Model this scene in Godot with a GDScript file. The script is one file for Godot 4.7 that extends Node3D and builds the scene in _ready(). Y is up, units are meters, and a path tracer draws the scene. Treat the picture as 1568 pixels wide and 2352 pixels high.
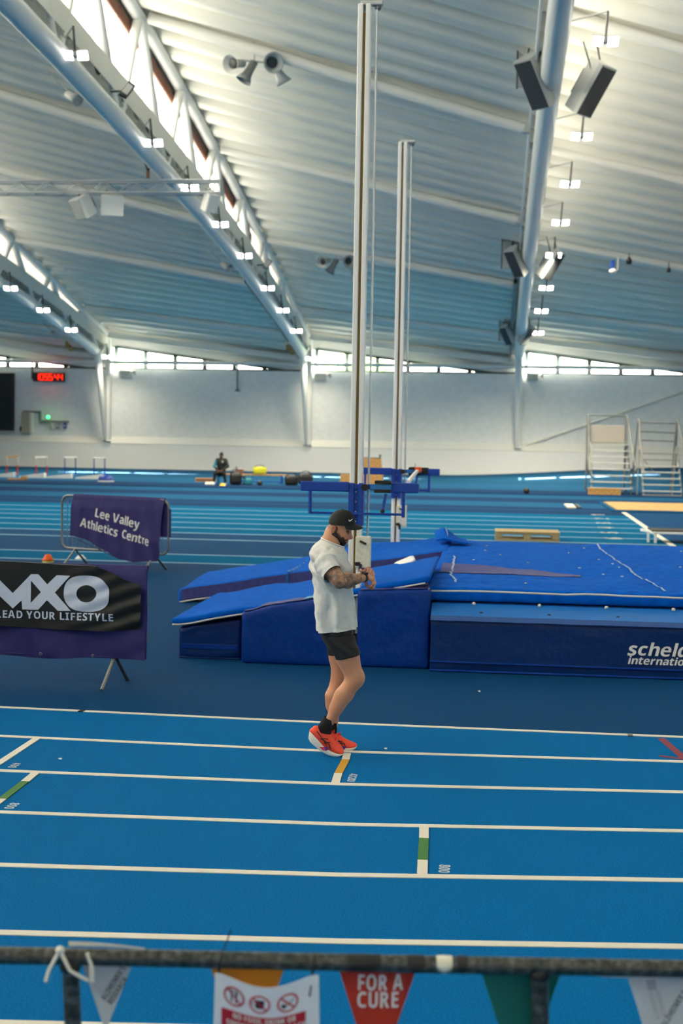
extends Node3D
# Indoor athletics hall. Metres, y up; the far wall stands at z = -85, the trusses run along z.

const TRUSS_X := [-36.67, -24.09, -11.51, 1.25, 13.83]
const LEFT_X := -49.3
const RIGHT_X := 26.4
const WALL_Z := -85.0
const NEAR_Z := 14.0
# (z, y) of the centre of the bottom and of the top chord of every truss
const BOTTOM := [[-87.0, 6.45], [-82.5, 7.15], [-74.7, 8.35], [-67.6, 9.25], [-61.2, 10.02], [-55.0, 10.62], [-50.0, 11.06], [-45.0, 11.45], [-40.0, 11.78], [-35.0, 12.1], [-30.0, 12.33], [-20.0, 12.7], [-8.0, 12.9], [4.0, 12.9], [16.0, 12.7]]
const TOP := [[-87.0, 7.75], [-84.2, 8.5], [-79.3, 9.4], [-73.7, 10.55], [-67.6, 11.7], [-61.6, 12.8], [-56.0, 13.7], [-50.0, 14.62], [-44.0, 15.42], [-38.0, 16.0], [-30.0, 16.6], [-20.0, 17.1], [-8.0, 17.4], [4.0, 17.4], [16.0, 17.0]]

var rng := RandomNumberGenerator.new()
var noise := FastNoiseLite.new()
var taken := {}
var M := {}
var bold: SystemFont
var sans: SystemFont

func _ready():
	rng.seed = 7
	noise.seed = 11
	noise.frequency = 1.0
	# ---- camera
	var cam := Camera3D.new()
	cam.name = "camera"
	add_child(cam)
	cam.position = Vector3(0, 2.33, 0)
	cam.rotation = Vector3(-atan(176.0 / 3200.0), 0.109, 0.0174)
	var lens := CameraAttributesPhysical.new()
	lens.frustum_focal_length = 32.653
	lens.frustum_focus_distance = 9.5
	lens.exposure_aperture = 1.7
	lens.frustum_far = 400.0
	cam.attributes = lens
	# ---- sky and exposure
	var we := WorldEnvironment.new()
	var env := Environment.new()
	var sky := Sky.new()
	var psm := ProceduralSkyMaterial.new()
	psm.sky_top_color = Color(1.0, 0.955, 0.87)
	psm.sky_horizon_color = Color(1.0, 0.96, 0.89)
	psm.ground_bottom_color = Color(0.42, 0.45, 0.4)
	psm.ground_horizon_color = Color(0.6, 0.63, 0.58)
	sky.sky_material = psm
	env.background_mode = Environment.BG_SKY
	env.sky = sky
	env.background_energy_multiplier = SKY_ENERGY
	env.tonemap_mode = Environment.TONE_MAPPER_LINEAR
	env.tonemap_exposure = EXPOSURE
	env.sdfgi_enabled = true
	env.ssao_enabled = true
	env.ssil_enabled = true
	we.environment = env
	add_child(we)
	# ---- sun: behind the far wall, it comes in through the strip of windows there
	var sun := DirectionalLight3D.new()
	sun.name = "sun"
	sun.light_energy = SUN_ENERGY
	sun.light_color = Color(1.0, 0.97, 0.9)
	sun.light_angular_distance = 0.6
	sun.shadow_enabled = true
	add_child(sun)
	sun.look_at_from_position(Vector3.ZERO, Vector3(-0.02, -0.58, 0.81), Vector3.UP)
	make_materials()
	make_floor()
	make_walls()
	make_roof()
	make_trusses()
	make_lamps()
	make_roof_fittings()
	make_wall_fittings()
	make_uprights()
	make_mats()
	make_barriers()
	make_railing()
	make_far_things()
	make_seated_person()
	make_trees()
	make_athlete()

const SKY_ENERGY := 8.5
const EXPOSURE := 2.0
const SUN_ENERGY := 50.0
const LAMP_ENERGY := 31.0

# ------------------------------------------------------------------ naming
func numbered(called: String) -> String:
	var n: int = taken.get(called, 0)
	taken[called] = n + 1
	return called if n == 0 else "%s_%03d" % [called, n]

func tag(o: Node3D, label := "", category := "", group := "", kind := ""):
	if label: o.set_meta("label", label)
	if category: o.set_meta("category", category)
	if group: o.set_meta("group", group)
	if kind: o.set_meta("kind", kind)
	return o

func thing(called: String, label: String, category: String, at := Vector3.ZERO, turn := 0.0, group := "", kind := "") -> Node3D:
	var o := Node3D.new()
	o.name = numbered(called)
	add_child(o, true)
	o.position = at
	o.rotation.y = turn
	return tag(o, label, category, group, kind)

func put(called: String, mesh: Mesh, m: Material, parent: Node3D = self, at := Transform3D()) -> MeshInstance3D:
	var o := MeshInstance3D.new()
	o.mesh = mesh
	o.material_override = m
	o.name = numbered(called) if parent == self else called
	parent.add_child(o, true)
	o.transform = at
	return o

func obj(called: String, st: SurfaceTool, m: Material, parent: Node3D = self) -> MeshInstance3D:
	st.generate_normals()
	return put(called, st.commit(), m, parent)

func struct(called: String, st: SurfaceTool, m: Material) -> MeshInstance3D:
	var o := obj(called, st, m)
	o.set_meta("kind", "structure")
	return o

# ------------------------------------------------------------------ shapes
func begin(smooth := true) -> SurfaceTool:
	var st := SurfaceTool.new()
	st.begin(Mesh.PRIMITIVE_TRIANGLES)
	st.set_smooth_group(0 if smooth else -1)
	return st

func tri(st: SurfaceTool, a: Vector3, b: Vector3, c: Vector3):
	st.add_vertex(a); st.add_vertex(b); st.add_vertex(c)

func quad(st: SurfaceTool, a: Vector3, b: Vector3, c: Vector3, d: Vector3):   # clockwise as seen from outside
	tri(st, a, b, c); tri(st, a, c, d)

func uvquad(st: SurfaceTool, p: Array, uv: Array):
	for k in [0, 1, 2, 0, 2, 3]:
		st.set_uv(uv[k]); st.add_vertex(p[k])

# a box with chamfered edges; b = 0 leaves it sharp
func box(st: SurfaceTool, c: Vector3, s: Vector3, b := 0.0, basis := Basis()):
	st.set_smooth_group(-1)
	var h := s / 2.0
	b = minf(b, minf(h.x, minf(h.y, h.z)) * 0.9)
	for axis in 3:
		var u := (axis + 1) % 3
		var v := (axis + 2) % 3
		for sgn in [-1.0, 1.0]:
			var q := []
			for k in [[-1, -1], [1, -1], [1, 1], [-1, 1]]:
				var p := Vector3.ZERO
				p[axis] = sgn * h[axis]
				p[u] = k[0] * (h[u] - b)
				p[v] = k[1] * (h[v] - b)
				q.append(c + basis * p)
			if sgn > 0: quad(st, q[3], q[2], q[1], q[0])
			else: quad(st, q[0], q[1], q[2], q[3])
	if b <= 0.0: return
	for axis in 3:
		var u := (axis + 1) % 3
		var v := (axis + 2) % 3
		for su in [-1.0, 1.0]:
			for sv in [-1.0, 1.0]:
				var q := []
				for k in [[-1.0, 0], [1.0, 0], [1.0, 1], [-1.0, 1]]:
					var p := Vector3.ZERO
					p[axis] = k[0] * (h[axis] - b)
					p[u] = su * (h[u] - (b if k[1] == 1 else 0.0))
					p[v] = sv * (h[v] - (b if k[1] == 0 else 0.0))
					q.append(c + basis * p)
				if su * sv > 0: quad(st, q[0], q[1], q[2], q[3])
				else: quad(st, q[3], q[2], q[1], q[0])
	for sx in [-1.0, 1.0]:
		for sy in [-1.0, 1.0]:
			for sz in [-1.0, 1.0]:
				var x := c + basis * Vector3(sx * h.x, sy * (h.y - b), sz * (h.z - b))
				var y := c + basis * Vector3(sx * (h.x - b), sy * h.y, sz * (h.z - b))
				var z := c + basis * Vector3(sx * (h.x - b), sy * (h.y - b), sz * h.z)
				if sx * sy * sz > 0: tri(st, x, z, y)
				else: tri(st, x, y, z)

func frame_of(dir: Vector3) -> Basis:
	var y := dir.normalized()
	var x := y.cross(Vector3(0, 0, 1) if absf(y.z) < 0.9 else Vector3(1, 0, 0)).normalized()
	return Basis(x, y, x.cross(y))

# a tube through points; r is a number or one radius per point
func tube(st: SurfaceTool, pts: Array, r, seg := 10, closed := false, caps := true):
	var n := pts.size()
	var rings := []
	var last := Basis()
	for i in n:
		var a: Vector3 = pts[(i - 1 + n) % n] if closed else pts[maxi(i - 1, 0)]
		var b: Vector3 = pts[(i + 1) % n] if closed else pts[mini(i + 1, n - 1)]
		var f := frame_of(b - a)
		if i > 0:
			var y := f.y
			var x := (last.x - y * last.x.dot(y)).normalized()
			f = Basis(x, y, x.cross(y))
		last = f
		var rad: float = r[i] if r is Array else r
		var ring := []
		for k in seg:
			var t := TAU * k / seg
			ring.append(pts[i] + (f.x * cos(t) + f.z * sin(t)) * rad)
		rings.append(ring)
	st.set_smooth_group(1)
	loft(st, rings, closed)
	if caps and not closed:
		st.set_smooth_group(-1)
		cap(st, rings[0], false)
		cap(st, rings[n - 1], true)

func loft(st: SurfaceTool, rings: Array, closed := false):
	var n := rings.size()
	for i in (n if closed else n - 1):
		var a: Array = rings[i]
		var b: Array = rings[(i + 1) % n]
		var s := a.size()
		for k in s:
			var l := (k + 1) % s
			quad(st, a[k], a[l], b[l], b[k])

func cap(st: SurfaceTool, ring: Array, flip: bool):
	var c := Vector3.ZERO
	for p in ring: c += p
	c /= ring.size()
	for k in ring.size():
		var l := (k + 1) % ring.size()
		if flip: tri(st, c, ring[k], ring[l])
		else: tri(st, c, ring[l], ring[k])

func rod(st: SurfaceTool, a: Vector3, b: Vector3, r: float, seg := 8):
	tube(st, [a, b], r, seg)

# a square bar between two points
func bar(st: SurfaceTool, a: Vector3, b: Vector3, w: float, h: float, bev := 0.0):
	var f := frame_of(b - a)
	var up := Vector3.UP if absf(f.y.y) < 0.9 else Vector3(0, 0, 1)
	var x := f.y.cross(up).normalized()
	box(st, (a + b) / 2.0, Vector3(w, (b - a).length(), h), bev, Basis(x, f.y, x.cross(f.y)))

# a profile of (radius, height) turned round the y axis
func lathe(st: SurfaceTool, prof: Array, seg := 16, t := Transform3D(), sm := true):
	st.set_smooth_group(1 if sm else -1)
	var rings := []
	for p in prof:
		var ring := []
		for k in seg:
			ring.append(t * Vector3(cos(TAU * k / seg) * p[0], p[1], -sin(TAU * k / seg) * p[0]))
		rings.append(ring)
	rings.reverse()
	loft(st, rings)

func ball(st: SurfaceTool, c: Vector3, r: Vector3, seg := 14, basis := Basis()):
	var prof := []
	for k in seg / 2 + 1:
		var a := -PI / 2 + PI * k / (seg / 2)
		prof.append([maxf(cos(a), 0.001), sin(a)])
	lathe(st, prof, seg, Transform3D(basis * Basis.from_scale(r), c))

# an outline in the xy plane pulled along z by depth
func prism(st: SurfaceTool, pts: PackedVector2Array, depth: float, t := Transform3D()):
	if Geometry2D.is_polygon_clockwise(pts): pts.reverse()
	var ix := Geometry2D.triangulate_polygon(pts)
	st.set_smooth_group(-1)
	for k in range(0, ix.size(), 3):
		var a := pts[ix[k]]; var b := pts[ix[k + 1]]; var c := pts[ix[k + 2]]
		if (b - a).cross(c - a) < 0.0:
			var s := b; b = c; c = s
		tri(st, t * Vector3(a.x, a.y, depth), t * Vector3(c.x, c.y, depth), t * Vector3(b.x, b.y, depth))
		tri(st, t * Vector3(a.x, a.y, 0), t * Vector3(b.x, b.y, 0), t * Vector3(c.x, c.y, 0))
	for k in pts.size():
		var p := pts[k]
		var q := pts[(k + 1) % pts.size()]
		quad(st, t * Vector3(p.x, p.y, 0), t * Vector3(p.x, p.y, depth), t * Vector3(q.x, q.y, depth), t * Vector3(q.x, q.y, 0))

# a sheet with thickness: fn(u, v) -> point; th: thickness along the sheet's normal
func sheet(st: SurfaceTool, nu: int, nv: int, fn: Callable, th: float):
	var p := []
	for i in nu + 1:
		var row := []
		for j in nv + 1: row.append(fn.call(float(i) / nu, float(j) / nv))
		p.append(row)
	var q := []
	for i in nu + 1:
		var row := []
		for j in nv + 1:
			var du: Vector3 = p[mini(i + 1, nu)][j] - p[maxi(i - 1, 0)][j]
			var dv: Vector3 = p[i][mini(j + 1, nv)] - p[i][maxi(j - 1, 0)]
			row.append(p[i][j] - du.cross(dv).normalized() * th)
		q.append(row)
	for i in nu:
		for j in nv:
			st.set_smooth_group(1)
			quad(st, p[i][j], p[i][j + 1], p[i + 1][j + 1], p[i + 1][j])
			st.set_smooth_group(2)
			quad(st, q[i][j], q[i + 1][j], q[i + 1][j + 1], q[i][j + 1])
	st.set_smooth_group(3)
	for i in nu:
		quad(st, p[i][0], p[i + 1][0], q[i + 1][0], q[i][0])
		quad(st, p[i + 1][nv], p[i][nv], q[i][nv], q[i + 1][nv])
	for j in nv:
		quad(st, p[0][j + 1], p[0][j], q[0][j], q[0][j + 1])
		quad(st, p[nu][j], p[nu][j + 1], q[nu][j + 1], q[nu][j])

# flat letters laid over a surface: fn(x, y) -> point, x and y in metres from the left end and the base line
func letters(words: String, font: Font, height: float, fn: Callable, slant := 0.0, squeeze := 1.0, spacing := 1.0) -> SurfaceTool:
	var st := begin(false)
	var x0 := 0.0
	for ch in words:
		if ch == " ":
			x0 += height * 0.42 * squeeze
			continue
		var t := TextMesh.new()
		t.text = ch
		t.font = font
		t.font_size = 64
		t.depth = 0.0
		t.curve_step = 1.0
		t.pixel_size = height / 46.0
		t.horizontal_alignment = HORIZONTAL_ALIGNMENT_LEFT
		t.vertical_alignment = VERTICAL_ALIGNMENT_CENTER
		var a: Array = t.get_mesh_arrays()
		var v: PackedVector3Array = a[Mesh.ARRAY_VERTEX]
		var ix: PackedInt32Array = a[Mesh.ARRAY_INDEX] if a[Mesh.ARRAY_INDEX] != null else PackedInt32Array(range(v.size()))
		for k in range(0, ix.size(), 3):
			var q := []
			for e in 3:
				var p := v[ix[k + e]]
				q.append(Vector2(x0 + (p.x + p.y * slant) * squeeze, p.y + height * 0.5))
			lay(st, q[0], q[1], q[2], fn, maxf(height * 0.3, 0.02))
		x0 += t.get_aabb().end.x * squeeze + height * 0.09 * spacing
	return st

# a flat figure laid over a surface
func figure(st: SurfaceTool, pts: PackedVector2Array, fn: Callable, fine := 0.03):
	if Geometry2D.is_polygon_clockwise(pts): pts.reverse()
	var ix := Geometry2D.triangulate_polygon(pts)
	for k in range(0, ix.size(), 3):
		var a := pts[ix[k]]; var b := pts[ix[k + 1]]; var c := pts[ix[k + 2]]
		if (b - a).cross(c - a) < 0.0:
			var s := b; b = c; c = s
		lay(st, a, c, b, fn, fine)

# a flat triangle laid over a surface in pieces no longer than fine
func lay(st: SurfaceTool, a: Vector2, b: Vector2, c: Vector2, fn: Callable, fine: float):
	var ab := a.distance_to(b)
	var bc := b.distance_to(c)
	var ca := c.distance_to(a)
	var most := maxf(ab, maxf(bc, ca))
	if most <= fine:
		tri(st, fn.call(a.x, a.y), fn.call(b.x, b.y), fn.call(c.x, c.y))
	elif most == ab:
		var m := (a + b) / 2.0
		lay(st, a, m, c, fn, fine); lay(st, m, b, c, fn, fine)
	elif most == bc:
		var m := (b + c) / 2.0
		lay(st, a, b, m, fn, fine); lay(st, a, m, c, fn, fine)
	else:
		var m := (c + a) / 2.0
		lay(st, a, b, m, fn, fine); lay(st, m, b, c, fn, fine)

func ring_figure(st: SurfaceTool, c: Vector2, r: Vector2, w: float, fn: Callable, seg := 28):
	for k in seg:
		var a := TAU * k / seg
		var b := TAU * (k + 1) / seg
		var da := Vector2(cos(a), sin(a)); var db := Vector2(cos(b), sin(b))
		var ri := r - Vector2(w, w)
		var p := [c + da * r, c + db * r, c + db * ri, c + da * ri]
		quad(st, fn.call(p[3].x, p[3].y), fn.call(p[2].x, p[2].y), fn.call(p[1].x, p[1].y), fn.call(p[0].x, p[0].y))

func curve(table: Array, z: float) -> float:
	for i in table.size() - 1:
		if z <= table[i + 1][0] or i == table.size() - 2:
			var t: float = (z - table[i][0]) / (table[i + 1][0] - table[i][0])
			var y0: float = table[maxi(i - 1, 0)][1]
			var y1: float = table[i][1]
			var y2: float = table[i + 1][1]
			var y3: float = table[mini(i + 2, table.size() - 1)][1]
			if i == 0 or i == table.size() - 2: return lerpf(y1, y2, t)
			var d0: float = (y2 - y0) / (table[i + 1][0] - table[i - 1][0]) * (table[i + 1][0] - table[i][0])
			var d1: float = (y3 - y1) / (table[i + 2][0] - table[i][0]) * (table[i + 1][0] - table[i][0])
			return y1 * (2*t*t*t - 3*t*t + 1) + d0 * (t*t*t - 2*t*t + t) + y2 * (3*t*t - 2*t*t*t) + d1 * (t*t*t - t*t)
	return table[-1][1]

# ------------------------------------------------------------------ materials
func mat(c: Color, rough := 0.6, metal := 0.0, spec := 0.5) -> StandardMaterial3D:
	var m := StandardMaterial3D.new()
	m.albedo_color = c
	m.roughness = rough
	m.metallic = metal
	m.metallic_specular = spec
	return m

func c8(r: int, g: int, b: int) -> Color:
	return Color(r / 255.0, g / 255.0, b / 255.0)

func speckle(sd: int, freq: float, lo: Color, hi: Color, oct := 4) -> NoiseTexture2D:
	var n := FastNoiseLite.new()
	n.seed = sd
	n.frequency = freq
	n.fractal_octaves = oct
	var t := NoiseTexture2D.new()
	t.width = 512; t.height = 512
	t.seamless = true
	t.noise = n
	var g := Gradient.new()
	g.set_color(0, lo); g.set_color(1, hi)
	t.color_ramp = g
	return t

func bumps(sd: int, freq: float, strength: float) -> NoiseTexture2D:
	var n := FastNoiseLite.new()
	n.seed = sd
	n.frequency = freq
	var t := NoiseTexture2D.new()
	t.width = 512; t.height = 512
	t.seamless = true
	t.noise = n
	t.as_normal_map = true
	t.bump_strength = strength
	return t

func grain(m: StandardMaterial3D, tex: Texture2D, nrm: Texture2D, scale: float, nscale := 1.0) -> StandardMaterial3D:
	if tex: m.albedo_texture = tex
	if nrm:
		m.normal_enabled = true
		m.normal_texture = nrm
		m.normal_scale = nscale
	m.uv1_triplanar = true
	m.uv1_world_triplanar = true
	m.uv1_scale = Vector3.ONE * scale
	return m

func make_materials():
	bold = SystemFont.new()
	bold.font_names = PackedStringArray(["Droid Sans"])
	bold.font_weight = 700
	sans = SystemFont.new()
	sans.font_names = PackedStringArray(["Droid Sans"])
	var tg := speckle(3, 0.09, Color(0.72, 0.72, 0.72), Color(1, 1, 1), 3)
	var tn := bumps(4, 0.12, 3.0)
	M.lane = grain(mat(c8(0, 118, 188), 0.9, 0.0, 0.16), tg, tn, 1.6, 0.5)
	M.dark = grain(mat(c8(8, 76, 128), 0.85, 0.0, 0.2), tg, tn, 1.6, 0.5)
	M.cyan = grain(mat(c8(4, 106, 156), 0.95, 0.0, 0.12), tg, tn, 1.0, 0.4)
	M.band = grain(mat(c8(34, 68, 112), 0.95, 0.0, 0.12), tg, tn, 1.0, 0.4)
	M.light_band = grain(mat(c8(38, 100, 146), 0.95, 0.0, 0.12), tg, tn, 1.0, 0.4)
	M.back_band = grain(mat(c8(32, 90, 130), 0.95, 0.0, 0.12), tg, tn, 1.0, 0.4)
	M.line = grain(mat(c8(236, 232, 218), 0.7), speckle(5, 0.3, Color(0.86, 0.86, 0.86), Color(1, 1, 1), 3), null, 3.0)
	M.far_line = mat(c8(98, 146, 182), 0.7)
	M.number = mat(c8(190, 208, 220), 0.7)
	M.yellow = grain(mat(c8(228, 168, 30), 0.7), tg, null, 2.0)
	M.green = grain(mat(c8(70, 138, 62), 0.7), tg, null, 2.0)
	M.red_line = grain(mat(c8(150, 52, 78), 0.7), tg, null, 2.0)
	M.wall = grain(mat(c8(244, 247, 246), 0.8), speckle(8, 0.02, Color(0.96, 0.96, 0.96), Color(1, 1, 1), 3), null, 0.2)
	M.plinth = mat(c8(246, 248, 247), 0.8)
	M.coping = mat(c8(230, 231, 226), 0.8)
	M.deck = mat(c8(234, 233, 222), 0.45, 0.0, 0.5)
	M.steel = mat(c8(236, 238, 236), 0.4)
	M.purlin = mat(c8(234, 234, 228), 0.5)
	M.grey_panel = mat(c8(150, 148, 142), 0.7)
	M.rust = mat(c8(128, 84, 66), 0.8)
	M.frame = mat(c8(70, 84, 82), 0.5)
	var gl := mat(Color(0.96, 0.99, 1.0, 0.06), 0.05)
	gl.transparency = BaseMaterial3D.TRANSPARENCY_ALPHA
	M.glass = gl
	M.white = mat(c8(238, 240, 238), 0.45)
	M.cream = grain(mat(c8(236, 236, 226), 0.5), speckle(21, 0.02, Color(0.92, 0.9, 0.82), Color(1, 1, 1), 4), null, 2.0)
	M.ochre = mat(c8(118, 92, 30), 0.6)
	M.blue_paint = mat(c8(6, 62, 158), 0.4)
	M.black = mat(c8(22, 24, 27), 0.5)
	M.dark_grey = mat(c8(58, 62, 66), 0.5)
	M.mid_grey = mat(c8(128, 132, 132), 0.5)
	M.light_grey = mat(c8(190, 194, 192), 0.5)
	M.galv = grain(mat(c8(168, 172, 170), 0.42, 0.75), speckle(31, 0.04, Color(0.72, 0.72, 0.72), Color(1, 1, 1), 4), null, 3.0)
	M.alu = mat(c8(196, 202, 204), 0.35, 0.7)
	var lampm := mat(Color.WHITE, 0.5)
	lampm.emission_enabled = true
	lampm.emission = Color(1.0, 0.99, 0.95)
	lampm.emission_energy_multiplier = 8.0
	M.lamp = lampm
	M.roof_sheet = mat(c8(78, 79, 78), 0.9)
	var wn := bumps(14, 0.012, 6.0)
	M.vinyl = grain(mat(c8(0, 58, 150), 0.42, 0.0, 0.35), speckle(15, 0.03, Color(0.84, 0.84, 0.86), Color(1, 1, 1), 4), wn, 0.8, 0.45)
	M.vinyl_top = grain(mat(c8(4, 100, 208), 0.8, 0.0, 0.15), speckle(16, 0.02, Color(0.8, 0.82, 0.86), Color(1, 1, 1), 5), wn, 0.6, 0.5)
	M.vinyl_worn = grain(mat(c8(74, 78, 150), 0.55, 0.0, 0.4), speckle(17, 0.03, Color(0.8, 0.8, 0.8), Color(1, 1, 1), 5), wn, 0.8, 0.4)
	M.vinyl_light = grain(mat(c8(20, 108, 190), 0.42, 0.0, 0.5), null, wn, 0.8, 0.3)
	M.vinyl_navy = grain(mat(c8(0, 42, 104), 0.4, 0.0, 0.4), null, wn, 0.8, 0.5)
	M.sky_patch = mat(c8(96, 170, 214), 0.6)
	M.piping = mat(c8(206, 208, 200), 0.6)
	M.foam = mat(c8(176, 168, 148), 0.8)
	M.purple = grain(mat(c8(44, 40, 112), 0.75), speckle(41, 0.3, Color(0.85, 0.85, 0.85), Color(1, 1, 1), 2), null, 6.0)
	M.black_cloth = mat(c8(12, 16, 18), 0.6)
	M.print = mat(c8(206, 216, 236), 0.7)
	M.print_white = mat(c8(232, 234, 232), 0.6)
	M.wood = grain(mat(c8(214, 168, 104), 0.7), speckle(51, 0.02, Color(0.72, 0.68, 0.62), Color(1, 1, 1), 4), null, 1.0)
	M.pallet = grain(mat(c8(206, 184, 140), 0.8), speckle(52, 0.03, Color(0.7, 0.68, 0.62), Color(1, 1, 1), 4), null, 2.0)
	M.sand = grain(mat(c8(206, 172, 116), 0.9), speckle(53, 0.1, Color(0.78, 0.76, 0.72), Color(1, 1, 1), 4), null, 1.0)
	M.orange = mat(c8(238, 92, 24), 0.55)
	M.lime = mat(c8(222, 218, 40), 0.6)
	M.teal = mat(c8(26, 128, 156), 0.7)
	M.red = mat(c8(196, 40, 48), 0.5)
	M.grey_bevel = grain(mat(c8(40, 82, 148), 0.45), null, wn, 0.8, 0.3)
	M.vinyl_crease = mat(c8(150, 170, 206), 0.6)
	M.rail = grain(mat(c8(132, 136, 130), 0.4, 0.55), speckle(61, 0.02, Color(0.25, 0.25, 0.25), Color(1, 1, 1), 5), null, 3.0)
	M.rail_dark = mat(c8(44, 42, 40), 0.6, 0.2)
	M.ribbon = mat(c8(236, 232, 218), 0.6)
	M.pennant_white = mat(c8(206, 210, 212), 0.7)
	M.orange_flag = mat(c8(222, 142, 24), 0.7)
	M.red_flag = mat(c8(190, 46, 22), 0.7)
	M.green_flag = mat(c8(6, 106, 98), 0.7)
	for f in ["pennant_white", "orange_flag", "red_flag", "green_flag"]:
		M[f].backlight_enabled = true
		M[f].backlight = Color(0.25, 0.25, 0.25)
	M.ink = mat(c8(44, 48, 54), 0.7)
	M.faint = mat(c8(176, 172, 178), 0.7)
	M.paper = mat(c8(224, 230, 238), 0.5)
	M.sign_red = mat(c8(176, 22, 44), 0.5)
	M.shirt = grain(mat(c8(228, 230, 226), 0.85, 0.0, 0.2), speckle(71, 0.25, Color(0.88, 0.88, 0.88), Color(1, 1, 1), 3), null, 5.0)
	M.shorts = mat(c8(20, 21, 27), 0.7)
	M.sock = mat(c8(14, 14, 16), 0.9)
	M.cap = mat(c8(11, 12, 17), 0.75)
	M.shoe = mat(c8(255, 82, 56), 0.55)
	M.shoe_lace = mat(c8(236, 50, 34), 0.6)
	M.sole = mat(c8(240, 236, 224), 0.6)
	M.shoe_purple = mat(c8(84, 52, 150), 0.5)
	M.shoe_pink = mat(c8(226, 60, 96), 0.5)
	M.leaf = mat(c8(96, 132, 70), 0.7)
	M.leaf.backlight_enabled = true
	M.leaf.backlight = Color(0.6, 0.8, 0.4)
	# jersey creases: relief stretched along the drape
	M.shirt.normal_enabled = true
	M.shirt.normal_texture = bumps(72, 0.02, 12.0)
	M.shirt.normal_texture.noise.fractal_octaves = 2
	M.shirt.normal_scale = 0.9
	M.shirt.uv1_scale = Vector3(1.2, 0.45, 1.2)

# ------------------------------------------------------------------ the floor
func bank(x: float, z: float) -> float:                        # the bend of the track rises in the far right corner
	return 0.75 * smoothstep(0.0, 1.0, (x + 4.0) / 16.0) * smoothstep(0.0, 1.0, (-z - 66.0) / 17.0)

func zone(floor_node: Node3D, z0: float, z1: float, m: Material, x0 := LEFT_X, x1 := RIGHT_X, y := 0.0, label := ""):
	var st := begin()
	if z1 < -60.0:
		var nx := 50
		var nz := maxi(int((z0 - z1) / 1.0), 1)
		sheet(st, nx, nz, func(u, v):
			var x: float = lerpf(x0, x1, u)
			var z: float = lerpf(z1, z0, v)
			return Vector3(x, y + bank(x, z), z), 0.03)
	else:
		box(st, Vector3((x0 + x1) / 2, y - 0.015, (z0 + z1) / 2), Vector3(x1 - x0, 0.03, z0 - z1))
	var o := obj("track_surface", st, m, floor_node)
	if label: o.set_meta("label", label)

# a painted stripe along a line of points, w wide, 2 mm proud of the rubber
func stripe(called: String, pts: Array, w: float, m: Material, parent: Node3D, y := 0.003):
	var st := begin(false)
	var l := []
	var r := []
	for i in pts.size():
		var d: Vector3 = pts[mini(i + 1, pts.size() - 1)] - pts[maxi(i - 1, 0)]
		var s := Vector3(d.z, 0, -d.x).normalized() * w / 2.0
		var p := Vector3(pts[i].x, pts[i].y + y, pts[i].z)
		l.append(p + s); r.append(p - s)
	for i in pts.size() - 1:
		quad(st, l[i], l[i + 1], r[i + 1], r[i])
		var dn := Vector3(0, -y, 0)
		quad(st, l[i + 1], l[i], l[i] + dn, l[i + 1] + dn)
		quad(st, r[i], r[i + 1], r[i + 1] + dn, r[i] + dn)
	return obj(called, st, m, parent)

func floor_words(words: String, at: Vector3, height: float, m: Material, parent: Node3D, squeeze := 1.0, along := Vector3(0, 0, 1), up := Vector3(1, 0, 0), f: Font = null):
	var st := letters(words, f if f else bold, height, func(x, y): return at + along * x + up * y + Vector3(0, 0.004, 0), 0.0, squeeze)
	return obj("lane_number", st, m, parent)

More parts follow.
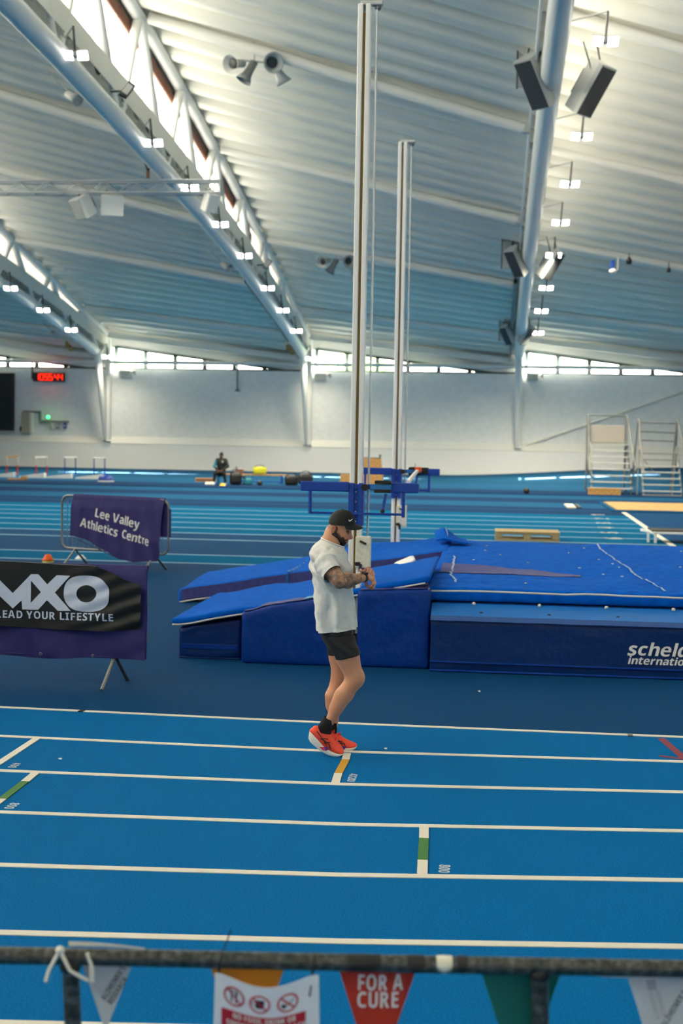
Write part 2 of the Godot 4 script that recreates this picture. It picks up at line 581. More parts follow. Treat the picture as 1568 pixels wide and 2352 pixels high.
func make_floor():
	var st := begin(false)
	box(st, Vector3((LEFT_X + RIGHT_X) / 2, -0.28, (WALL_Z + NEAR_Z) / 2), Vector3(RIGHT_X - LEFT_X + 1.0, 0.5, NEAR_Z - WALL_Z + 1.0))
	var fl := struct("floor", st, M.dark)
	zone(fl, NEAR_Z, -26.0, M.dark)
	zone(fl, -26.0, -31.75, M.dark)
	zone(fl, -31.75, -43.6, M.cyan)
	zone(fl, -43.6, -48.0, M.band)
	zone(fl, -48.0, -51.5, M.light_band)
	zone(fl, -51.5, -55.0, M.band)
	zone(fl, -55.0, -58.5, M.light_band)
	zone(fl, -58.5, -62.5, M.band)
	zone(fl, -62.5, -69.5, M.light_band)
	zone(fl, -69.5, WALL_Z, M.back_band)
	zone(fl, -24.4, -26.1, M.cyan, LEFT_X, 3.0, 0.002)
	# the sprint straight's run-off on the right: darker blue beyond the finish line
	zone(fl, -31.9, -45.6, M.dark, 4.15, RIGHT_X, 0.002)
	# the near lanes: their lines bend a little towards the right
	var lanes := [
		[Vector3(-4.079, 0, -11.206), Vector3(-1.485, 0, -11.109), Vector3(1.522, 0, -11.097)],
		[Vector3(-3.689, 0, -10.138), Vector3(-1.184, 0, -10.097), Vector3(1.409, 0, -10.236)],
		[Vector3(-3.31, 0, -9.098), Vector3(-0.968, 0, -9.141), Vector3(1.292, 0, -9.338)],
		[Vector3(-2.945, 0, -8.098), Vector3(-0.863, 0, -8.188), Vector3(1.168, 0, -8.393)],
		[Vector3(-2.581, 0, -7.1), Vector3(-0.758, 0, -7.23), Vector3(1.043, 0, -7.436)],
		[Vector3(-2.227, 0, -6.13), Vector3(-0.651, 0, -6.264), Vector3(0.913, 0, -6.444)],
		[Vector3(-1.877, 0, -5.171), Vector3(-0.544, 0, -5.296), Vector3(0.783, 0, -5.447)]]
	for k in lanes.size():
		var p: Array = lanes[k]
		var a: Vector3 = p[0] + (p[0] - p[1]).normalized() * 18.0
		var b: Vector3 = p[2] + (p[2] - p[1]).normalized() * 16.0
		lanes[k] = [a, p[0], p[1], p[2], b]
	var lz := begin(false)
	var outline := PackedVector2Array()
	for p in lanes[0]: outline.append(Vector2(p.x, -p.z))
	outline.append(Vector2(RIGHT_X - 9.0, -NEAR_Z + 0.5)); outline.append(Vector2(LEFT_X + 28.0, -NEAR_Z + 0.5))
	prism(lz, outline, 0.004, Transform3D(Basis(Vector3(1, 0, 0), Vector3(0, 0, -1), Vector3(0, 1, 0)), Vector3(0, -0.002, 0)))
	obj("track_surface", lz, M.lane, fl)
	for k in lanes.size():
		stripe("lane_line", lanes[k], 0.062, M.line, fl, 0.006)
	# short dark joints in the outermost line
	stripe("line_joint", [Vector3(-3.389, 0, -11.184), Vector3(-3.343, 0, -11.18)], 0.07, M.black, fl, 0.008)
	stripe("line_joint", [Vector3(1.091, 0, -11.074), Vector3(1.131, 0, -11.073)], 0.07, M.dark_grey, fl, 0.008)
	# changeover and start marks across the lanes
	mark(fl, [[Vector3(-1.026, 0, -10.041), Vector3(-1.016, 0, -9.841), M.line], [Vector3(-1.016, 0, -9.841), Vector3(-1.022, 0, -9.422), M.yellow], [Vector3(-1.022, 0, -9.422), Vector3(-1.012, 0, -9.151), M.line]])
	mark(fl, [[Vector3(-3.39, 0, -10.11), Vector3(-3.39, 0, -9.198), M.line]])
	mark(fl, [[Vector3(-3.053, 0, -9.083), Vector3(-3.043, 0, -8.831), M.line], [Vector3(-3.043, 0, -8.831), Vector3(-3.036, 0, -8.385), M.green], [Vector3(-3.036, 0, -8.385), Vector3(-3.033, 0, -8.127), M.line]])
	mark(fl, [[Vector3(-0.372, 0, -8.24), Vector3(-0.359, 0, -7.973), M.line], [Vector3(-0.359, 0, -7.973), Vector3(-0.344, 0, -7.552), M.green], [Vector3(-0.344, 0, -7.552), Vector3(-0.333, 0, -7.286), M.line]])
	floor_words("800", Vector3(-0.252, 0, -7.497), 0.06, M.number, fl, 1.0)
	floor_words("4X200", Vector3(-0.944, 0, -9.443), 0.055, M.number, fl, 0.95)
	floor_words("400", Vector3(-3.295, 0, -9.332), 0.06, M.number, fl, 1.0)
	floor_words("800", Vector3(-2.954, 0, -8.315), 0.06, M.number, fl, 1.0)
	# a red cross mark on the second line at the right
	for s in [[Vector3(1.344, 0, -11.015), Vector3(1.44, 0, -10.304), 0.06], [Vector3(1.26, 0, -10.397), Vector3(1.456, 0, -10.307), 0.04]]:
		stripe("red_mark", [s[0], s[1]], s[2], M.red_line, fl, 0.005)
	# the far lanes
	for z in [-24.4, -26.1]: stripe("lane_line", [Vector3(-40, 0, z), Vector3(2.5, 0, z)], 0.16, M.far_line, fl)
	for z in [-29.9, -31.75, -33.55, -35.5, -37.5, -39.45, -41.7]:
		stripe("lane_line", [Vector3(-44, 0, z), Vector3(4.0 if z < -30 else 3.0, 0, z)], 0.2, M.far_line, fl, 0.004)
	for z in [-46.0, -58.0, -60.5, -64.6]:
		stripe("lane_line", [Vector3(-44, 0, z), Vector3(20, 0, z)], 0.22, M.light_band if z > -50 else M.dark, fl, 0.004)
	stripe("finish_line", [Vector3(3.98, 0, -31.5), Vector3(4.17, 0, -45.7)], 0.14, M.line, fl, 0.006)
	for k in 6:
		floor_words(str(6 - k), [Vector3(3.163, 0, -33.568), Vector3(3.219, 0, -35.579), Vector3(3.282, 0, -37.573), Vector3(3.385, 0, -39.616), Vector3(3.49, 0, -41.777), Vector3(3.531, 0, -43.908)][k] + Vector3(-0.1, 0, 0.3), 0.42, M.line, fl, 1.5, Vector3(0, 0, -1), Vector3(-1, 0, 0))

func mark(fl: Node3D, bits: Array):
	for b in bits: stripe("lane_mark", [b[0], b[1]], 0.056, b[2], fl, 0.008)

# ------------------------------------------------------------------ walls and windows
func make_walls():
	var st := begin(false)
	box(st, Vector3((LEFT_X + RIGHT_X) / 2, 2.85, WALL_Z - 0.25), Vector3(RIGHT_X - LEFT_X, 6.7, 0.5))
	struct("wall_back", st, M.wall)
	# the plinth with its sloping coping
	st = begin(false)
	var prof := PackedVector2Array([Vector2(0, -0.1), Vector2(0.35, -0.1), Vector2(0.35, 1.56), Vector2(0, 1.56)])
	var along := Transform3D(Basis(Vector3(0, 0, 1), Vector3(0, 1, 0), Vector3(1, 0, 0)), Vector3(LEFT_X, 0, WALL_Z))
	prism(st, prof, RIGHT_X - LEFT_X, along)
	struct("baseboard_back", st, M.plinth)
	st = begin(false)
	prism(st, PackedVector2Array([Vector2(0, 1.56), Vector2(0.37, 1.56), Vector2(0.37, 1.6), Vector2(0.05, 2.0), Vector2(0, 2.0)]), RIGHT_X - LEFT_X, along)
	struct("trim_1", st, M.coping)
	# side and near walls
	for side in 2:
		var o := PackedVector2Array([Vector2(WALL_Z - 0.5, -0.5)])
		var table: Array = TOP if side == 0 else BOTTOM
		var z := WALL_Z - 0.5
		while z < NEAR_Z + 0.5:
			o.append(Vector2(z, curve(table, z) + 0.6)); z += 3.0
		o.append(Vector2(NEAR_Z + 0.5, curve(table, NEAR_Z) + 0.6)); o.append(Vector2(NEAR_Z + 0.5, -0.5))
		st = begin(false)
		prism(st, o, 0.4, Transform3D(Basis(Vector3(0, 0, 1), Vector3(0, 1, 0), Vector3(1, 0, 0)), Vector3(LEFT_X - 0.4 if side == 0 else RIGHT_X, 0, 0)))
		struct("wall_left" if side == 0 else "wall_right", st, M.wall)
	st = begin(false)
	var front := PackedVector2Array([Vector2(LEFT_X, -0.5)])
	for k in 6:
		front.append(Vector2(bay(k)[0], curve(TOP, NEAR_Z) + 0.3)); front.append(Vector2(bay(k)[1] - 0.001, curve(BOTTOM, NEAR_Z) + 0.6))
	front.append(Vector2(RIGHT_X, -0.5))
	prism(st, front, 0.4, Transform3D(Basis(), Vector3(0, 0, NEAR_Z)))
	struct("wall_front", st, M.wall)
	# the strip of windows under the roof of each bay
	for k in 6:
		var x0: float = bay(k)[0] + (0.5 if k > 0 else 0.0)
		var x1: float = bay(k)[1] - 0.15
		var y0 := 7.62
		var y1 := 6.12
		var w := Node3D.new()
		w.name = "window_%d" % (k + 1)
		w.set_meta("kind", "structure")
		add_child(w)
		var fr := begin(false)
		var x := x0
		while x < x1 - 0.2:
			var nx := minf(x + 1.87, x1)
			var ya := lerpf(y0, y1, (x - x0) / (x1 - x0))
			var yb := lerpf(y0, y1, (nx - x0) / (x1 - x0))
			if ya > 6.24:
				var g := begin(false)
				yb = maxf(yb, 6.21)
				quad(g, Vector3(x, 6.2, WALL_Z - 0.2), Vector3(x, ya, WALL_Z - 0.2), Vector3(nx, yb, WALL_Z - 0.2), Vector3(nx, 6.2, WALL_Z - 0.2))
				obj("window_pane", g, M.glass, w)
				var mu := begin(false)
				box(mu, Vector3(x, (6.2 + ya) / 2, WALL_Z - 0.14), Vector3(0.26, ya - 6.2, 0.14))
				obj("mullion", mu, M.frame, w)
				bar(fr, Vector3(x, ya - 0.03, WALL_Z - 0.14), Vector3(nx, yb - 0.03, WALL_Z - 0.14), 0.14, 0.14)
			x = nx
		box(fr, Vector3((x0 + x1) / 2, 6.24, WALL_Z - 0.14), Vector3(x1 - x0, 0.13, 0.16))
		obj("window_frame", fr, M.frame, w)
		# the board between the panes and the roof
		st = begin(false)
		prism(st, PackedVector2Array([Vector2(x0 - 0.6, y0 - 0.05), Vector2(x0 - 0.6, 9.0), Vector2(x1 + 0.3, 7.9), Vector2(x1 + 0.3, y1 - 0.1), Vector2(x1, y1 - 0.1)]), 0.3, Transform3D(Basis(), Vector3(0, 0, WALL_Z - 0.4)))
		obj("window_head", st, M.coping, w)
	st = begin()
	rod(st, Vector3(LEFT_X + 0.1, 6.62, WALL_Z + 0.3), Vector3(RIGHT_X - 0.1, 6.64, WALL_Z + 0.3), 0.12, 12)
	struct("trim_2", st, M.steel)
	# the roof's edge beam along the wall
	st = begin(false)
	for k in 6:
		bar(st, Vector3(bay(k)[0] + 0.25, curve(TOP, WALL_Z) - 0.02, WALL_Z + 0.45), Vector3(bay(k)[1] - 0.2, curve(BOTTOM, WALL_Z) + 0.16, WALL_Z + 0.45), 0.3, 0.36)
	struct("trim_3", st, M.purlin)

func bay(k: int) -> Array:
	return [LEFT_X if k == 0 else TRUSS_X[k - 1], RIGHT_X if k == 5 else TRUSS_X[k]]

# ------------------------------------------------------------------ the saw-tooth roof: one bay of deep ribbed panels between two trusses
func make_roof():
	for k in 6:
		var x0: float = bay(k)[0] - (0.3 if k > 0 else 0.0)
		var x1: float = bay(k)[1] + 0.15
		var c := Node3D.new()
		c.name = "ceiling" if k == 0 else "ceiling_%03d" % k
		c.set_meta("kind", "structure")
		add_child(c)
		var z := -86.0
		var pitch := 1.42
		var outer := begin(false)
		while z < NEAR_Z + 0.4:
			var st := begin()
			st.set_smooth_group(1)
			# one rib: a flat pan, a rounded step up into a deep groove and down again
			var rib := [[0.0, 0.0], [0.06, -0.02], [0.2, -0.03], [0.36, -0.02], [0.45, 0.03], [0.51, 0.14], [0.57, 0.3], [0.64, 0.4], [0.74, 0.43], [0.84, 0.4], [0.9, 0.3], [0.95, 0.13], [1.0, 0.0]]
			for i in rib.size() - 1:
				var p := []
				for j in [i, i + 1]:
					var zz: float = z + rib[j][0] * pitch
					p.append([Vector3(x0, curve(TOP, zz) + 0.24 + rib[j][1] * 1.4, zz), Vector3(x1, curve(BOTTOM, zz) + 0.48 + rib[j][1] * 1.4, zz)])
				quad(st, p[0][0], p[0][1], p[1][1], p[1][0])
			st.set_smooth_group(-1)
			var up := Vector3(0, 0.7, 0)
			var a := Vector3(x0, curve(TOP, z) + 0.33, z)
			var b := Vector3(x1, curve(BOTTOM, z) + 0.62, z)
			var d := Vector3(x0, curve(TOP, z + pitch) + 0.33, z + pitch)
			var e := Vector3(x1, curve(BOTTOM, z + pitch) + 0.62, z + pitch)
			quad(st, a, d, d + up, a + up)
			quad(st, b, b + up, e + up, e)
			obj("ceiling_panel", st, M.deck, c)
			quad(outer, a + up, d + up, e + up, b + up)
			z += pitch
		obj("roof_sheet", outer, M.roof_sheet, c)
		for pz in [-79.0, -67.4, -55.8, -44.0, -32.0, -20.0, -8.0, 4.0]:
			var pu := begin()
			var yl := curve(TOP, pz) + 0.02
			var yr := curve(BOTTOM, pz) + 0.36
			var l := Vector3(x0 + 0.6, yl, pz)
			var r := Vector3(x1 - 0.75, yr, pz)
			rod(pu, l, r, 0.19, 12)
			var o := obj("purlin", pu, M.purlin, c)
			var cl := begin(false)
			box(cl, r + Vector3(0.05, 0.02, 0), Vector3(0.3, 0.3, 0.3), 0.02)
			obj("purlin_clamp", cl, M.light_grey, o)

# ------------------------------------------------------------------ trusses, the glazing behind their webs, and the columns
func make_trusses():
	for k in 5:
		var x: float = TRUSS_X[k]
		var side: String = ["", "leftmost white tubular roof truss in the photo, ending beside the red wall clock", "long white tubular roof truss with bright glazing running down to the column left of the pole vault uprights", "white tubular roof truss seen almost end on, with big grey loudspeakers hung on it", ""][k]
		if side == "": side = "white tubular roof truss over the left end of the hall" if k == 0 else "white tubular roof truss over the right end of the hall"
		var t := thing("roof_truss", side, "truss", Vector3(x, 0, 0), 0.0, "white tubular roof trusses", "structure")
		var b := []
		var u := []
		var z := -85.2
		while z <= NEAR_Z:
			if z > -83.4: b.append(Vector3(0, curve(BOTTOM, z), z))
			u.append(Vector3(0, curve(TOP, z), z))
			z += 3.1
		var st := begin()
		tube(st, b, 0.3, 16)
		obj("bottom_chord", st, M.steel, t)
		st = begin()
		tube(st, u, 0.21, 14)
		obj("top_chord", st, M.steel, t)
		var nodes := []
		for i in 17: nodes.append(-85.4 + 5.93 * i)
		for i in nodes.size():
			var top := Vector3(0, curve(TOP, nodes[i]), nodes[i])
			var bz: float = nodes[i] + 2.5
			var bot := Vector3(0, curve(BOTTOM, bz), bz)
			for q in 2:
				if q == 1 and i == nodes.size() - 1: break
				var e: Vector3 = top if q == 0 else Vector3(0, curve(TOP, nodes[i + 1]), nodes[i + 1])
				st = begin()
				rod(st, bot + Vector3(0, 0, -0.12 if q == 0 else 0.12), e + Vector3(0, 0, 0.1 if q == 0 else -0.1), 0.16, 12)
				obj("web_member", st, M.steel, t)
		# glazing
		var w := Node3D.new()
		w.name = "window_%d" % (7 + k)
		w.set_meta("kind", "structure")
		add_child(w)
		w.position = Vector3(x - 0.42, 0, 0)
		z = -66.0
		var upstand := begin(false)
		var strip := begin(false)
		var panel := begin(false)
		while z < NEAR_Z:
			var z1 := minf(z + 2.0, NEAR_Z + 0.2)
			var lo := Vector3(0, 1.15, 0)
			var hi := Vector3(0, -0.62, 0)
			var p := [Vector3(0, curve(BOTTOM, z), z), Vector3(0, curve(TOP, z), z), Vector3(0, curve(TOP, z1), z1), Vector3(0, curve(BOTTOM, z1), z1)]
			var g := begin(false)
			quad(g, p[0] + lo, p[3] + lo, p[2] + hi, p[1] + hi)
			obj("window_pane", g, M.glass, w)
			g = begin(false)
			bar(g, p[0] + lo, p[1] + hi, 0.07, 0.07)
			obj("mullion", g, M.white, w)
			bar(upstand, p[0] + Vector3(0, 0.75, 0), p[3] + Vector3(0, 0.75, 0), 0.06, 0.86)
			bar(strip, p[1] + Vector3(0.1, -0.36, 0), p[2] + Vector3(0.1, -0.36, 0), 0.06, 0.5)
			bar(strip, p[1] + Vector3(0.1, 0.3, 0), p[2] + Vector3(0.1, 0.3, 0), 0.05, 0.98)
			z = z1
		var rz := -66.0
		while rz < NEAR_Z:
			g_board(w, rz, rz + 2.86)
			rz += 2.96
		obj("upstand", upstand, M.white, w)
		obj("head_strip", strip, M.light_grey, w)
		z = -86.0
		while z < -66.1:
			var z1 := minf(z + 2.5, -66.0)
			var g := begin(false)
			var p := [Vector3(0, curve(BOTTOM, z) + 0.1, z), Vector3(0, curve(TOP, z) + 0.4, z), Vector3(0, curve(TOP, z1) + 0.4, z1 - 0.03), Vector3(0, curve(BOTTOM, z1) + 0.1, z1 - 0.03)]
			var back := Vector3(-0.15, 0, 0)
			quad(g, p[0], p[3], p[2], p[1])
			quad(g, p[1] + back, p[2] + back, p[3] + back, p[0] + back)
			quad(g, p[0] + back, p[3] + back, p[3], p[0])
			obj("blank_panel", g, M.grey_panel, w)
			z = z1
		# the column under its far end: an upright post and a raking strut
		var names := ["at the left end of the far wall", "white steel column on the far wall beside the red wall clock", "white steel column on the far wall just left of the pole vault uprights", "white steel column on the far wall right of the pole vault uprights", "at the right end of the far wall"]
		var cn := thing("support_column", names[k] if k in [1, 2, 3] else "white steel column " + names[k], "column", Vector3(x, 1.72, WALL_Z + 0.3), 0.0, "columns along the far wall", "structure")
		st = begin()
		rod(st, Vector3(0.12, 0, 0), Vector3(0.12, curve(TOP, -84.7) - 1.74, 0), 0.17, 12)
		obj("post", st, M.steel, cn)
		st = begin()
		tube(st, [Vector3(0, 0.05, 0.18), Vector3(0, 3.2, 1.25), Vector3(0, curve(BOTTOM, -83.0) - 1.72, 1.9)], [0.1, 0.17, 0.22], 12)
		obj("strut", st, M.steel, cn)
		st = begin(false)
		box(st, Vector3(0.08, 0.03, 0.02), Vector3(0.5, 0.08, 0.4), 0.01)
		obj("base_plate", st, M.steel, cn)

# a rust-brown board between the glass and the top chord
func g_board(w: Node3D, z0: float, z1: float):
	if z1 > NEAR_Z: return
	var st := begin(false)
	bar(st, Vector3(0.16, curve(TOP, z0) - 0.4, z0), Vector3(0.16, curve(TOP, z1) - 0.4, z1), 0.05, 0.42)
	obj("brown_board", st, M.rust, w)

# ------------------------------------------------------------------ twin floodlights along the trusses
func make_lamps():
	var sets := [
		["leftmost truss, counted away from the wall", [Vector3(-23.4, 6.8, -82.5), Vector3(-23.4, 7.85, -75.2), Vector3(-23.4, 8.5, -70.4), Vector3(-23.4, 9.1, -65.5)]],
		["middle truss, counted away from the wall", [Vector3(-11.0, 6.83, -82.6), Vector3(-11.0, 7.98, -76.1), Vector3(-11.0, 8.65, -71.15), Vector3(-11.0, 9.27, -66.3), Vector3(-11.0, 10.0, -60.06), Vector3(-11.0, 10.53, -54.65), Vector3(-11.0, 10.98, -49.1), Vector3(-11.0, 11.43, -43.7), Vector3(-11.0, 11.97, -35.55)]],
		["loudspeaker truss, counted away from the wall", [Vector3(2.11, 7.99, -76.1), Vector3(2.14, 8.71, -71.15), Vector3(2.19, 9.35, -66.3), Vector3(2.26, 10.06, -60.06), Vector3(2.29, 10.61, -54.65), Vector3(2.34, 11.08, -49.1), Vector3(2.4, 11.55, -43.7), Vector3(2.47, 12.15, -35.55)]]]
	var nth := ["first", "second", "third", "fourth", "fifth", "sixth", "seventh", "eighth", "ninth"]
	for s in 3:
		for i in sets[s][1].size():
			var at: Vector3 = sets[s][1][i]
			var t := thing("floodlight", "%s pair of lit white floodlights along the %s" % [nth[i], sets[s][0]], "floodlight", at, 0.109, "lit twin floodlights under the roof trusses")
			var st := begin()
			rod(st, Vector3(0, 0.05, 0), Vector3(0.1 if s == 2 else -0.12, 0.85, -0.3), 0.03, 8)
			obj("stem", st, M.dark_grey, t)
			st = begin()
			rod(st, Vector3(0.1 if s == 2 else -0.12, 0.85, -0.3), Vector3(-0.8 if s == 2 else -0.5, 0.6 if s == 2 else 0.3, -0.3), 0.022, 8)
			obj("arm", st, M.light_grey, t)
			st = begin(false)
			box(st, Vector3(0, 0.05, 0), Vector3(0.14, 0.16, 0.14), 0.02)
			obj("driver_box", st, M.mid_grey, t)
			for e in [-1.0, 1.0]:
				var tilt := Basis.from_euler(Vector3(-0.75, 0, e * 0.12))
				st = begin(false)
				box(st, Vector3(e * 0.19, 0.03, 0) + tilt * Vector3(0, 0.03, 0), Vector3(0.29, 0.06, 0.29), 0.015, tilt)
				var h := obj("lamp_head", st, M.light_grey, t)
				st = begin(false)
				box(st, Vector3(e * 0.19, 0.03, 0) + tilt * Vector3(0, -0.012, 0), Vector3(0.26, 0.02, 0.26), 0.008, tilt)
				obj("lamp_lens", st, M.lamp, h)
			var l := SpotLight3D.new()
			l.name = "lamp_light"
			l.light_energy = LAMP_ENERGY * (0.25 if at.z < -80.0 else (1.9 if s == 2 else 0.8) if at.z < -74.0 else 1.1)
			l.light_color = Color(1.0, 0.945, 0.82)
			l.light_size = 0.25
			l.spot_angle = 75.0
			l.spot_range = 120.0
			l.spot_attenuation = 2.0
			l.shadow_enabled = true
			t.add_child(l)
			l.position = Vector3(0, -0.22, 0.12)
			l.rotation = Vector3(-PI / 2 + 0.03, 0, 0)

# ------------------------------------------------------------------ things that hang from the roof
func horn_cluster(at: Vector3, label: String, yaw := 0.0):
	var t := thing("horn_loudspeaker", label, "loudspeaker", at, yaw, "horn clusters hung from the roof")
	var st := begin()
	rod(st, Vector3(0, 0.15, 0), Vector3(0, 0.75, 0), 0.03)
	rod(st, Vector3(-0.45, 0.18, 0), Vector3(0.45, 0.12, 0), 0.035)
	obj("bracket", st, M.light_grey, t)
	for s in [[Vector3(-0.5, 0.05, 0.1), Vector3(-0.55, -0.25, 0.9), M.light_grey, 0.3, 0], [Vector3(0.5, 0.1, 0.1), Vector3(0.35, -0.25, 0.9), M.light_grey, 0.33, 0], [Vector3(-0.12, -0.12, 0.05), Vector3(-0.5, -0.9, 0.1), M.mid_grey, 0.26, 1], [Vector3(0.75, -0.1, -0.1), Vector3(0.5, -0.9, -0.2), M.light_grey, 0.27, 1]]:
		var f := frame_of(s[1])
		st = begin()
		lathe(st, [[0.07, -0.3], [0.13, -0.28], [0.13, 0.0], [s[3] * 0.6, 0.2], [s[3], 0.42], [s[3] * 0.94, 0.42], [s[3] * 0.5, 0.2], [0.04, 0.05], [0.001, 0.05]], 16, Transform3D(f, s[0]))
		var h := obj("horn", st, s[2], t)
		st = begin()
		lathe(st, [[0.001, 0.09], [s[3] * 0.5, 0.27], [s[3] * 0.42, 0.285], [0.001, 0.285]], 14, Transform3D(f, s[0]))
		obj("horn_mouth", st, M.dark_grey, h)

func cabinet(called: String, at: Vector3, size: Vector3, yaw: float, pitch: float, label: String, m: Material, grille: Material, group := "", hang := 0.6):
	var t := thing(called, label, "loudspeaker", at, 0.0, group)
	var b := Basis.from_euler(Vector3(pitch, yaw, 0))
	var w := size.x / 2
	var d := size.z / 2
	var st := begin(false)
	var plan := PackedVector2Array([Vector2(-w, d), Vector2(w, d), Vector2(w, d * 0.55), Vector2(w * 0.5, -d), Vector2(-w * 0.5, -d), Vector2(-w, d * 0.55)])
	var up := Basis(Vector3(1, 0, 0), Vector3(0, 0, 1), Vector3(0, 1, 0))
	prism(st, plan, size.y, Transform3D(b * up, b * Vector3(0, -size.y / 2, 0)))
	obj("cabinet", st, m, t)
	st = begin(false)
	box(st, b * Vector3(0, -0.01, d + 0.012), Vector3(size.x * 0.92, size.y * 0.94, 0.03), 0.008, b)
	obj("grille", st, grille, t)
	st = begin()
	for e in [-1.0, 1.0]:
		rod(st, b * Vector3(e * w * 0.75, size.y * 0.3, 0), Vector3(e * w * 0.5, size.y * 0.5 + hang, -0.05), 0.022)
	obj("hanger", st, M.dark_grey, t)
	st = begin(false)
	box(st, b * Vector3(0, 0.0, -d - 0.06), Vector3(0.14, size.y * 0.5, 0.12), 0.01, b)
	obj("yoke", st, M.mid_grey, t)
	return t

func make_roof_fittings():
	horn_cluster(Vector3(-7.834, 13.893, -44), "cluster of grey horn loudspeakers hung from the nearest ceiling beam left of the tall uprights", 0.1)
	horn_cluster(Vector3(-7.841, 10.66, -67.4), "small far cluster of horn loudspeakers hung just left of the tall upright", 0.1)
	# grey loudspeaker pairs on the right truss, each with a pale board beside it
	var rows := [["nearest", Vector3(0.876, 11.853, -38), Vector3(2.243, 11.669, -38), Vector3(0.909, 12.641, -38.6), 1.0], ["middle", Vector3(0.735, 9.892, -60.5), Vector3(2.12, 9.805, -60.5), Vector3(0.6, 10.419, -61), 0.92], ["farthest", Vector3(0.529, 7.919, -76), Vector3(1.46, 7.927, -76), Vector3(0.501, 8.253, -76.4), 0.78]]
	for r in rows:
		var k: float = r[4]
		cabinet("grey_loudspeaker", r[1], Vector3(0.62, 1.4, 0.55) * k, -0.75, 0.62, "grey loudspeaker with dark grille on the left side of the right truss, %s of three" % r[0], M.light_grey, M.dark_grey, "grey loudspeakers on the right truss", 0.5)
		cabinet("grey_loudspeaker", r[2], Vector3(0.7, 1.4, 0.58) * k, 0.95, 0.6, "grey loudspeaker with dark grille on the right side of the right truss, %s of three" % r[0], M.light_grey, M.dark_grey, "grey loudspeakers on the right truss", 0.5)
		var t := thing("hanging_board", "pale board in a thin dark frame hung left of the right truss, %s of three" % r[0], "board", r[3], 0.2, "boards hung beside the right truss")
		var st := begin(false)
		box(st, Vector3(0, -0.2, 0) * k, Vector3(1.1, 1.3, 0.03) * k, 0.005)
		obj("sheet", st, M.light_grey, t)
		st = begin()
		rod(st, Vector3(-0.57, -0.88, 0) * k, Vector3(-0.57, 0.62, 0) * k, 0.025 * k)
		rod(st, Vector3(-0.57, 0.47, 0) * k, Vector3(0.75, 0.42, 0) * k, 0.016 * k)
		rod(st, Vector3(-0.05, -0.1, 0.05) * k, Vector3(-0.05, 0.55, 0.05) * k, 0.04 * k)
		obj("frame", st, M.dark_grey, t)
	# the aluminium lattice beam and what hangs under it
	var c: Vector3 = Vector3(-13.334, 10.649, -47)
	var x1: float = -9.46
	var t := thing("lattice_beam", "horizontal aluminium lattice beam carrying white loudspeakers at the upper left", "beam", Vector3(x1, c.y, -47.0))
	var st := begin()
	for y in [-0.2, 0.2]:
		for z in [-0.2, 0.2]:
			rod(st, Vector3(-14.0, y, z), Vector3(0, y, z), 0.045, 8)
	obj("chord", st, M.alu, t)
	for i in 28:
		var x := -14.0 + i * 0.5
		st = begin()
		for z in [-0.2, 0.2]: rod(st, Vector3(x, -0.2 if i % 2 else 0.2, z), Vector3(x + 0.5, 0.2 if i % 2 else -0.2, z), 0.018, 6)
		rod(st, Vector3(x, -0.2 if i % 2 else 0.2, -0.2), Vector3(x, -0.2 if i % 2 else 0.2, 0.2), 0.015, 6)
		obj("lattice_brace", st, M.alu, t)
	st = begin(false)
	box(st, Vector3(0.03, 0, 0), Vector3(0.06, 0.52, 0.52), 0.02)
	obj("end_plate", st, M.alu, t)
	var hg := thing("chain_hanger", "black V-shaped hanger between the middle truss and the lattice beam", "hanger", Vector3(-11.919, 11.122, -46.8))
	st = begin()
	rod(st, Vector3(0, 0, 0), Vector3(-0.28, 0.85, 0), 0.035)
	rod(st, Vector3(0, 0, 0), Vector3(0.2, 0.95, 0), 0.035)
	obj("strap", st, M.black, hg)
	st = begin(false)
	box(st, Vector3(0, -0.08, 0), Vector3(0.1, 0.22, 0.08), 0.01)
	obj("shackle", st, M.rust, hg)
	cabinet("white_loudspeaker", Vector3(-14.201, 10.016, -47), Vector3(0.62, 0.72, 0.6), -0.7, 0.5, "white loudspeaker under the lattice beam, leftmost of three", M.white, M.light_grey, "white loudspeakers under the lattice beam", 0.15)
	cabinet("white_loudspeaker", Vector3(-13.222, 10.089, -47), Vector3(0.75, 0.68, 0.6), 0.35, 0.35, "white loudspeaker under the lattice beam, middle of three", M.white, M.white, "white loudspeakers under the lattice beam", 0.15)
	cabinet("white_loudspeaker", Vector3(-9.846, 10.159, -47), Vector3(0.5, 0.6, 0.45), 0.9, 0.4, "white loudspeaker at the right end of the lattice beam", M.white, M.white, "white loudspeakers under the lattice beam", 0.15)
	# floodlights without light, small fittings
	for s in [[Vector3(-10.423, 11.831, -38.5), "dark switched-off floodlight clamped to the middle truss near the top of the photo", 1.0, M.dark_grey], [Vector3(-10.221, 9.842, -61.5), "grey switched-off floodlight clamped far along the middle truss", 1.0, M.mid_grey]]:
		t = thing("dark_floodlight", s[1], "floodlight", s[0], 0.4)
		var b := Basis.from_euler(Vector3(-0.3, 0, -0.6))
		st = begin(false)
		box(st, Vector3.ZERO, Vector3(0.24, 0.52, 0.12), 0.02, b)
		obj("housing", st, s[3], t)
		st = begin(false)
		box(st, b * Vector3(0, 0, 0.065), Vector3(0.18, 0.34, 0.02), 0.006, b)
		obj("lens", st, M.light_grey, t)
		st = begin()
		rod(st, b * Vector3(0, 0, -0.05), Vector3(-0.45, -0.05, -0.1), 0.03)
		obj("clamp", st, M.dark_grey, t)
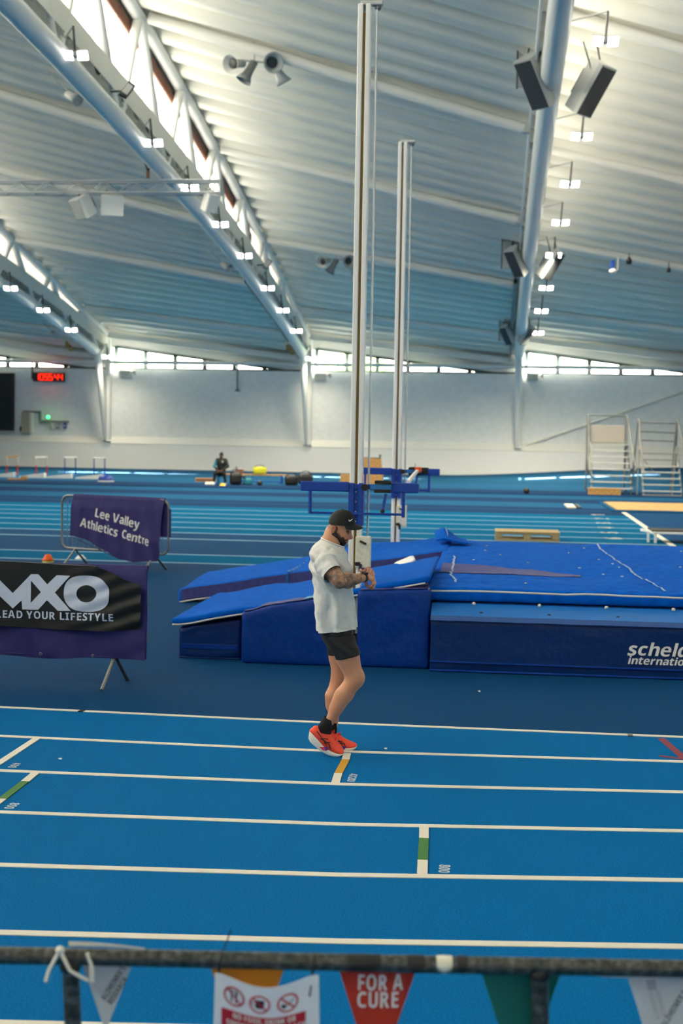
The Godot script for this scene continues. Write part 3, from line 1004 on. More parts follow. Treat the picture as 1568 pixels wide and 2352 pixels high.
	for s in [[Vector3(-12.565, 12.155, -40), "pale spotlight hung under the roof left of the middle truss, nearest of two"], [Vector3(-12.32, 9.934, -62), "pale spotlight hung under the roof left of the middle truss, farther of two"], [Vector3(-24.735, 7.827, -76), "pale spotlight hung below the leftmost truss near the wall clock"]]:
		t = thing("spotlight", s[1], "spotlight", s[0], 0.3)
		st = begin()
		var f := frame_of(Vector3(0.5, -0.4, 0.5))
		lathe(st, [[0.001, -0.2], [0.13, -0.2], [0.15, 0.1], [0.19, 0.3], [0.16, 0.3], [0.1, 0.12], [0.001, 0.12]], 14, Transform3D(f, Vector3(0.1, -0.1, 0)))
		obj("housing", st, M.light_grey, t)
		st = begin()
		rod(st, Vector3(-0.55, 0.55, -0.1), Vector3(0.05, -0.05, 0), 0.03)
		obj("arm", st, M.light_grey, t)
	for s in [[Vector3(-24.745, 7.35, -79), "beige twin horn fitting hung below the leftmost truss"], [Vector3(-11.806, 7.308, -79), "beige twin horn fitting hung below the middle truss"]]:
		t = thing("beige_fitting", s[1], "loudspeaker", s[0], 0.2)
		st = begin(false)
		box(st, Vector3(0, 0.22, 0), Vector3(0.62, 0.14, 0.12), 0.02)
		obj("bracket", st, M.cream, t)
		for h in [Vector3(-0.08, 0.0, 0), Vector3(0.14, -0.22, 0.1)]:
			st = begin()
			lathe(st, [[0.001, -0.14], [0.1, -0.12], [0.12, 0.05], [0.17, 0.16], [0.001, 0.12]], 12, Transform3D(frame_of(Vector3(0.2, -0.6, 0.7)), h))
			obj("horn", st, M.wood, t)
	# on the right bay's ceiling beam
	t = thing("blue_camera", "small blue and white camera hung under the ceiling beam at the right", "camera", Vector3(4.403, 9.156, -56))
	st = begin(false)
	box(st, Vector3(0, 0.06, 0), Vector3(0.17, 0.3, 0.17), 0.03)
	obj("body", st, M.blue_paint, t)
	st = begin()
	ball(st, Vector3(0.03, -0.2, 0.05), Vector3(0.16, 0.1, 0.14))
	obj("dome", st, M.white, t)
	st = begin()
	rod(st, Vector3(0.2, -0.15, 0), Vector3(0.22, 0.4, 0), 0.02)
	obj("stem", st, M.light_grey, t)
	for s in [[Vector3(5.036, 9.362, -56), "small black sensor under the ceiling beam right of the blue camera", 1.0], [Vector3(6.572, 9.013, -56), "tiny black sensor under the ceiling beam at the right edge", 0.7]]:
		t = thing("ceiling_sensor", s[1], "sensor", s[0])
		st = begin()
		lathe(st, [[0.001, -0.14], [0.1, -0.12], [0.12, 0.02], [0.05, 0.14], [0.001, 0.16]], 12, Transform3D(Basis.from_scale(Vector3.ONE * s[2]), Vector3.ZERO))
		obj("body", st, M.black, t)
		st = begin()
		rod(st, Vector3(0, 0.1, 0), Vector3(0, 0.3, 0), 0.02)
		obj("stem", st, M.dark_grey, t)

# ------------------------------------------------------------------ things on the far wall
func make_wall_fittings():
	var a: Vector3 = Vector3(-30.042, 5.868, -84.85)
	var b: Vector3 = Vector3(-30.026, 2.246, -84.85)
	var t := thing("scoreboard", "large black scoreboard on the far wall at the left edge", "scoreboard", Vector3(a.x - 2.4, (a.y + b.y) / 2, -84.85))
	var st := begin(false)
	box(st, Vector3.ZERO, Vector3(4.8, a.y - b.y, 0.28), 0.04)
	obj("panel", st, M.black, t)
	st = begin(false)
	box(st, Vector3(0, -(a.y - b.y) / 2 - 0.06, 0.0), Vector3(4.9, 0.12, 0.3), 0.02)
	obj("sill", st, M.light_grey, t)
	st = begin(false)
	box(st, Vector3(2.9, -(a.y - b.y) / 2 + 0.15, 0.0), Vector3(0.22, 0.3, 0.2), 0.03)
	obj("socket_box", st, M.dark_grey, t)
	# the clock
	a = Vector3(-28.776, 5.926, -84.6)
	b = Vector3(-26.761, 5.357, -84.6)
	t = thing("digital_clock", "black digital wall clock with glowing red numerals", "clock", Vector3((a.x + b.x) / 2, (a.y + b.y) / 2, -84.7))
	var w := b.x - a.x
	var h := a.y - b.y
	st = begin(false)
	box(st, Vector3.ZERO, Vector3(w, h, 0.16), 0.02)
	obj("housing", st, M.black, t)
	st = begin(false)
	box(st, Vector3(-w / 2 - 0.06, 0.45, 0), Vector3(0.1, 1.2, 0.1), 0.01)
	obj("bracket", st, M.dark_grey, t)
	var red := mat(c8(255, 40, 20), 0.5)
	red.emission_enabled = true
	red.emission = Color(1.0, 0.16, 0.06)
	red.emission_energy_multiplier = 1.3
	var n := 0
	for ch in "105544":
		var x := -w * 0.36 + n * w * 0.145 + (0.06 if n >= 4 else 0.0)
		st = begin(false)
		segments(st, ch, Vector3(x, 0, 0.1), h * 0.34, h * 0.33)
		obj("display_digit", st, red, t)
		n += 1
	var l := OmniLight3D.new()
	l.name = "clock_light"
	l.light_color = Color(1.0, 0.2, 0.1)
	l.light_energy = 0.15
	l.light_size = 0.2
	l.omni_range = 40.0
	l.omni_attenuation = 2.0
	l.shadow_enabled = true
	t.add_child(l)
	l.position = Vector3(0, 0, 0.4)
	# electrical cabinet, trunking and boxes
	a = Vector3(-29.165, 2.777, -84.8)
	t = thing("electrical_cabinet", "beige electrical cabinet on the far wall beside the scoreboard", "cabinet", a)
	st = begin(false)
	box(st, Vector3(-0.08, 0, 0), Vector3(0.5, 1.3, 0.3), 0.02)
	obj("door", st, M.foam, t)
	st = begin(false)
	box(st, Vector3(0.26, 0, -0.02), Vector3(0.14, 1.3, 0.26), 0.02)
	obj("side_duct", st, M.coping, t)
	t = thing("cable_trunking", "stepped grey cable trunking on the far wall below the clock", "trunking", Vector3(-28.385, 3.172, -84.9))
	for s in [[-0.55, 0.3, 1.1, 0.12], [0.0, 0.02, 0.13, 0.62], [0.95, -0.29, 1.8, 0.13], [0.35, -0.38, 0.8, 0.1]]:
		st = begin(false)
		box(st, Vector3(s[0], s[1], 0), Vector3(s[2], s[3], 0.14), 0.01)
		obj("duct", st, M.mid_grey, t)
	for s in [[Vector3(-27.635, 2.613, -84.85), "small grey socket box under the trunking on the far wall", M.light_grey, 0.22], [Vector3(-27.214, 2.619, -84.85), "small brownish socket box under the trunking on the far wall", M.grey_panel, 0.22], [Vector3(-26.766, 2.627, -84.85), "small blue socket box under the trunking on the far wall", M.blue_paint, 0.2]]:
		t = thing("socket_box", s[1], "box", s[0])
		st = begin(false)
		box(st, Vector3.ZERO, Vector3(s[3], 0.36, 0.16), 0.02)
		obj("body", st, s[2], t)
		st = begin(false)
		box(st, Vector3(0, 0, 0.1), Vector3(s[3] * 0.6, 0.14, 0.05), 0.01)
		obj("socket_cover", st, M.light_grey, t)
	t = thing("indicator_lamp", "small glowing green indicator lamp above the trunking", "lamp", Vector3(-27.818, 3.153, -84.8))
	var gm := mat(c8(60, 230, 130), 0.5)
	gm.emission_enabled = true
	gm.emission = Color(0.25, 1.0, 0.5)
	gm.emission_energy_multiplier = 2.0
	st = begin()
	ball(st, Vector3(0, 0, 0.05), Vector3(0.11, 0.11, 0.07))
	obj("lamp_lens", st, gm, t)
	st = begin(false)
	box(st, Vector3(0, 0, 0), Vector3(0.3, 0.3, 0.08), 0.02)
	obj("lamp_housing", st, M.light_grey, t)
	var gl := OmniLight3D.new()
	gl.name = "indicator_light"
	gl.light_color = Color(0.3, 1.0, 0.5)
	gl.light_energy = 0.03
	gl.light_size = 0.1
	gl.omni_attenuation = 2.0
	gl.omni_range = 40.0
	gl.shadow_enabled = true
	t.add_child(gl)
	gl.position = Vector3(0, 0, 0.25)
	for s in [[Vector3(-22.951, 5.902, -84.85), "pale heater box under the windows right of the clock column"], [Vector3(-10.742, 5.868, -84.85), "pale heater box under the windows left of the tall uprights"], [Vector3(2.108, 6.031, -84.85), "pale heater box under the windows beside the right column"]]:
		t = thing("heater_box", s[1], "heater", s[0])
		st = begin(false)
		box(st, Vector3.ZERO, Vector3(0.72, 0.44, 0.3), 0.03)
		obj("body", st, M.light_grey, t)
		st = begin()
		rod(st, Vector3(0.45, 0.05, 0), Vector3(0.62, 0.2, 0), 0.06)
		rod(st, Vector3(0.62, 0.2, 0), Vector3(0.62, -0.05, 0), 0.05)
		obj("pipe", st, M.mid_grey, t)
	a = Vector3(-15.856, 6.649, -84.7)
	b = Vector3(-15.833, 4.944, -84.7)
	t = thing("hanging_pole", "thin dark pole with a small foot hanging in front of the far wall", "pole", b)
	st = begin()
	rod(st, Vector3.ZERO, Vector3(0, a.y - b.y, 0), 0.05)
	obj("shaft", st, M.frame, t)
	st = begin(false)
	box(st, Vector3(0, 0.03, 0), Vector3(0.28, 0.09, 0.16), 0.02)
	obj("foot", st, M.frame, t)
	a = Vector3(1.844, 1.946, -84.88)
	b = Vector3(12.816, 5.911, -84.88)
	t = thing("sloping_pipe", "pale pipe running diagonally up the far wall behind the access steps", "pipe", a)
	st = begin()
	rod(st, Vector3.ZERO, b - a, 0.07)
	obj("pipe_run", st, M.coping, t)
	st = begin(false)
	for k in 5: box(st, (b - a) * (0.1 + 0.2 * k) + Vector3(0, 0, -0.02), Vector3(0.14, 0.2, 0.18), 0.02)
	obj("pipe_clips", st, M.coping, t)

# a seven-segment numeral
func segments(st: SurfaceTool, ch: String, at: Vector3, w: float, h: float):
	var on: String = {"0": "abcdef", "1": "bc", "4": "bcfg", "5": "acdfg"}[ch]
	var k := w * 0.2
	for s in on:
		match s:
			"a": box(st, at + Vector3(0, h, 0), Vector3(w, k, 0.03))
			"g": box(st, at, Vector3(w, k, 0.03))
			"d": box(st, at + Vector3(0, -h, 0), Vector3(w, k, 0.03))
			"b": box(st, at + Vector3(w / 2, h / 2, 0), Vector3(k, h, 0.03))
			"c": box(st, at + Vector3(w / 2, -h / 2, 0), Vector3(k, h, 0.03))
			"f": box(st, at + Vector3(-w / 2, h / 2, 0), Vector3(k, h, 0.03))
			"e": box(st, at + Vector3(-w / 2, -h / 2, 0), Vector3(k, h, 0.03))

# ------------------------------------------------------------------ pole vault uprights
func make_uprights():
	var t := thing("pole_vault_upright", "nearest tall white pole vault upright, right behind the man", "upright", Vector3(-1.4, 0, -14.15), 0.0, "pole vault uprights")
	var st := begin(false)
	box(st, Vector3(-0.039, 3.33, 0), Vector3(0.052, 6.62, 0.12), 0.008)
	box(st, Vector3(0.04, 3.33, 0), Vector3(0.05, 6.62, 0.12), 0.008)
	box(st, Vector3(0, 3.33, -0.045), Vector3(0.09, 6.62, 0.03))
	obj("post", st, M.white, t)
	st = begin(false)
	box(st, Vector3(0, 3.35, 0.02), Vector3(0.026, 6.4, 0.05))
	obj("slot", st, M.ochre, t)
	st = begin(false)
	box(st, Vector3(0.07, 6.65, 0), Vector3(0.22, 0.04, 0.09), 0.008)
	var o := obj("top_arm", st, M.light_grey, t)
	st = begin()
	lathe(st, [[0.001, -0.02], [0.035, -0.02], [0.028, 0.0], [0.035, 0.02], [0.001, 0.02]], 14, Transform3D(Basis(Vector3(1, 0, 0), Vector3(0, 0, 1), Vector3(0, -1, 0)), Vector3(0.13, 6.62, 0)))
	obj("pulley", st, M.mid_grey, o)
	st = begin()
	rod(st, Vector3(0.125, 1.3, 0.01), Vector3(0.125, 6.62, 0.01), 0.011, 8)
	obj("lifting_cable", st, M.alu, t)
	# the blue carriage with its long arm
	st = begin(false)
	box(st, Vector3(-0.04, 1.63, 0.02), Vector3(0.06, 0.44, 0.18), 0.008)
	box(st, Vector3(0.055, 1.63, 0.02), Vector3(0.05, 0.44, 0.18), 0.008)
	box(st, Vector3(0.0, 1.63, 0.07), Vector3(0.09, 0.4, 0.03), 0.006)
	o = obj("carriage", st, M.blue_paint, t)
	st = begin()
	for y in [1.46, 1.56, 1.66, 1.76]: rod(st, Vector3(0.005, y, 0.085), Vector3(0.005, y, 0.095), 0.008, 8)
	obj("bolts", st, M.light_grey, o)
	st = begin(false)
	box(st, Vector3(-0.31, 1.81, 0.1), Vector3(0.5, 0.1, 0.06), 0.01)
	box(st, Vector3(0.48, 1.81, 0.1), Vector3(0.33, 0.1, 0.06), 0.01)
	box(st, Vector3(0.1, 1.815, 0.085), Vector3(0.42, 0.05, 0.04), 0.006)
	obj("arm", st, M.blue_paint, t)
	st = begin(false)
	box(st, Vector3(-0.46, 1.65, 0.1), Vector3(0.032, 0.24, 0.04), 0.006)
	obj("hanging_bar", st, M.blue_paint, t)
	st = begin(false)
	box(st, Vector3(0.49, 1.65, 0.1), Vector3(0.034, 0.28, 0.04), 0.006)
	obj("hanging_bar", st, M.blue_paint, t)
	st = begin(false)
	box(st, Vector3(0.015, 1.54, 0.1), Vector3(0.95, 0.024, 0.024), 0.004)
	obj("lower_bar", st, M.blue_paint, t)
	st = begin(false)
	box(st, Vector3(0.26, 1.815, 0.13), Vector3(0.22, 0.06, 0.05), 0.008)
	o = obj("clamp", st, mat(c8(40, 112, 178), 0.35), t)
	st = begin(false)
	box(st, Vector3(0.285, 1.865, 0.13), Vector3(0.17, 0.035, 0.08), 0.006)
	box(st, Vector3(0.28, 1.775, 0.13), Vector3(0.17, 0.035, 0.08), 0.006)
	obj("rubber_pad", st, M.black, o)
	st = begin()
	rod(st, Vector3(0.28, 1.88, 0.13), Vector3(0.28, 1.93, 0.13), 0.007)
	obj("pin", st, M.light_grey, o)
	st = begin()
	rod(st, Vector3(0.1, 1.81, 0.12), Vector3(0.1, 1.81, 0.17), 0.035, 12)
	obj("knob", st, M.black, t)
	st = begin(false)
	bar(st, Vector3(0.315, 1.75, 0.14), Vector3(0.285, 1.59, 0.15), 0.03, 0.02, 0.004)
	o = obj("lever", st, M.blue_paint, t)
	st = begin()
	ball(st, Vector3(0.283, 1.575, 0.15), Vector3(0.025, 0.022, 0.025), 10)
	obj("lever_knob", st, M.black, o)
	# winch box low on the post
	st = begin(false)
	box(st, Vector3(0.09, 1.15, 0.08), Vector3(0.155, 0.32, 0.09), 0.008)
	o = obj("winch_box", st, M.cream, t)
	st = begin(false)
	bar(st, Vector3(0.06, 1.265, 0.14), Vector3(0.125, 1.235, 0.15), 0.024, 0.02, 0.004)
	obj("crank", st, M.black, o)
	st = begin(false)
	bar(st, Vector3(0.07, 1.03, 0.14), Vector3(0.066, 0.955, 0.15), 0.03, 0.024, 0.004)
	box(st, Vector3(0.04, 1.03, 0.125), Vector3(0.055, 0.04, 0.02), 0.004)
	obj("brake_handle", st, M.black, o)
	st = begin(false)
	box(st, Vector3(0, 0.16, 0.0), Vector3(0.15, 0.3, 0.17), 0.01)
	obj("shoe", st, M.black, t)
	st = begin(false)
	box(st, Vector3(0, 0.015, 0.0), Vector3(0.32, 0.03, 0.34), 0.008)
	obj("base_plate", st, M.dark_grey, t)
	var r: Node3D = t.duplicate()
	r.name = numbered("pole_vault_upright")
	add_child(r, true)
	r.position = Vector3(-1.45, 0, -20.7)
	tag(r, "farther white pole vault upright, standing beyond the blue landing mats", "upright")
	# the end of the crossbar, lying on the farther arm and pointing this way
	t = thing("crossbar_end", "white bar end with an orange clip on the farther upright's blue arm", "crossbar", Vector3(-1.12, 1.84, -20.55))
	st = begin()
	tube(st, [Vector3(0.0, 0.0, 0.0), Vector3(-0.05, -0.07, 0.35), Vector3(-0.1, -0.16, 0.75)], [0.028, 0.03, 0.034], 10)
	obj("bar", st, M.white, t)
	st = begin(false)
	box(st, Vector3(0, 0.0, 0.02), Vector3(0.1, 0.08, 0.14), 0.015)
	obj("clip", st, M.orange, t)
	st = begin(false)
	box(st, Vector3(0.0, -0.02, -0.06), Vector3(0.3, 0.11, 0.08), 0.01)
	obj("holder", st, M.black, t)

# ------------------------------------------------------------------ landing mats
func steps(half: float, r: float, n: int) -> Array:
	var a := [-half, -half + r * 0.3, -half + r]
	for k in range(1, n): a.append(lerpf(-half + r, half - r, float(k) / n))
	a.append_array([half - r, half - r * 0.3, half])
	return a

# a cushion: a box with rounded edges, its points moved by f(local point) -> world point
func cushion(st: SurfaceTool, size: Vector3, r: float, n: Vector3i, f: Callable):
	var h := size / 2.0
	st.set_smooth_group(1)
	for axis in 3:
		var u := (axis + 1) % 3
		var v := (axis + 2) % 3
		var su := steps(h[u], minf(r, h[u] * 0.9), n[u])
		var sv := steps(h[v], minf(r, h[v] * 0.9), n[v])
		for sgn in [-1.0, 1.0]:
			var g := []
			for a in su:
				var row := []
				for b in sv:
					var p := Vector3.ZERO
					p[axis] = sgn * h[axis]; p[u] = a; p[v] = b
					var inner := Vector3(clampf(p.x, -h.x + r, h.x - r), clampf(p.y, -h.y + r, h.y - r), clampf(p.z, -h.z + r, h.z - r))
					if h.x < r: inner.x = 0.0
					if h.y < r: inner.y = 0.0
					if h.z < r: inner.z = 0.0
					var d := p - inner
					row.append(f.call(inner + d.normalized() * r if d.length() > 1e-6 else p))
				g.append(row)
			for i in su.size() - 1:
				for j in sv.size() - 1:
					if sgn > 0: quad(st, g[i][j], g[i][j + 1], g[i + 1][j + 1], g[i + 1][j])
					else: quad(st, g[i][j], g[i + 1][j], g[i + 1][j + 1], g[i][j + 1])

func nz(x: float, y: float, z: float) -> float:
	return noise.get_noise_3d(x, y, z)

func make_mats():
	# --- the low pad at the left end
	var t := thing("landing_mat_pad", "low dark blue vinyl pad at the left end of the front landing mats", "mat", Vector3(-2.88, 0, -14.8))
	var st := begin()
	cushion(st, Vector3(0.66, 0.42, 1.5), 0.035, Vector3i(16, 8, 8), func(p):
		var y: float = (p.y + 0.21) / 0.42 * (0.375 + 0.16 * p.x)
		return Vector3(p.x, y, p.z + 0.018 * nz(p.x * 7 + p.y * 5, p.y * 9, 2.0)))
	var o := obj("cover", st, M.vinyl_navy, t)
	st = begin(false)
	box(st, Vector3(0, 0.13, 0.755), Vector3(0.6, 0.05, 0.012), 0.004)
	obj("strap", st, M.vinyl, o)
	st = begin()
	rod(st, Vector3(-0.32, 0.01, 0.74), Vector3(0.32, 0.01, 0.74), 0.012, 6)
	obj("hem", st, M.vinyl_navy, o)
	# --- the wedge block left of the nearest upright
	t = thing("landing_mat_wedge", "dark blue vinyl wedge block left of the nearest upright, behind the man", "mat", Vector3(-2.0, 0, -14.02))
	st = begin()
	cushion(st, Vector3(1.04, 0.62, 0.3), 0.03, Vector3i(18, 10, 4), func(p):
		var k: float = (p.y + 0.31) / 0.62
		return Vector3(p.x, k * (0.63 + 0.2 * p.x + 0.03 * nz(p.x * 3, 0, 1)), p.z + 0.012 * nz(p.x * 3, p.y * 4, 5.0)))
	o = obj("cover", st, M.vinyl, t)
	st = begin()
	sheet(st, 10, 3, func(u, v):
		var x: float = lerpf(-0.5, 0.5, u)
		return Vector3(x, 0.637 + 0.2 * x + 0.03 * nz(x * 3, 0, 1), lerpf(-0.13, 0.12, v)), 0.006)
	obj("worn_top", st, M.vinyl_worn, o)
	st = begin(false)
	quad(st, Vector3(0.12, 0.671, -0.12), Vector3(0.42, 0.731, -0.12), Vector3(0.36, 0.722, 0.11), Vector3(0.1, 0.67, 0.11))
	obj("pale_patch", st, M.sky_patch, o)
	# --- the upright block right of the nearest upright
	t = thing("landing_mat_block", "tall dark blue vinyl block right of the nearest upright", "mat", Vector3(-0.98, 0, -14.08))
	st = begin()
	cushion(st, Vector3(0.73, 0.8, 0.36), 0.03, Vector3i(12, 12, 5), func(p):
		var k: float = (p.y + 0.4) / 0.8
		return Vector3(p.x, k * (0.785 + 0.05 * p.x) , p.z + 0.01 * nz(p.x * 3, p.y * 3, 9.0)))
	o = obj("cover", st, M.vinyl, t)
	st = begin()
	sheet(st, 8, 4, func(u, v):
		var x: float = lerpf(-0.34, 0.34, u)
		return Vector3(x, 0.792 + 0.05 * x + 0.006 * nz(x * 9, v * 6, 4), lerpf(-0.16, 0.15, v)), 0.006)
	obj("worn_top", st, M.vinyl_worn, o)
	# --- the main bed: base and top cover
	t = thing("landing_bed", "long dark blue landing bed with white lettering and a pale blue upper edge", "mat", Vector3(2.9, 0, -17.1))
	st = begin()
	cushion(st, Vector3(7.0, 0.53, 6.6), 0.03, Vector3i(60, 8, 8), func(p):
		var wz: float = 0.012 * nz(p.x * 1.5 + p.y * 3.0, p.y * 5, 1.0) if p.z > 3.0 else 0.0
		return Vector3(p.x, p.y + 0.265, p.z + wz))
	o = obj("body", st, M.vinyl_navy, t)
	for s in [[0.515, 0.04, 0.56, 0.0, M.grey_bevel], [0.56, 0.0, 0.65, -0.3, M.vinyl_light]]:
		st = begin()
		sheet(st, 40, 4, func(u, v):
			var k: float = lerpf(0, 1, v)
			return Vector3(lerpf(-3.5, 3.5, u), lerpf(s[0], s[2], k) + 0.005 * nz(u * 40, v, 3), lerpf(3.29 + s[1], 3.29 + s[3], k)), 0.02)
		obj("bevel", st, s[4], o)
	st = begin(false)
	box(st, Vector3(0, 0.59, -0.2), Vector3(6.98, 0.13, 6.3), 0.02)
	obj("core", st, M.vinyl_navy, o)
	st = begin()
	tube(st, [Vector3(-3.5, 0.1, 3.312), Vector3(-1, 0.095, 3.315), Vector3(3.5, 0.1, 3.312)], 0.012, 6)
	tube(st, [Vector3(-3.5, 0.015, 3.32), Vector3(3.5, 0.015, 3.32)], 0.014, 6)
	obj("hem", st, M.vinyl, o)
	for k in 10:
		st = begin()
		ball(st, Vector3(-3.08 + k * 0.66, 0.655, 3.02), Vector3(0.02, 0.018, 0.02), 8)
		obj("white_toggle", st, M.piping, o)
		st = begin()
		ball(st, Vector3(-3.0 + k * 0.67, 0.585, 3.2), Vector3(0.022, 0.012, 0.016), 8)
		obj("eyelet", st, M.black, o)
	var base: Vector3 = Vector3(1.335, 0.228, -13.78) - Vector3(2.9, 0, -17.1)
	st = letters("schelde", bold, 0.124, func(x, y): return Vector3(base.x + x, base.y + y, 3.325), 0.2, 1.16, 0.55)
	obj("lettering", st, M.print_white, o)
	base = Vector3(1.337, 0.142, -13.78) - Vector3(2.9, 0, -17.1)
	st = letters("international", bold, 0.074, func(x, y): return Vector3(base.x + x, base.y + y, 3.325), 0.2, 1.15, 0.5)
	obj("lettering", st, M.print_white, o)
	t = thing("landing_mat_cover", "large bright blue top cover with white edging over the landing bed", "mat", Vector3(2.9, 0.66, -17.35))
	var top := func(x: float, z: float) -> float:                    # local height of the cover's top
		var dip := -0.1 * smoothstep(-2.5, 3.4, x) * smoothstep(1.0, 3.2, z) * 0.6
		var rut := -0.05 * exp(-pow((z - 1.15 - 0.1 * (x + 3.5)) / 0.4, 2.0)) * smoothstep(0.6, -2.5, x)
		return 0.15 + dip + rut + 0.025 * nz(x * 0.9, z * 1.2, 0.0) + 0.008 * nz(x * 3.0, z * 5.0, 3.0)
	st = begin()
	cushion(st, Vector3(7.15, 0.15, 6.4), 0.04, Vector3i(80, 2, 60), func(p):
		var k: float = (p.y + 0.075) / 0.15
		return Vector3(p.x, k * top.call(p.x, p.z), p.z))
	o = obj("cover", st, M.vinyl_top, t)
	st = begin()
	var edge := []
	for k in 41:
		var x := -3.56 + 7.1 * k / 40.0
		edge.append(Vector3(x, top.call(x, 3.1) - 0.035, 3.195))
	tube(st, edge, 0.011, 6)
	obj("white_edging", st, M.piping, o)
	st = begin()
	sheet(st, 30, 6, func(u, v):
		var x: float = lerpf(-3.5, -1.9, u)
		var z: float = 1.15 + 0.1 * (x + 3.5) + lerpf(-0.6, 0.6, v) * (1.0 - 0.75 * u)
		return Vector3(x, top.call(x, z) + 0.006, z), 0.004)
	obj("worn_streak", st, M.vinyl_worn, o)
	for path in [[Vector2(-1.42, -3.0), Vector2(-1.4, -1.6), Vector2(-1.37, -0.4), Vector2(-1.3, 0.8), Vector2(-1.24, 1.9), Vector2(-1.16, 3.05)], [Vector2(-3.38, -0.35), Vector2(-3.37, 0.8), Vector2(-3.36, 1.9), Vector2(-3.28, 2.75)]]:
		st = begin(false)
		for i in path.size() - 1:
			for j in 10:
				var a: Vector2 = path[i].lerp(path[i + 1], j / 10.0)
				var b: Vector2 = path[i].lerp(path[i + 1], (j + 1) / 10.0)
				var w := 0.011 + 0.006 * nz(i * 7.3, j * 1.7, 0.0)
				var q := []
				for p in [[a, -w], [b, -w], [b, w], [a, w]]:
					var xx: float = p[0].x + p[1] + 0.03 * nz(p[0].y * 4.0, 1.0, 0.0)
					q.append(Vector3(xx, top.call(xx, p[0].y) + 0.014, p[0].y))
				quad(st, q[0], q[1], q[2], q[3])
		obj("crease", st, M.vinyl_crease, o)
	for k in 26:
		st = begin(false)
		var x := rng.randf_range(-3.2, 0.9)
		var z := rng.randf_range(-2.6, 2.9)
		box(st, Vector3(x, top.call(x, z) + 0.006, z), Vector3(0.03, 0.008, 0.022), 0.003, Basis(Vector3.UP, rng.randf() * 3.0))
		obj("paint_fleck", st, M.piping, o)
	# --- the front arm of the bed: a sloping cover over a low core
	t = thing("sloping_mat", "sloping bright blue mat cover with white edging over the front left pads", "mat", Vector3(-1.95, 0, -15.2))
	var arm := func(x: float) -> float: return 0.42 + 0.1 * smoothstep(-1.3, -0.7, x) + 0.215 * maxf(x + 0.62, 0.0) + 0.03 * exp(-pow((x + 0.6) / 0.12, 2.0))
	st = begin()
	cushion(st, Vector3(2.66, 0.07, 2.4), 0.03, Vector3i(40, 2, 12), func(p):
		return Vector3(p.x, arm.call(p.x) - 0.035 + p.y + 0.012 * nz(p.x * 2, p.z * 2, 7), p.z - 0.03 * sin(p.x * 3.0)))
	o = obj("cover", st, M.vinyl_top, t)
	st = begin()
	edge = []
	for k in 31:
		var x := -1.32 + 2.6 * k / 30.0
		edge.append(Vector3(x, arm.call(x) - 0.07, 1.19 - 0.03 * sin(x * 3.0)))
	tube(st, edge, 0.011, 6)
	obj("white_edging", st, M.piping, o)
	st = begin()
	tube(st, [Vector3(-1.33, 0.36, 1.1), Vector3(-1.34, 0.38, 0.0), Vector3(-1.33, 0.36, -1.1)], 0.02, 8)
	obj("rolled_edge", st, M.vinyl_worn, o)
	t = thing("landing_mat_core", "dark blue core block hidden under the front sloping mat cover", "mat", Vector3(-1.55, 0, -15.35))
	st = begin()
	cushion(st, Vector3(1.84, 0.5, 2.0), 0.03, Vector3i(8, 4, 6), func(p): return Vector3(p.x, (p.y + 0.25) * (1.02 + 0.36 * p.x), p.z))
	obj("cover", st, M.vinyl_navy, t)
	st = begin()
	tube(st, [Vector3(-0.9, 0.02, 1.0), Vector3(0.9, 0.02, 1.0)], 0.012, 6)
	obj("hem", st, M.vinyl, t)
	# --- the back arm of the bed with its beige core
	t = thing("sloping_mat", "sloping blue mat with worn purple side at the back, left of the uprights", "mat", Vector3(-2.45, 0, -19.7))
	var arm2 := func(x: float, z: float) -> float: return 0.5 + 0.175 * x + 0.06 * smoothstep(-0.9, 0.9, -z) + 0.07 * exp(-pow((x - 0.55) / 0.5, 2.0)) * smoothstep(0.2, -0.9, z) + 0.012 * nz(x * 2, z * 2, 3)
	st = begin()
	cushion(st, Vector3(3.7, 0.19, 1.9), 0.05, Vector3i(48, 3, 14), func(p):
		return Vector3(p.x, arm2.call(p.x, p.z) + p.y - 0.095, p.z))
	o = obj("cover", st, M.vinyl_top, t)
	st = begin()
	sheet(st, 30, 3, func(u, v):
		var x: float = lerpf(-1.8, 1.8, u)
		return Vector3(x, arm2.call(x, 0.9) - lerpf(0.015, 0.16, v), 0.956 + 0.004 * sin(x * 9)), 0.006)
	obj("worn_side", st, M.vinyl_worn, o)
	st = begin()
	edge = []
	for k in 31:
		var x := -1.82 + 3.64 * k / 30.0
		edge.append(Vector3(x, arm2.call(x, 0.9) - 0.185, 0.955))
	tube(st, edge, 0.012, 6)
	obj("white_edging", st, M.piping, o)
	st = begin(false)
	for j in 8: box(st, Vector3(-0.32 + 0.02 * j, arm2.call(-0.3, 0.9 - 0.24 * j) + 0.006, 0.86 - 0.24 * j), Vector3(0.04, 0.012, 0.26), 0.004)
	box(st, Vector3(-0.33, arm2.call(-0.3, 0.9) - 0.1, 0.965), Vector3(0.03, 0.17, 0.012), 0.003)
	obj("seam_strap", st, M.vinyl_light, o)
	t = thing("landing_mat_core", "beige foam core showing under the sloping back mat", "mat", Vector3(-2.4, 0, -19.75))
	st = begin()
	cushion(st, Vector3(3.3, 0.4, 1.7), 0.03, Vector3i(10, 4, 6), func(p): return Vector3(p.x, (p.y + 0.2) * (0.7 + 0.4 * p.x), p.z))
	obj("foam", st, M.foam, t)
	st = begin()
	for x in [-1.2, -0.1, 1.0]: ball(st, Vector3(x, 0.4 * (0.62 + 0.4 * x), 0.86), Vector3(0.03, 0.03, 0.02), 8)
	obj("knobs", st, M.light_grey, t)
	# --- bits at the front of the bed
	t = thing("mat_flap", "blue flap sticking up at the back corner of the landing bed", "flap", Vector3(-0.696, 0.868, -19.943))
	st = begin()
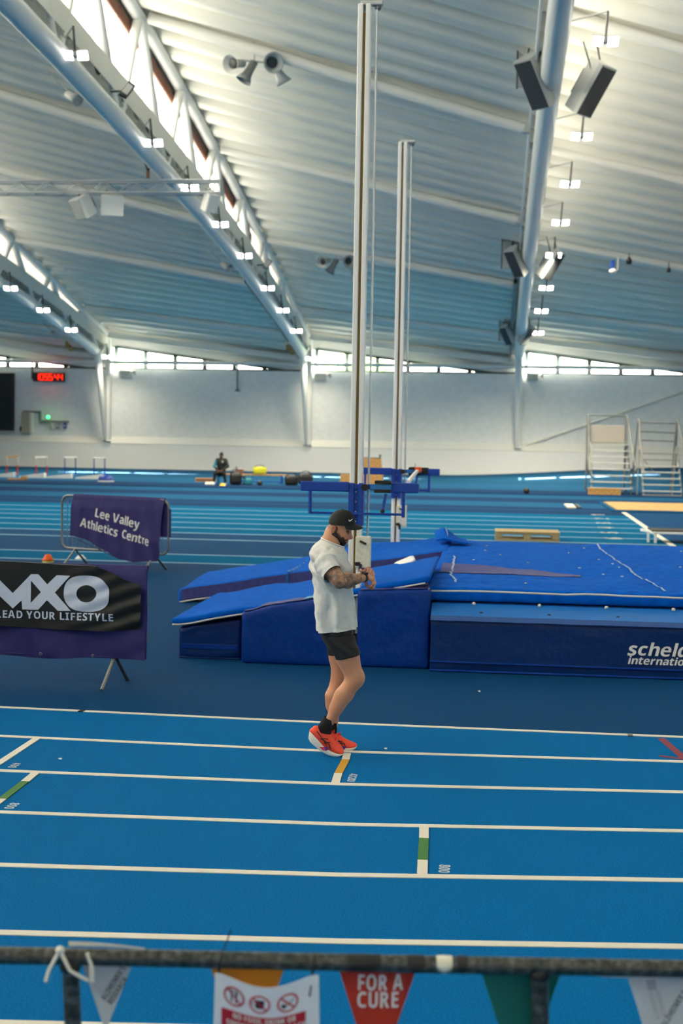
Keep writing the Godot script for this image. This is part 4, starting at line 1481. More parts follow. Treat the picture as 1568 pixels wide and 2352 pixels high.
	sheet(st, 10, 6, func(u, v):
		var x: float = lerpf(-0.14, 0.3, u)
		return Vector3(x + 0.05 * v, 0.15 * exp(-pow((u - 0.25) / 0.36, 2.0)) * (1.0 - 0.7 * v * v) - 0.02, lerpf(-0.15, 0.5, v)), 0.025)
	obj("vinyl", st, M.vinyl_top, t)
	st = begin()
	tube(st, [Vector3(0.02, 0.17, 0.0), Vector3(0.05, 0.12, 0.25), Vector3(0.07, 0.02, 0.5)], 0.012, 6)
	obj("piping", st, M.vinyl_light, t)
	t = thing("white_cushion", "white cushion end in the planting gap at the front of the landing bed", "cushion", Vector3(-1.045, 0.709, -16.384), 0.1)
	st = begin()
	cushion(st, Vector3(0.28, 0.18, 0.5), 0.06, Vector3i(6, 4, 4), func(p): return Vector3(p.x, p.y + 0.07 + 0.45 * p.x, p.z))
	o = obj("cover", st, M.white, t)
	st = begin()
	tube(st, [Vector3(-0.17, -0.05, 0.25), Vector3(0.17, 0.1, 0.25)], 0.01, 6)
	obj("seam", st, M.light_grey, o)

# ------------------------------------------------------------------ crowd barriers and their banners
func barrier(label: String, at: Vector3, yaw: float, length: float, hgt: float) -> Node3D:
	var t := thing("crowd_barrier", label, "barrier", at, yaw, "crowd barriers")
	var l := -length
	var lo := 0.28
	var r := 0.14
	var pts := []
	for c in [[Vector2(-r, hgt - r), 0.0], [Vector2(l + r, hgt - r), PI / 2], [Vector2(l + r, lo + r), PI], [Vector2(-r, lo + r), PI * 1.5]]:
		for k in 6:
			var a: float = c[1] + PI / 2 * k / 5.0
			pts.append(Vector3(c[0].x + cos(a) * r, c[0].y + sin(a) * r, 0))
	var st := begin()
	tube(st, pts, 0.019, 10, true)
	obj("frame", st, M.galv, t)
	var n := int(length / 0.115)
	for k in range(1, n):
		st = begin()
		var x := l + length * k / n
		rod(st, Vector3(x, lo, 0), Vector3(x, hgt, 0), 0.0065, 6)
		obj("bar", st, M.galv, t)
	for x in [-0.28, l + 0.3]:
		for s in [1.0, -1.0]:
			st = begin()
			tube(st, [Vector3(x, lo, 0), Vector3(x - 0.02 * s, lo - 0.08, 0.05 * s), Vector3(x - 0.05 * s, 0.0, 0.26 * s)], 0.017, 8)
			obj("foot", st, M.galv if s > 0 else M.dark_grey, t)
	return t

func make_barriers():
	# near one, at the left edge of the photo
	var right: Vector3 = Vector3(-3.143, 0.709, -12.4)
	var at := Vector3(right.x, 0, -12.4)
	barrier("nearest steel crowd barrier under the purple and black banners at the left edge", at, 0.0, 2.3, 1.06)
	var bt := 1.075
	var bl := 0.25
	var t := thing("purple_banner", "purple cloth banner over the nearest barrier, under the black banner", "banner", at)
	var wave := func(x: float, y: float) -> float: return 0.026 * sin(x * 8.0 + y * 6.0) * (1.1 - y) + 0.022 * nz(x * 4, y * 4, 2)
	var st := begin()
	sheet(st, 60, 26, func(u, v):
		var x: float = lerpf(-2.34, 0.02, u)
		if v < 0.12:
			var a: float = PI * (1.0 - v / 0.12)
			return Vector3(x, bt + 0.012 + 0.028 * sin(a) - (0.1 if v < 0.001 else 0.0), 0.028 * -cos(a) * -1.0 * -1.0)
		var y: float = lerpf(bt, bl - 0.012 * sin(x * 5.0), (v - 0.12) / 0.88)
		return Vector3(x, y, 0.03 + 0.03 * smoothstep(bt, bt - 0.25, y) + wave.call(x, y)), 0.004)
	var o := obj("cloth", st, M.purple, t)
	st = begin()
	tube(st, [Vector3(0.015, bt, 0.045), Vector3(0.02, 0.7, 0.042), Vector3(0.015, bl + 0.01, 0.045)], 0.009, 6)
	tube(st, [Vector3(0.015, bl + 0.01, 0.045), Vector3(-1.2, bl + 0.02, 0.05), Vector3(-2.3, bl + 0.02, 0.045)], 0.008, 6)
	obj("hem", st, M.purple, o)
	for x in [-0.46, -0.95, -1.45]:
		st = begin()
		lathe(st, [[0.008, 0.0], [0.016, 0.004], [0.008, 0.008]], 10, Transform3D(Basis(Vector3(1, 0, 0), Vector3(0, 0, 1), Vector3(0, -1, 0)), Vector3(x, bl + 0.035, 0.1)))
		obj("eyelet", st, M.galv, o)
	t = thing("black_banner", "black cloth banner with big pale letters over the nearest barrier", "banner", at + Vector3(0, 0, 0.085))
	# its lower edge tapers up to the right, where it is pulled tight
	var bz := func(x: float, y: float) -> float:
		var pull: float = smoothstep(-1.0, 0.0, x)
		return 0.014 + 0.012 * nz(x * 3, y * 3, 5) + 0.012 * pull * sin((y - 0.35 * x) * 42.0) + 0.006 * sin(x * 7.0)
	var b0 := func(x: float) -> float: return 0.53 - 0.02 * smoothstep(-1.6, -0.4, x) + 0.025 * smoothstep(-0.4, 0.0, x)
	var b1 := func(x: float) -> float: return 1.125 - 0.02 * smoothstep(-1.4, -0.5, x) - 0.16 * smoothstep(-0.5, 0.0, x)
	st = begin()
	sheet(st, 90, 34, func(u, v):
		var x: float = lerpf(-2.34, -0.02, u)
		var y: float = lerpf(b1.call(x), b0.call(x), v)
		return Vector3(x, y, bz.call(x, y)), 0.003)
	o = obj("cloth", st, M.black_cloth, t)
	st = begin()
	sheet(st, 30, 4, func(u, v):
		var x: float = lerpf(-2.34, -0.45, u)
		var y: float = b1.call(x)
		return Vector3(x, y - 0.012 + 0.012 * sin(v * PI), bz.call(x, y) - 0.1 * v), 0.003)
	obj("top_fold", st, M.black_cloth, o)
	# the big letters, joined as they are on the cloth; the figures are in 1/1015 m from the right end
	var on_cloth := func(zx: float, zy: float) -> Vector3:
		var x := (zx - 1320.0) / 1015.0
		var y := 1.2 - (zy - 0.032 * (zx - 1320.0)) / 1015.0
		return Vector3(x, y, bz.call(x, y) + 0.009)
	for poly in [[[-162, 480], [-160, 155], [-90, 155], [85, 330], [258, 155], [258, 486], [175, 483], [170, 398], [85, 475], [-78, 320], [-78, 478]], [[258, 155], [330, 155], [415, 250], [505, 165], [635, 170], [490, 325], [645, 497], [520, 495], [415, 395], [330, 486], [258, 486], [258, 422], [355, 322], [258, 215]]]:
		var pts := PackedVector2Array()
		for p in poly: pts.append(Vector2(p[0], p[1]))
		st = begin(false)
		figure(st, pts, on_cloth, 24.0)
		obj("lettering", st, M.print, o)
	st = begin(false)
	var ro := []
	for k in 44:
		var a := TAU * k / 44.0
		var ex := func(c: float, pw: float) -> float: return signf(c) * pow(absf(c), pw)
		ro.append([Vector2(789 + 214 * ex.call(cos(a), 0.82), 338 + 169 * ex.call(sin(a), 0.82) + 0.06 * 214 * cos(a)), Vector2(788 + 92 * cos(a), 338 + 80 * sin(a))])
	for k in 44:
		var a: Array = ro[k]
		var b: Array = ro[(k + 1) % 44]
		var m0: Vector2 = (a[0] + a[1]) / 2; var m1: Vector2 = (b[0] + b[1]) / 2
		for q in [[a[0], m0, b[0]], [m0, m1, b[0]], [m0, a[1], m1], [a[1], b[1], m1]]: lay(st, q[0], q[1], q[2], on_cloth, 24.0)
	obj("lettering", st, M.print, o)
	st = letters("LEAD YOUR LIFESTYLE", bold, 0.068, func(x, y):
		var xx: float = x - 1.378
		var yy: float = 0.605 + y - 0.002 * x
		return Vector3(xx, yy, bz.call(xx, yy) + 0.008), 0.0, 1.06, 1.1)
	obj("lettering", st, M.print, o)
	# the farther one, turned a little
	right = Vector3(-5.397, 0.643, -22.8)
	at = Vector3(right.x, 0, -22.8)
	var yaw := -0.4
	barrier("farther steel crowd barrier with the draped purple club banner", at, yaw, 2.3, 1.2)
	t = thing("draped_banner", "purple banner with white club lettering draped crookedly over the farther barrier", "banner", at, yaw)
	var fold := func(x: float, y: float) -> float:
		return 0.035 + 0.03 * smoothstep(1.2, 1.0, y) + 0.022 * sin(x * 17.0 + y * 2.5) * (1.25 - y) + 0.02 * nz(x * 5, y * 2, 8) + 0.03 * exp(-pow((y - 0.55 + 0.35 * (x + 0.4)) / 0.1, 2.0)) * smoothstep(-0.7, -0.2, x)
	var low := func(x: float) -> float: return 0.5 - 0.37 * smoothstep(-2.0, -0.75, x) + 0.05 * smoothstep(-0.8, -0.1, x)
	st = begin()
	sheet(st, 70, 30, func(u, v):
		var x: float = lerpf(-2.02 - 0.06 * v, -0.06 - 0.1 * v, u)
		if v < 0.1:
			var a: float = PI * (1.0 - v / 0.1)
			return Vector3(x, 1.205 + 0.03 * sin(a) - (0.35 if v < 0.001 else 0.0), -0.03 * cos(a))
		var y: float = lerpf(1.205 - 0.07 * smoothstep(-0.3, 0.0, x), low.call(x), (v - 0.1) / 0.9)
		return Vector3(x, y, fold.call(x, y)), 0.005)
	o = obj("cloth", st, M.purple, t)
	st = begin()
	sheet(st, 24, 12, func(u, v):
		var x: float = lerpf(-0.16, 0.06, u)
		var y: float = lerpf(1.17 - 0.12 * smoothstep(-0.1, 0.06, x), 0.58, v)
		return Vector3(x, y, 0.005 + 0.012 * sin(x * 40.0)), 0.004)
	obj("folded_corner", st, M.purple, o)
	st = begin()
	tube(st, [Vector3(-2.05, 0.49, 0.05), Vector3(-1.5, 0.32, 0.05), Vector3(-1.0, 0.16, 0.05), Vector3(-0.7, 0.13, 0.05), Vector3(-0.2, 0.17, 0.05)], 0.008, 6)
	obj("hem", st, M.purple, o)
	for s in [["Lee Valley", -1.52, 0.86, 0.145], ["Athletics Centre", -1.83, 0.68, 0.145]]:
		st = letters(s[0], bold, s[3], func(x, y):
			var xx: float = s[1] + x * 0.98 + y * 0.16
			var yy: float = s[2] + y - x * 0.175
			return Vector3(xx, yy, fold.call(xx, yy) + 0.014), 0.0, 1.0 if s[0].begins_with("L") else 0.98, 0.6)
		obj("lettering", st, M.print_white, o)

# ------------------------------------------------------------------ the railing in front, with the sign and the bunting
func make_railing():
	var a: Vector3 = Vector3(-1.388, 0.81, -3.822)
	var b: Vector3 = Vector3(0.574, 0.81, -4.034)
	var d := (b - a).normalized()
	var yaw := atan2(-d.z, d.x)
	var t := thing("railing", "worn grey tubular railing across the foot of the photo", "railing", Vector3(a.x, 0, a.z), yaw)
	var len := (b - a).length()
	var st := begin()
	tube(st, [Vector3(-5.5, 0.81, 0), Vector3(0.4, 0.812, 0.0), Vector3(1.2, 0.808, 0.0), Vector3(len + 5.5, 0.81, 0)], 0.0245, 18)
	var o := obj("top_rail", st, M.rail, t)
	var lp: Vector3 = Vector3(-1.182, 0.79, -3.809)
	var rp: Vector3 = Vector3(0.166, 0.79, -3.953)
	var inv := t.transform.affine_inverse()
	var gap: Vector3 = rp - lp
	for p in [lp, rp, lp - gap, rp + gap, lp - gap * 2.0, rp + gap * 2.0]:
		var q: Vector3 = inv * p
		st = begin()
		tube(st, [Vector3(q.x, 0.8, 0), Vector3(q.x + 0.018, 0.4, 0.0), Vector3(q.x + 0.035, 0.0, 0)], 0.0245, 16)
		var po := obj("post", st, M.rail, t)
		st = begin()
		lathe(st, [[0.001, 0.005], [0.06, 0.005], [0.06, 0.012], [0.03, 0.016], [0.028, 0.03]], 16, Transform3D(Basis(), Vector3(q.x + 0.035, 0, 0)))
		obj("foot_plate", st, M.rail, po)
		st = begin()
		lathe(st, [[0.0245, 0.77], [0.029, 0.776], [0.032, 0.79], [0.0245, 0.8]], 14, Transform3D(Basis(), Vector3(q.x, 0, 0)))
		obj("weld", st, M.rail_dark, po)
	# old paint and weld scars on the rail
	for s in [[0.0, 1.05, M.rail_dark, 0.1], [0.0, 1.2, M.rail_dark, 0.05], [0.0, 1.283, M.cream, 0.045], [0.0, 1.335, M.rail_dark, 0.03]]:
		st = begin()
		tube(st, [Vector3(s[1] - s[3] / 2, 0.809, 0), Vector3(s[1], 0.809, 0), Vector3(s[1] + s[3] / 2, 0.809, 0)], [0.0246, 0.0256, 0.0246], 16, false, false)
		obj("scar", st, s[2], o)
	var loc := func(p: Vector3) -> Vector3: return inv * p
	# bunting ribbon
	var k: Array = [loc.call(Vector3(-1.192, 0.845, -3.814)), loc.call(Vector3(-0.593, 0.82, -3.947))]
	var rib := thing("bunting_ribbon", "white ribbon tied round the left railing post and running along the rail", "ribbon", t.position, yaw)
	st = begin()
	sheet(st, 40, 2, func(u, v):
		var x: float = lerpf(k[0].x, k[0].x + 0.22, u)
		return Vector3(x, 0.842 - 0.014 * u * u + (v - 0.5) * 0.014 * (1.0 - u * 0.8), -0.02 - 0.01 * u), 0.001)
	obj("tape", st, M.ribbon, rib)
	st = begin()
	sheet(st, 60, 2, func(u, v):
		var x: float = lerpf(1.05, len + 0.3, u)
		var tw: float = 0.5 + 0.5 * sin(x * 22.0)
		return Vector3(x, 0.787 - 0.016 * smoothstep(1.1, 1.9, x) + (v - 0.5) * (0.006 + 0.012 * tw), -0.034 - 0.008 * tw), 0.001)
	obj("tape", st, M.ribbon, rib)
	st = begin()
	var q0: Vector3 = k[0]
	for path in [[Vector3(0, 0.845, 0.028), Vector3(-0.03, 0.79, 0.032), Vector3(-0.04, 0.755, 0.03)], [Vector3(0.0, 0.845, 0.028), Vector3(0.03, 0.79, 0.036), Vector3(0.075, 0.762, 0.03), Vector3(0.088, 0.752, 0.02)], [Vector3(0.075, 0.835, 0.015), Vector3(0.092, 0.8, 0.03), Vector3(0.093, 0.755, 0.03)]]:
		var pts := []
		for p in path: pts.append(Vector3(q0.x - 0.015 + p.x, p.y - 0.005, p.z))
		tube(st, pts, 0.006, 6)
	ball(st, Vector3(q0.x - 0.015, 0.84, 0.028), Vector3(0.013, 0.015, 0.01), 8)
	obj("knot", st, M.ribbon, rib)
	# pennants hang on the far side of the rail
	var flags := [
		["white_pennant", "white bunting pennant with black lettering beside the left railing post", M.pennant_white, 239.0, 2222.0, 0.165, 0.205],
		["orange_pennant", "orange bunting pennant half hidden behind the notice sheet", M.orange_flag, 565.0, 2224.0, 0.225, 0.31],
		["red_pennant", "red bunting pennant with white lettering, right of the notice sheet", M.red_flag, 868.0, 2232.0, 0.235, 0.325],
		["green_pennant", "green bunting pennant behind the right railing post", M.green_flag, 1202.0, 2241.0, 0.235, 0.325],
		["white_pennant", "white bunting pennant with faint print at the right edge", M.pennant_white, 1542.0, 2250.0, 0.235, 0.325]]
	var tops := [Vector3(-1.087, 0.785, -3.847), Vector3(-0.68, 0.785, -3.904), Vector3(-0.302, 0.785, -3.939), Vector3(0.116, 0.785, -3.971), Vector3(0.539, 0.785, -4.007)]
	for i in 5:
		var f: Array = flags[i]
		var c: Vector3 = loc.call(tops[i])
		var w: float = f[5]
		var h: float = f[6]
		var y0 := 0.8 if i == 0 else 0.79
		if i == 3 or i == 4: y0 = 0.778
		var pn := thing(f[0], f[1], "pennant", t.transform * Vector3(c.x, y0, -0.036), yaw, "bunting pennants on the railing")
		var surf := func(x: float, y: float) -> Vector3: return Vector3(x, y, 0.006 * sin(x * 20.0 + i) - 0.03 * y)
		st = begin()
		sheet(st, 12, 14, func(u, v):
			var hw: float = w / 2 * (1.0 - v * 0.93)
			return surf.call(lerpf(-hw, hw, u), -h * v), 0.001)
		o = obj("cloth", st, f[2], pn)
		st = begin(false)
		box(st, Vector3(0, 0.004, 0.0), Vector3(w, 0.012, 0.006), 0.002)
		obj("top_hem", st, M.ribbon, o)
		if i == 2:
			for s in [["FOR A", -0.06, -0.073], ["CURE", -0.06, -0.124]]:
				st = letters(s[0], bold, 0.046, func(x, y): return surf.call(s[1] + x, s[2] + y) + Vector3(0, 0, 0.003), 0.0, 0.74 if s[0] == "CURE" else 0.7, 0.8)
				obj("lettering", st, M.print_white, o)
		elif i == 0:
			for s in [["ALZHEIMER'S", 0.0, 0.012], ["RESEARCH", 0.0, -0.01]]:
				var dir := Vector2(0.52, 0.85)
				st = letters(s[0], bold, 0.016, func(x, y):
					var p: Vector2 = Vector2(0.008, -0.135) + dir * x + Vector2(-dir.y, dir.x) * (y + s[2])
					return surf.call(p.x, p.y) + Vector3(0, 0, 0.003), 0.0, 0.8, 0.8)
				obj("lettering", st, M.ink, o)
		elif i == 4:
			st = begin(false)
			for q in [[-0.05, -0.03, 0.032, 0.034]]:
				figure(st, PackedVector2Array([Vector2(-0.062, -0.018), Vector2(-0.034, -0.014), Vector2(-0.027, -0.046), Vector2(-0.054, -0.05)]), func(x, y): return surf.call(x, y) + Vector3(0, 0, 0.002))
			obj("faint_print", st, M.faint, o)
			for s in [[0.016], [-0.004]]:
				var dir2 := Vector2(0.3, -0.95)
				st = letters("RESEARCH", bold, 0.014, func(x, y):
					var p: Vector2 = Vector2(-0.05, -0.056) + dir2 * x + Vector2(-dir2.y, dir2.x) * (y + s[0])
					return surf.call(p.x, p.y) + Vector3(0, 0, 0.002), 0.0, 0.8, 0.8)
				obj("faint_print", st, M.faint, o)
			st = letters("ALZHEIMER'S", bold, 0.017, func(x, y):
				var p: Vector2 = Vector2(0.0, -0.16) + Vector2(0.5, 0.86) * x + Vector2(-0.86, 0.5) * y
				return surf.call(p.x, p.y) + Vector3(0, 0, 0.002), 0.0, 0.8, 0.8)
			obj("lettering", st, M.ink, o)
	# the notice sheet tied to the rail
	var sl: Vector3 = loc.call(Vector3(-0.767, 0.785, -3.897))
	var sr: Vector3 = loc.call(Vector3(-0.472, 0.785, -3.929))
	var w := sr.x - sl.x
	var sg := thing("notice_sheet", "white notice sheet with three red prohibition signs tied to the railing", "sign", t.transform * Vector3(sl.x, 0.788, 0.03), yaw)
	var sag := func(x: float) -> float:
		var u := clampf(x / w, 0.0, 1.0)
		return -0.036 * pow(sin(PI * clampf((u - 0.04) / 0.92, 0.0, 1.0)), 1.3)
	var sheetfn := func(x: float, y: float) -> Vector3: return Vector3(x, y + sag.call(x) * clampf(1.0 + y * 2.2, 0.2, 1.0), 0.01 + 0.012 * sin(x / w * PI) - 0.012 * sin(x * 14.0) * clampf(-y * 4.0, 0.0, 1.0))
	st = begin()
	sheet(st, 30, 24, func(u, v): return sheetfn.call(lerpf(-0.006 * v, w + 0.012 * v, u), -0.4 * v), 0.0012)
	o = obj("sheet", st, M.paper, sg)
	var zp := func(zx: float, zy: float) -> Vector2: return Vector2((zx - 186.0) / 1140.0 * w, -(zy - 470.0) / 4080.0)
	var onsheet := func(x: float, y: float) -> Vector3: return sheetfn.call(x, y) + Vector3(0, 0, 0.0025)
	for s in [[400.0, 690.0], [683.0, 700.0], [990.0, 705.0]]:
		var c: Vector2 = zp.call(s[0], s[1])
		var r := 0.0305
		st = begin(false)
		ring_figure(st, c, Vector2(r, r * 0.95), 0.0055, onsheet)
		var dd := Vector2(0.72, -0.69)
		var nn := Vector2(0.69, 0.72) * 0.0026
		figure(st, PackedVector2Array([c - dd * r * 0.9 - nn, c + dd * r * 0.9 - nn, c + dd * r * 0.9 + nn, c - dd * r * 0.9 + nn]), onsheet)
		obj("prohibition_ring", st, M.sign_red, o)
		st = begin(false)
		var back := func(x, y): return sheetfn.call(x, y) + Vector3(0, 0, 0.0018)
		if s[0] < 500.0:                                          # knife and fork
			for q in [[-0.007, 0.0022], [0.006, 0.0026]]:
				figure(st, PackedVector2Array([c + Vector2(q[0] - q[1], -0.018), c + Vector2(q[0] + q[1], -0.018), c + Vector2(q[0] + q[1], 0.012), c + Vector2(q[0] - q[1], 0.012)]), back)
			for q in [-0.011, -0.007, -0.003]: figure(st, PackedVector2Array([c + Vector2(q - 0.001, 0.008), c + Vector2(q + 0.001, 0.008), c + Vector2(q + 0.001, 0.019), c + Vector2(q - 0.001, 0.019)]), back)
			figure(st, PackedVector2Array([c + Vector2(0.003, 0.006), c + Vector2(0.0105, 0.006), c + Vector2(0.0105, 0.012), c + Vector2(0.0075, 0.019), c + Vector2(0.003, 0.019)]), back)
		elif s[0] < 800.0:                                       # a mug
			figure(st, PackedVector2Array([c + Vector2(-0.011, -0.014), c + Vector2(0.011, -0.014), c + Vector2(0.014, 0.013), c + Vector2(-0.014, 0.013)]), back)
			ring_figure(st, c + Vector2(-0.0155, 0.001), Vector2(0.007, 0.008), 0.0025, back, 14)
		else:                                                     # a pipe and a cigarette
			figure(st, PackedVector2Array([c + Vector2(-0.019, -0.002), c + Vector2(-0.006, -0.002), c + Vector2(-0.004, -0.012), c + Vector2(-0.009, -0.017), c + Vector2(-0.016, -0.014)]), back)
			figure(st, PackedVector2Array([c + Vector2(-0.006, -0.009), c + Vector2(-0.005, -0.013), c + Vector2(0.019, 0.007), c + Vector2(0.018, 0.01)]), back)
			figure(st, PackedVector2Array([c + Vector2(-0.012, 0.006), c + Vector2(-0.011, 0.004), c + Vector2(0.006, -0.006), c + Vector2(0.007, -0.004)]), back)
		obj("pictogram", st, M.ink, o)
	st = begin()
	var p0: Vector2 = zp.call(262.0, 868.0)
	var p1: Vector2 = zp.call(1188.0, 1110.0)
	sheet(st, 24, 3, func(u, v): return onsheet.call(lerpf(p0.x, p1.x, u), lerpf(p0.y, p1.y, v)), 0.0004)
	obj("red_panel", st, M.sign_red, o)
	for s in [["NO FOOD, DRINK OR", 385.0, 955.0, 0.64], ["SMOKING ON THE TRACK", 318.0, 1055.0, 0.66]]:
		var b0: Vector2 = zp.call(s[1], s[2])
		st = letters(s[0], bold, 0.0165, func(x, y): return onsheet.call(b0.x + x, b0.y + y) + Vector3(0, 0, 0.002), 0.0, s[3] * 1.18, 1.0)
		obj("lettering", st, M.print_white, o)
	# cable ties
	for s in [[sl.x + 0.012, 0.055, 1.0, "black cable tie holding the notice sheet's left corner, its tail standing up"], [sr.x - 0.016, -0.075, -1.0, "black cable tie holding the notice sheet's right corner, its tail hanging down"]]:
		var ct := thing("cable_tie", s[3], "cable tie", t.transform * Vector3(s[0], 0.81, 0), yaw, "cable ties of the notice sheet")
		st = begin()
		var ring := []
		for n in 16: ring.append(Vector3(0.004 * cos(TAU * n / 16), 0.029 * cos(TAU * n / 16) - 0.004, 0.029 * sin(TAU * n / 16) + 0.004))
		tube(st, ring, 0.0035, 6, true)
		obj("loop", st, M.black, ct)
		st = begin()
		if s[2] > 0: tube(st, [Vector3(0.006, 0.024, -0.01), Vector3(0.018, 0.055, -0.012), Vector3(0.027, 0.088, -0.01)], 0.002, 6)
		else: tube(st, [Vector3(-0.002, -0.03, 0.02), Vector3(-0.006, -0.06, 0.05), Vector3(-0.009, -0.082, 0.05)], 0.0022, 6)
		obj("tail", st, M.black, ct)

# ------------------------------------------------------------------ small things across the far floor
func make_far_things():
	# hurdles in a row by the far wall
	var spots := [Vector3(-24.901, 0, -70.069), Vector3(-23.432, 0, -70.347), Vector3(-21.978, 0, -70.612), Vector3(-20.499, 0, -70.892)]
	var hl := ["hurdle with red legs and a brown top bar, leftmost by the far wall", "hurdle with red legs and a pale top bar by the far wall", "hurdle with blue legs by the far wall, left one of two", "hurdle with blue legs by the far wall, right one of two"]
	for i in 4:
		var t := thing("hurdle", hl[i], "hurdle", spots[i], 0.1, "hurdles in a row by the far wall")
		var leg: Material = M.red if i < 2 else M.blue_paint
		for s in [-0.28, 0.28]:
			var st := begin()
			rod(st, Vector3(s, 0.03, 0), Vector3(s, 0.5, 0), 0.035)
			var o := obj("leg", st, leg, t)
			st = begin()
			rod(st, Vector3(s, 0.45, 0), Vector3(s, 0.93, 0), 0.028)
			obj("riser", st, M.light_grey if i < 2 else M.blue_paint, o)
			st = begin(false)
			box(st, Vector3(s, 0.03, 0.2), Vector3(0.06, 0.05, 0.6), 0.01)
			obj("foot", st, leg, o)
		var st := begin(false)
		box(st, Vector3(0, 0.93, 0), Vector3(0.66, 0.08, 0.03), 0.008, Basis(Vector3(0, 0, 1), 0.06 if i == 0 else 0.02))
		obj("top_bar", st, M.wood if i == 0 else M.white, t)
	var bl := ["leftmost of four low white boards on the far floor, cut by the photo's edge", "low white board on the far floor under the red-legged pale hurdle", "low white board on the far floor under the left blue hurdle", "rightmost of four low white boards on the far floor, beside the blue dome"]
	var bx := [Vector3(-23.844, 0, -65.98), Vector3(-22.202, 0, -65.672), Vector3(-20.93, 0, -65.85), Vector3(-19.372, 0, -65.507)]
	for i in 4:
		var t := thing("white_board", bl[i], "board", bx[i] + Vector3(0, 0, 0.3), 0.1, "low white boards by the hurdles")
		var st := begin(false)
		prism(st, PackedVector2Array([Vector2(-0.6, 0), Vector2(0.6, 0), Vector2(0.6, 0.24), Vector2(0.55, 0.25), Vector2(-0.6, 0.1)]), 0.5, Transform3D(Basis(), Vector3(0, 0, -0.25)))
		obj("body", st, M.white, t)
		st = begin(false)
		box(st, Vector3(0, 0.02, 0.255), Vector3(1.2, 0.04, 0.02))
		obj("kick_strip", st, M.light_grey, t)
	var t := thing("blue_dome", "blue half-ball trainer lying on the far floor right of the white boards", "dome", Vector3(-17.624, 0, -62.012))
	var st := begin()
	lathe(st, [[0.36, 0.08], [0.35, 0.16], [0.3, 0.26], [0.2, 0.34], [0.1, 0.375], [0.001, 0.385]], 20)
	obj("dome", st, M.blue_paint, t)
	st = begin()
	lathe(st, [[0.001, 0.0], [0.36, 0.0], [0.38, 0.04], [0.36, 0.09], [0.3, 0.09]], 20)
	obj("base", st, M.light_grey, t)
	t = thing("wooden_blocks", "two small wooden blocks on the far floor near the left edge", "blocks", Vector3(-21.688, 0, -61.842))
	st = begin(false)
	box(st, Vector3(-0.1, 0.05, 0), Vector3(0.75, 0.1, 0.3), 0.015)
	obj("long_block", st, M.wood, t)
	st = begin(false)
	box(st, Vector3(0.28, 0.14, 0), Vector3(0.3, 0.16, 0.26), 0.015, Basis(Vector3.UP, 0.3))
	obj("short_block", st, M.wood, t)
	# the bench beside the seated person and what lies about it
	var bench: Vector3 = Vector3(-9.719, 0, -64.053)
	t = thing("bench", "low wooden bench with blue legs beside the seated person", "bench", Vector3(bench.x - 1.3, 0, bench.z))
	st = begin(false)
	box(st, Vector3(0, 0.43, 0), Vector3(2.9, 0.07, 0.26), 0.012)
	obj("seat", st, M.wood, t)
	for x in [-1.2, 1.2]:
		st = begin(false)
		box(st, Vector3(x, 0.2, 0), Vector3(0.09, 0.4, 0.24), 0.01)
		obj("leg", st, M.blue_paint, t)
	st = begin(false)
	box(st, Vector3(0, 0.12, 0), Vector3(2.4, 0.05, 0.05), 0.006)
	obj("rail", st, M.blue_paint, t)
	var bag := func(label: String, at: Vector3, size: Vector3, m: Material, strap: Material, name := "sports_bag"):
		var b := thing(name, label, "bag", at, 0.2)
		var s := begin()
		cushion(s, size, minf(size.y, size.x) * 0.32, Vector3i(8, 6, 5), func(p): return Vector3(p.x, p.y + size.y / 2, p.z) * (1.0 + 0.06 * nz(p.x * 9, p.y * 9, p.z * 9 + size.x)))
		obj("body", s, m, b)
		s = begin()
		var pts := []
		for k in 9: pts.append(Vector3(size.x * 0.36 * cos(PI * k / 8.0), size.y * (0.9 + 0.32 * sin(PI * k / 8.0)), size.z * 0.3))
		tube(s, pts, 0.018, 6)
		obj("handle", s, strap, b)
		s = begin()
		tube(s, [Vector3(-size.x * 0.36, size.y * 0.8, size.z * 0.42), Vector3(0, size.y * 0.88, size.z * 0.4), Vector3(size.x * 0.36, size.y * 0.8, size.z * 0.42)], 0.008, 5)
		obj("zip", s, M.light_grey, b)
	bag.call("black rucksack on the floor right beside the seated person", Vector3(-11.556, 0, -61.701), Vector3(0.55, 0.6, 0.4), M.black, M.dark_grey)
	bag.call("teal bag on the floor under the bench", Vector3(-11.039, 0, -62.026), Vector3(0.36, 0.34, 0.28), M.teal, M.teal)
	bag.call("black sports bag on the floor at the right end of the bench", Vector3(-9.161, 0, -62.619), Vector3(0.62, 0.5, 0.42), M.black, M.black)
	bag.call("black sports bag farther right, half behind the upright's blue arm", Vector3(-8.798, 0, -64.64), Vector3(0.7, 0.52, 0.45), M.black, M.black)
	bag.call("yellow and black bag lying on the wooden bench", Vector3(Vector3(-10.864, 0, -63.323).x, 0.465, bench.z), Vector3(0.62, 0.34, 0.3), M.lime, M.black, "yellow_bag")
	t = thing("brown_box", "small brown box on the bench beside the seated person", "box", Vector3(Vector3(-11.808, 0, -62.721).x, 0.465, bench.z))
	st = begin(false)
	box(st, Vector3(0, 0.1, 0), Vector3(0.32, 0.2, 0.24), 0.015)
	obj("carton", st, M.rust, t)
	st = begin(false)
	box(st, Vector3(0, 0.202, 0), Vector3(0.05, 0.008, 0.24))
	obj("tape", st, M.wood, t)
	t = thing("dark_bottle", "dark bottle standing on the bench beside the brown box", "bottle", Vector3(Vector3(-11.97, 0, -62.618).x, 0.465, bench.z + 0.02))
	st = begin()
	lathe(st, [[0.001, 0.0], [0.05, 0.0], [0.055, 0.02], [0.055, 0.22], [0.03, 0.27], [0.028, 0.3], [0.001, 0.3]], 12)
	obj("body", st, M.frame, t)
	st = begin()
	lathe(st, [[0.032, 0.29], [0.032, 0.33], [0.001, 0.335]], 12)
	obj("cap", st, M.black, t)
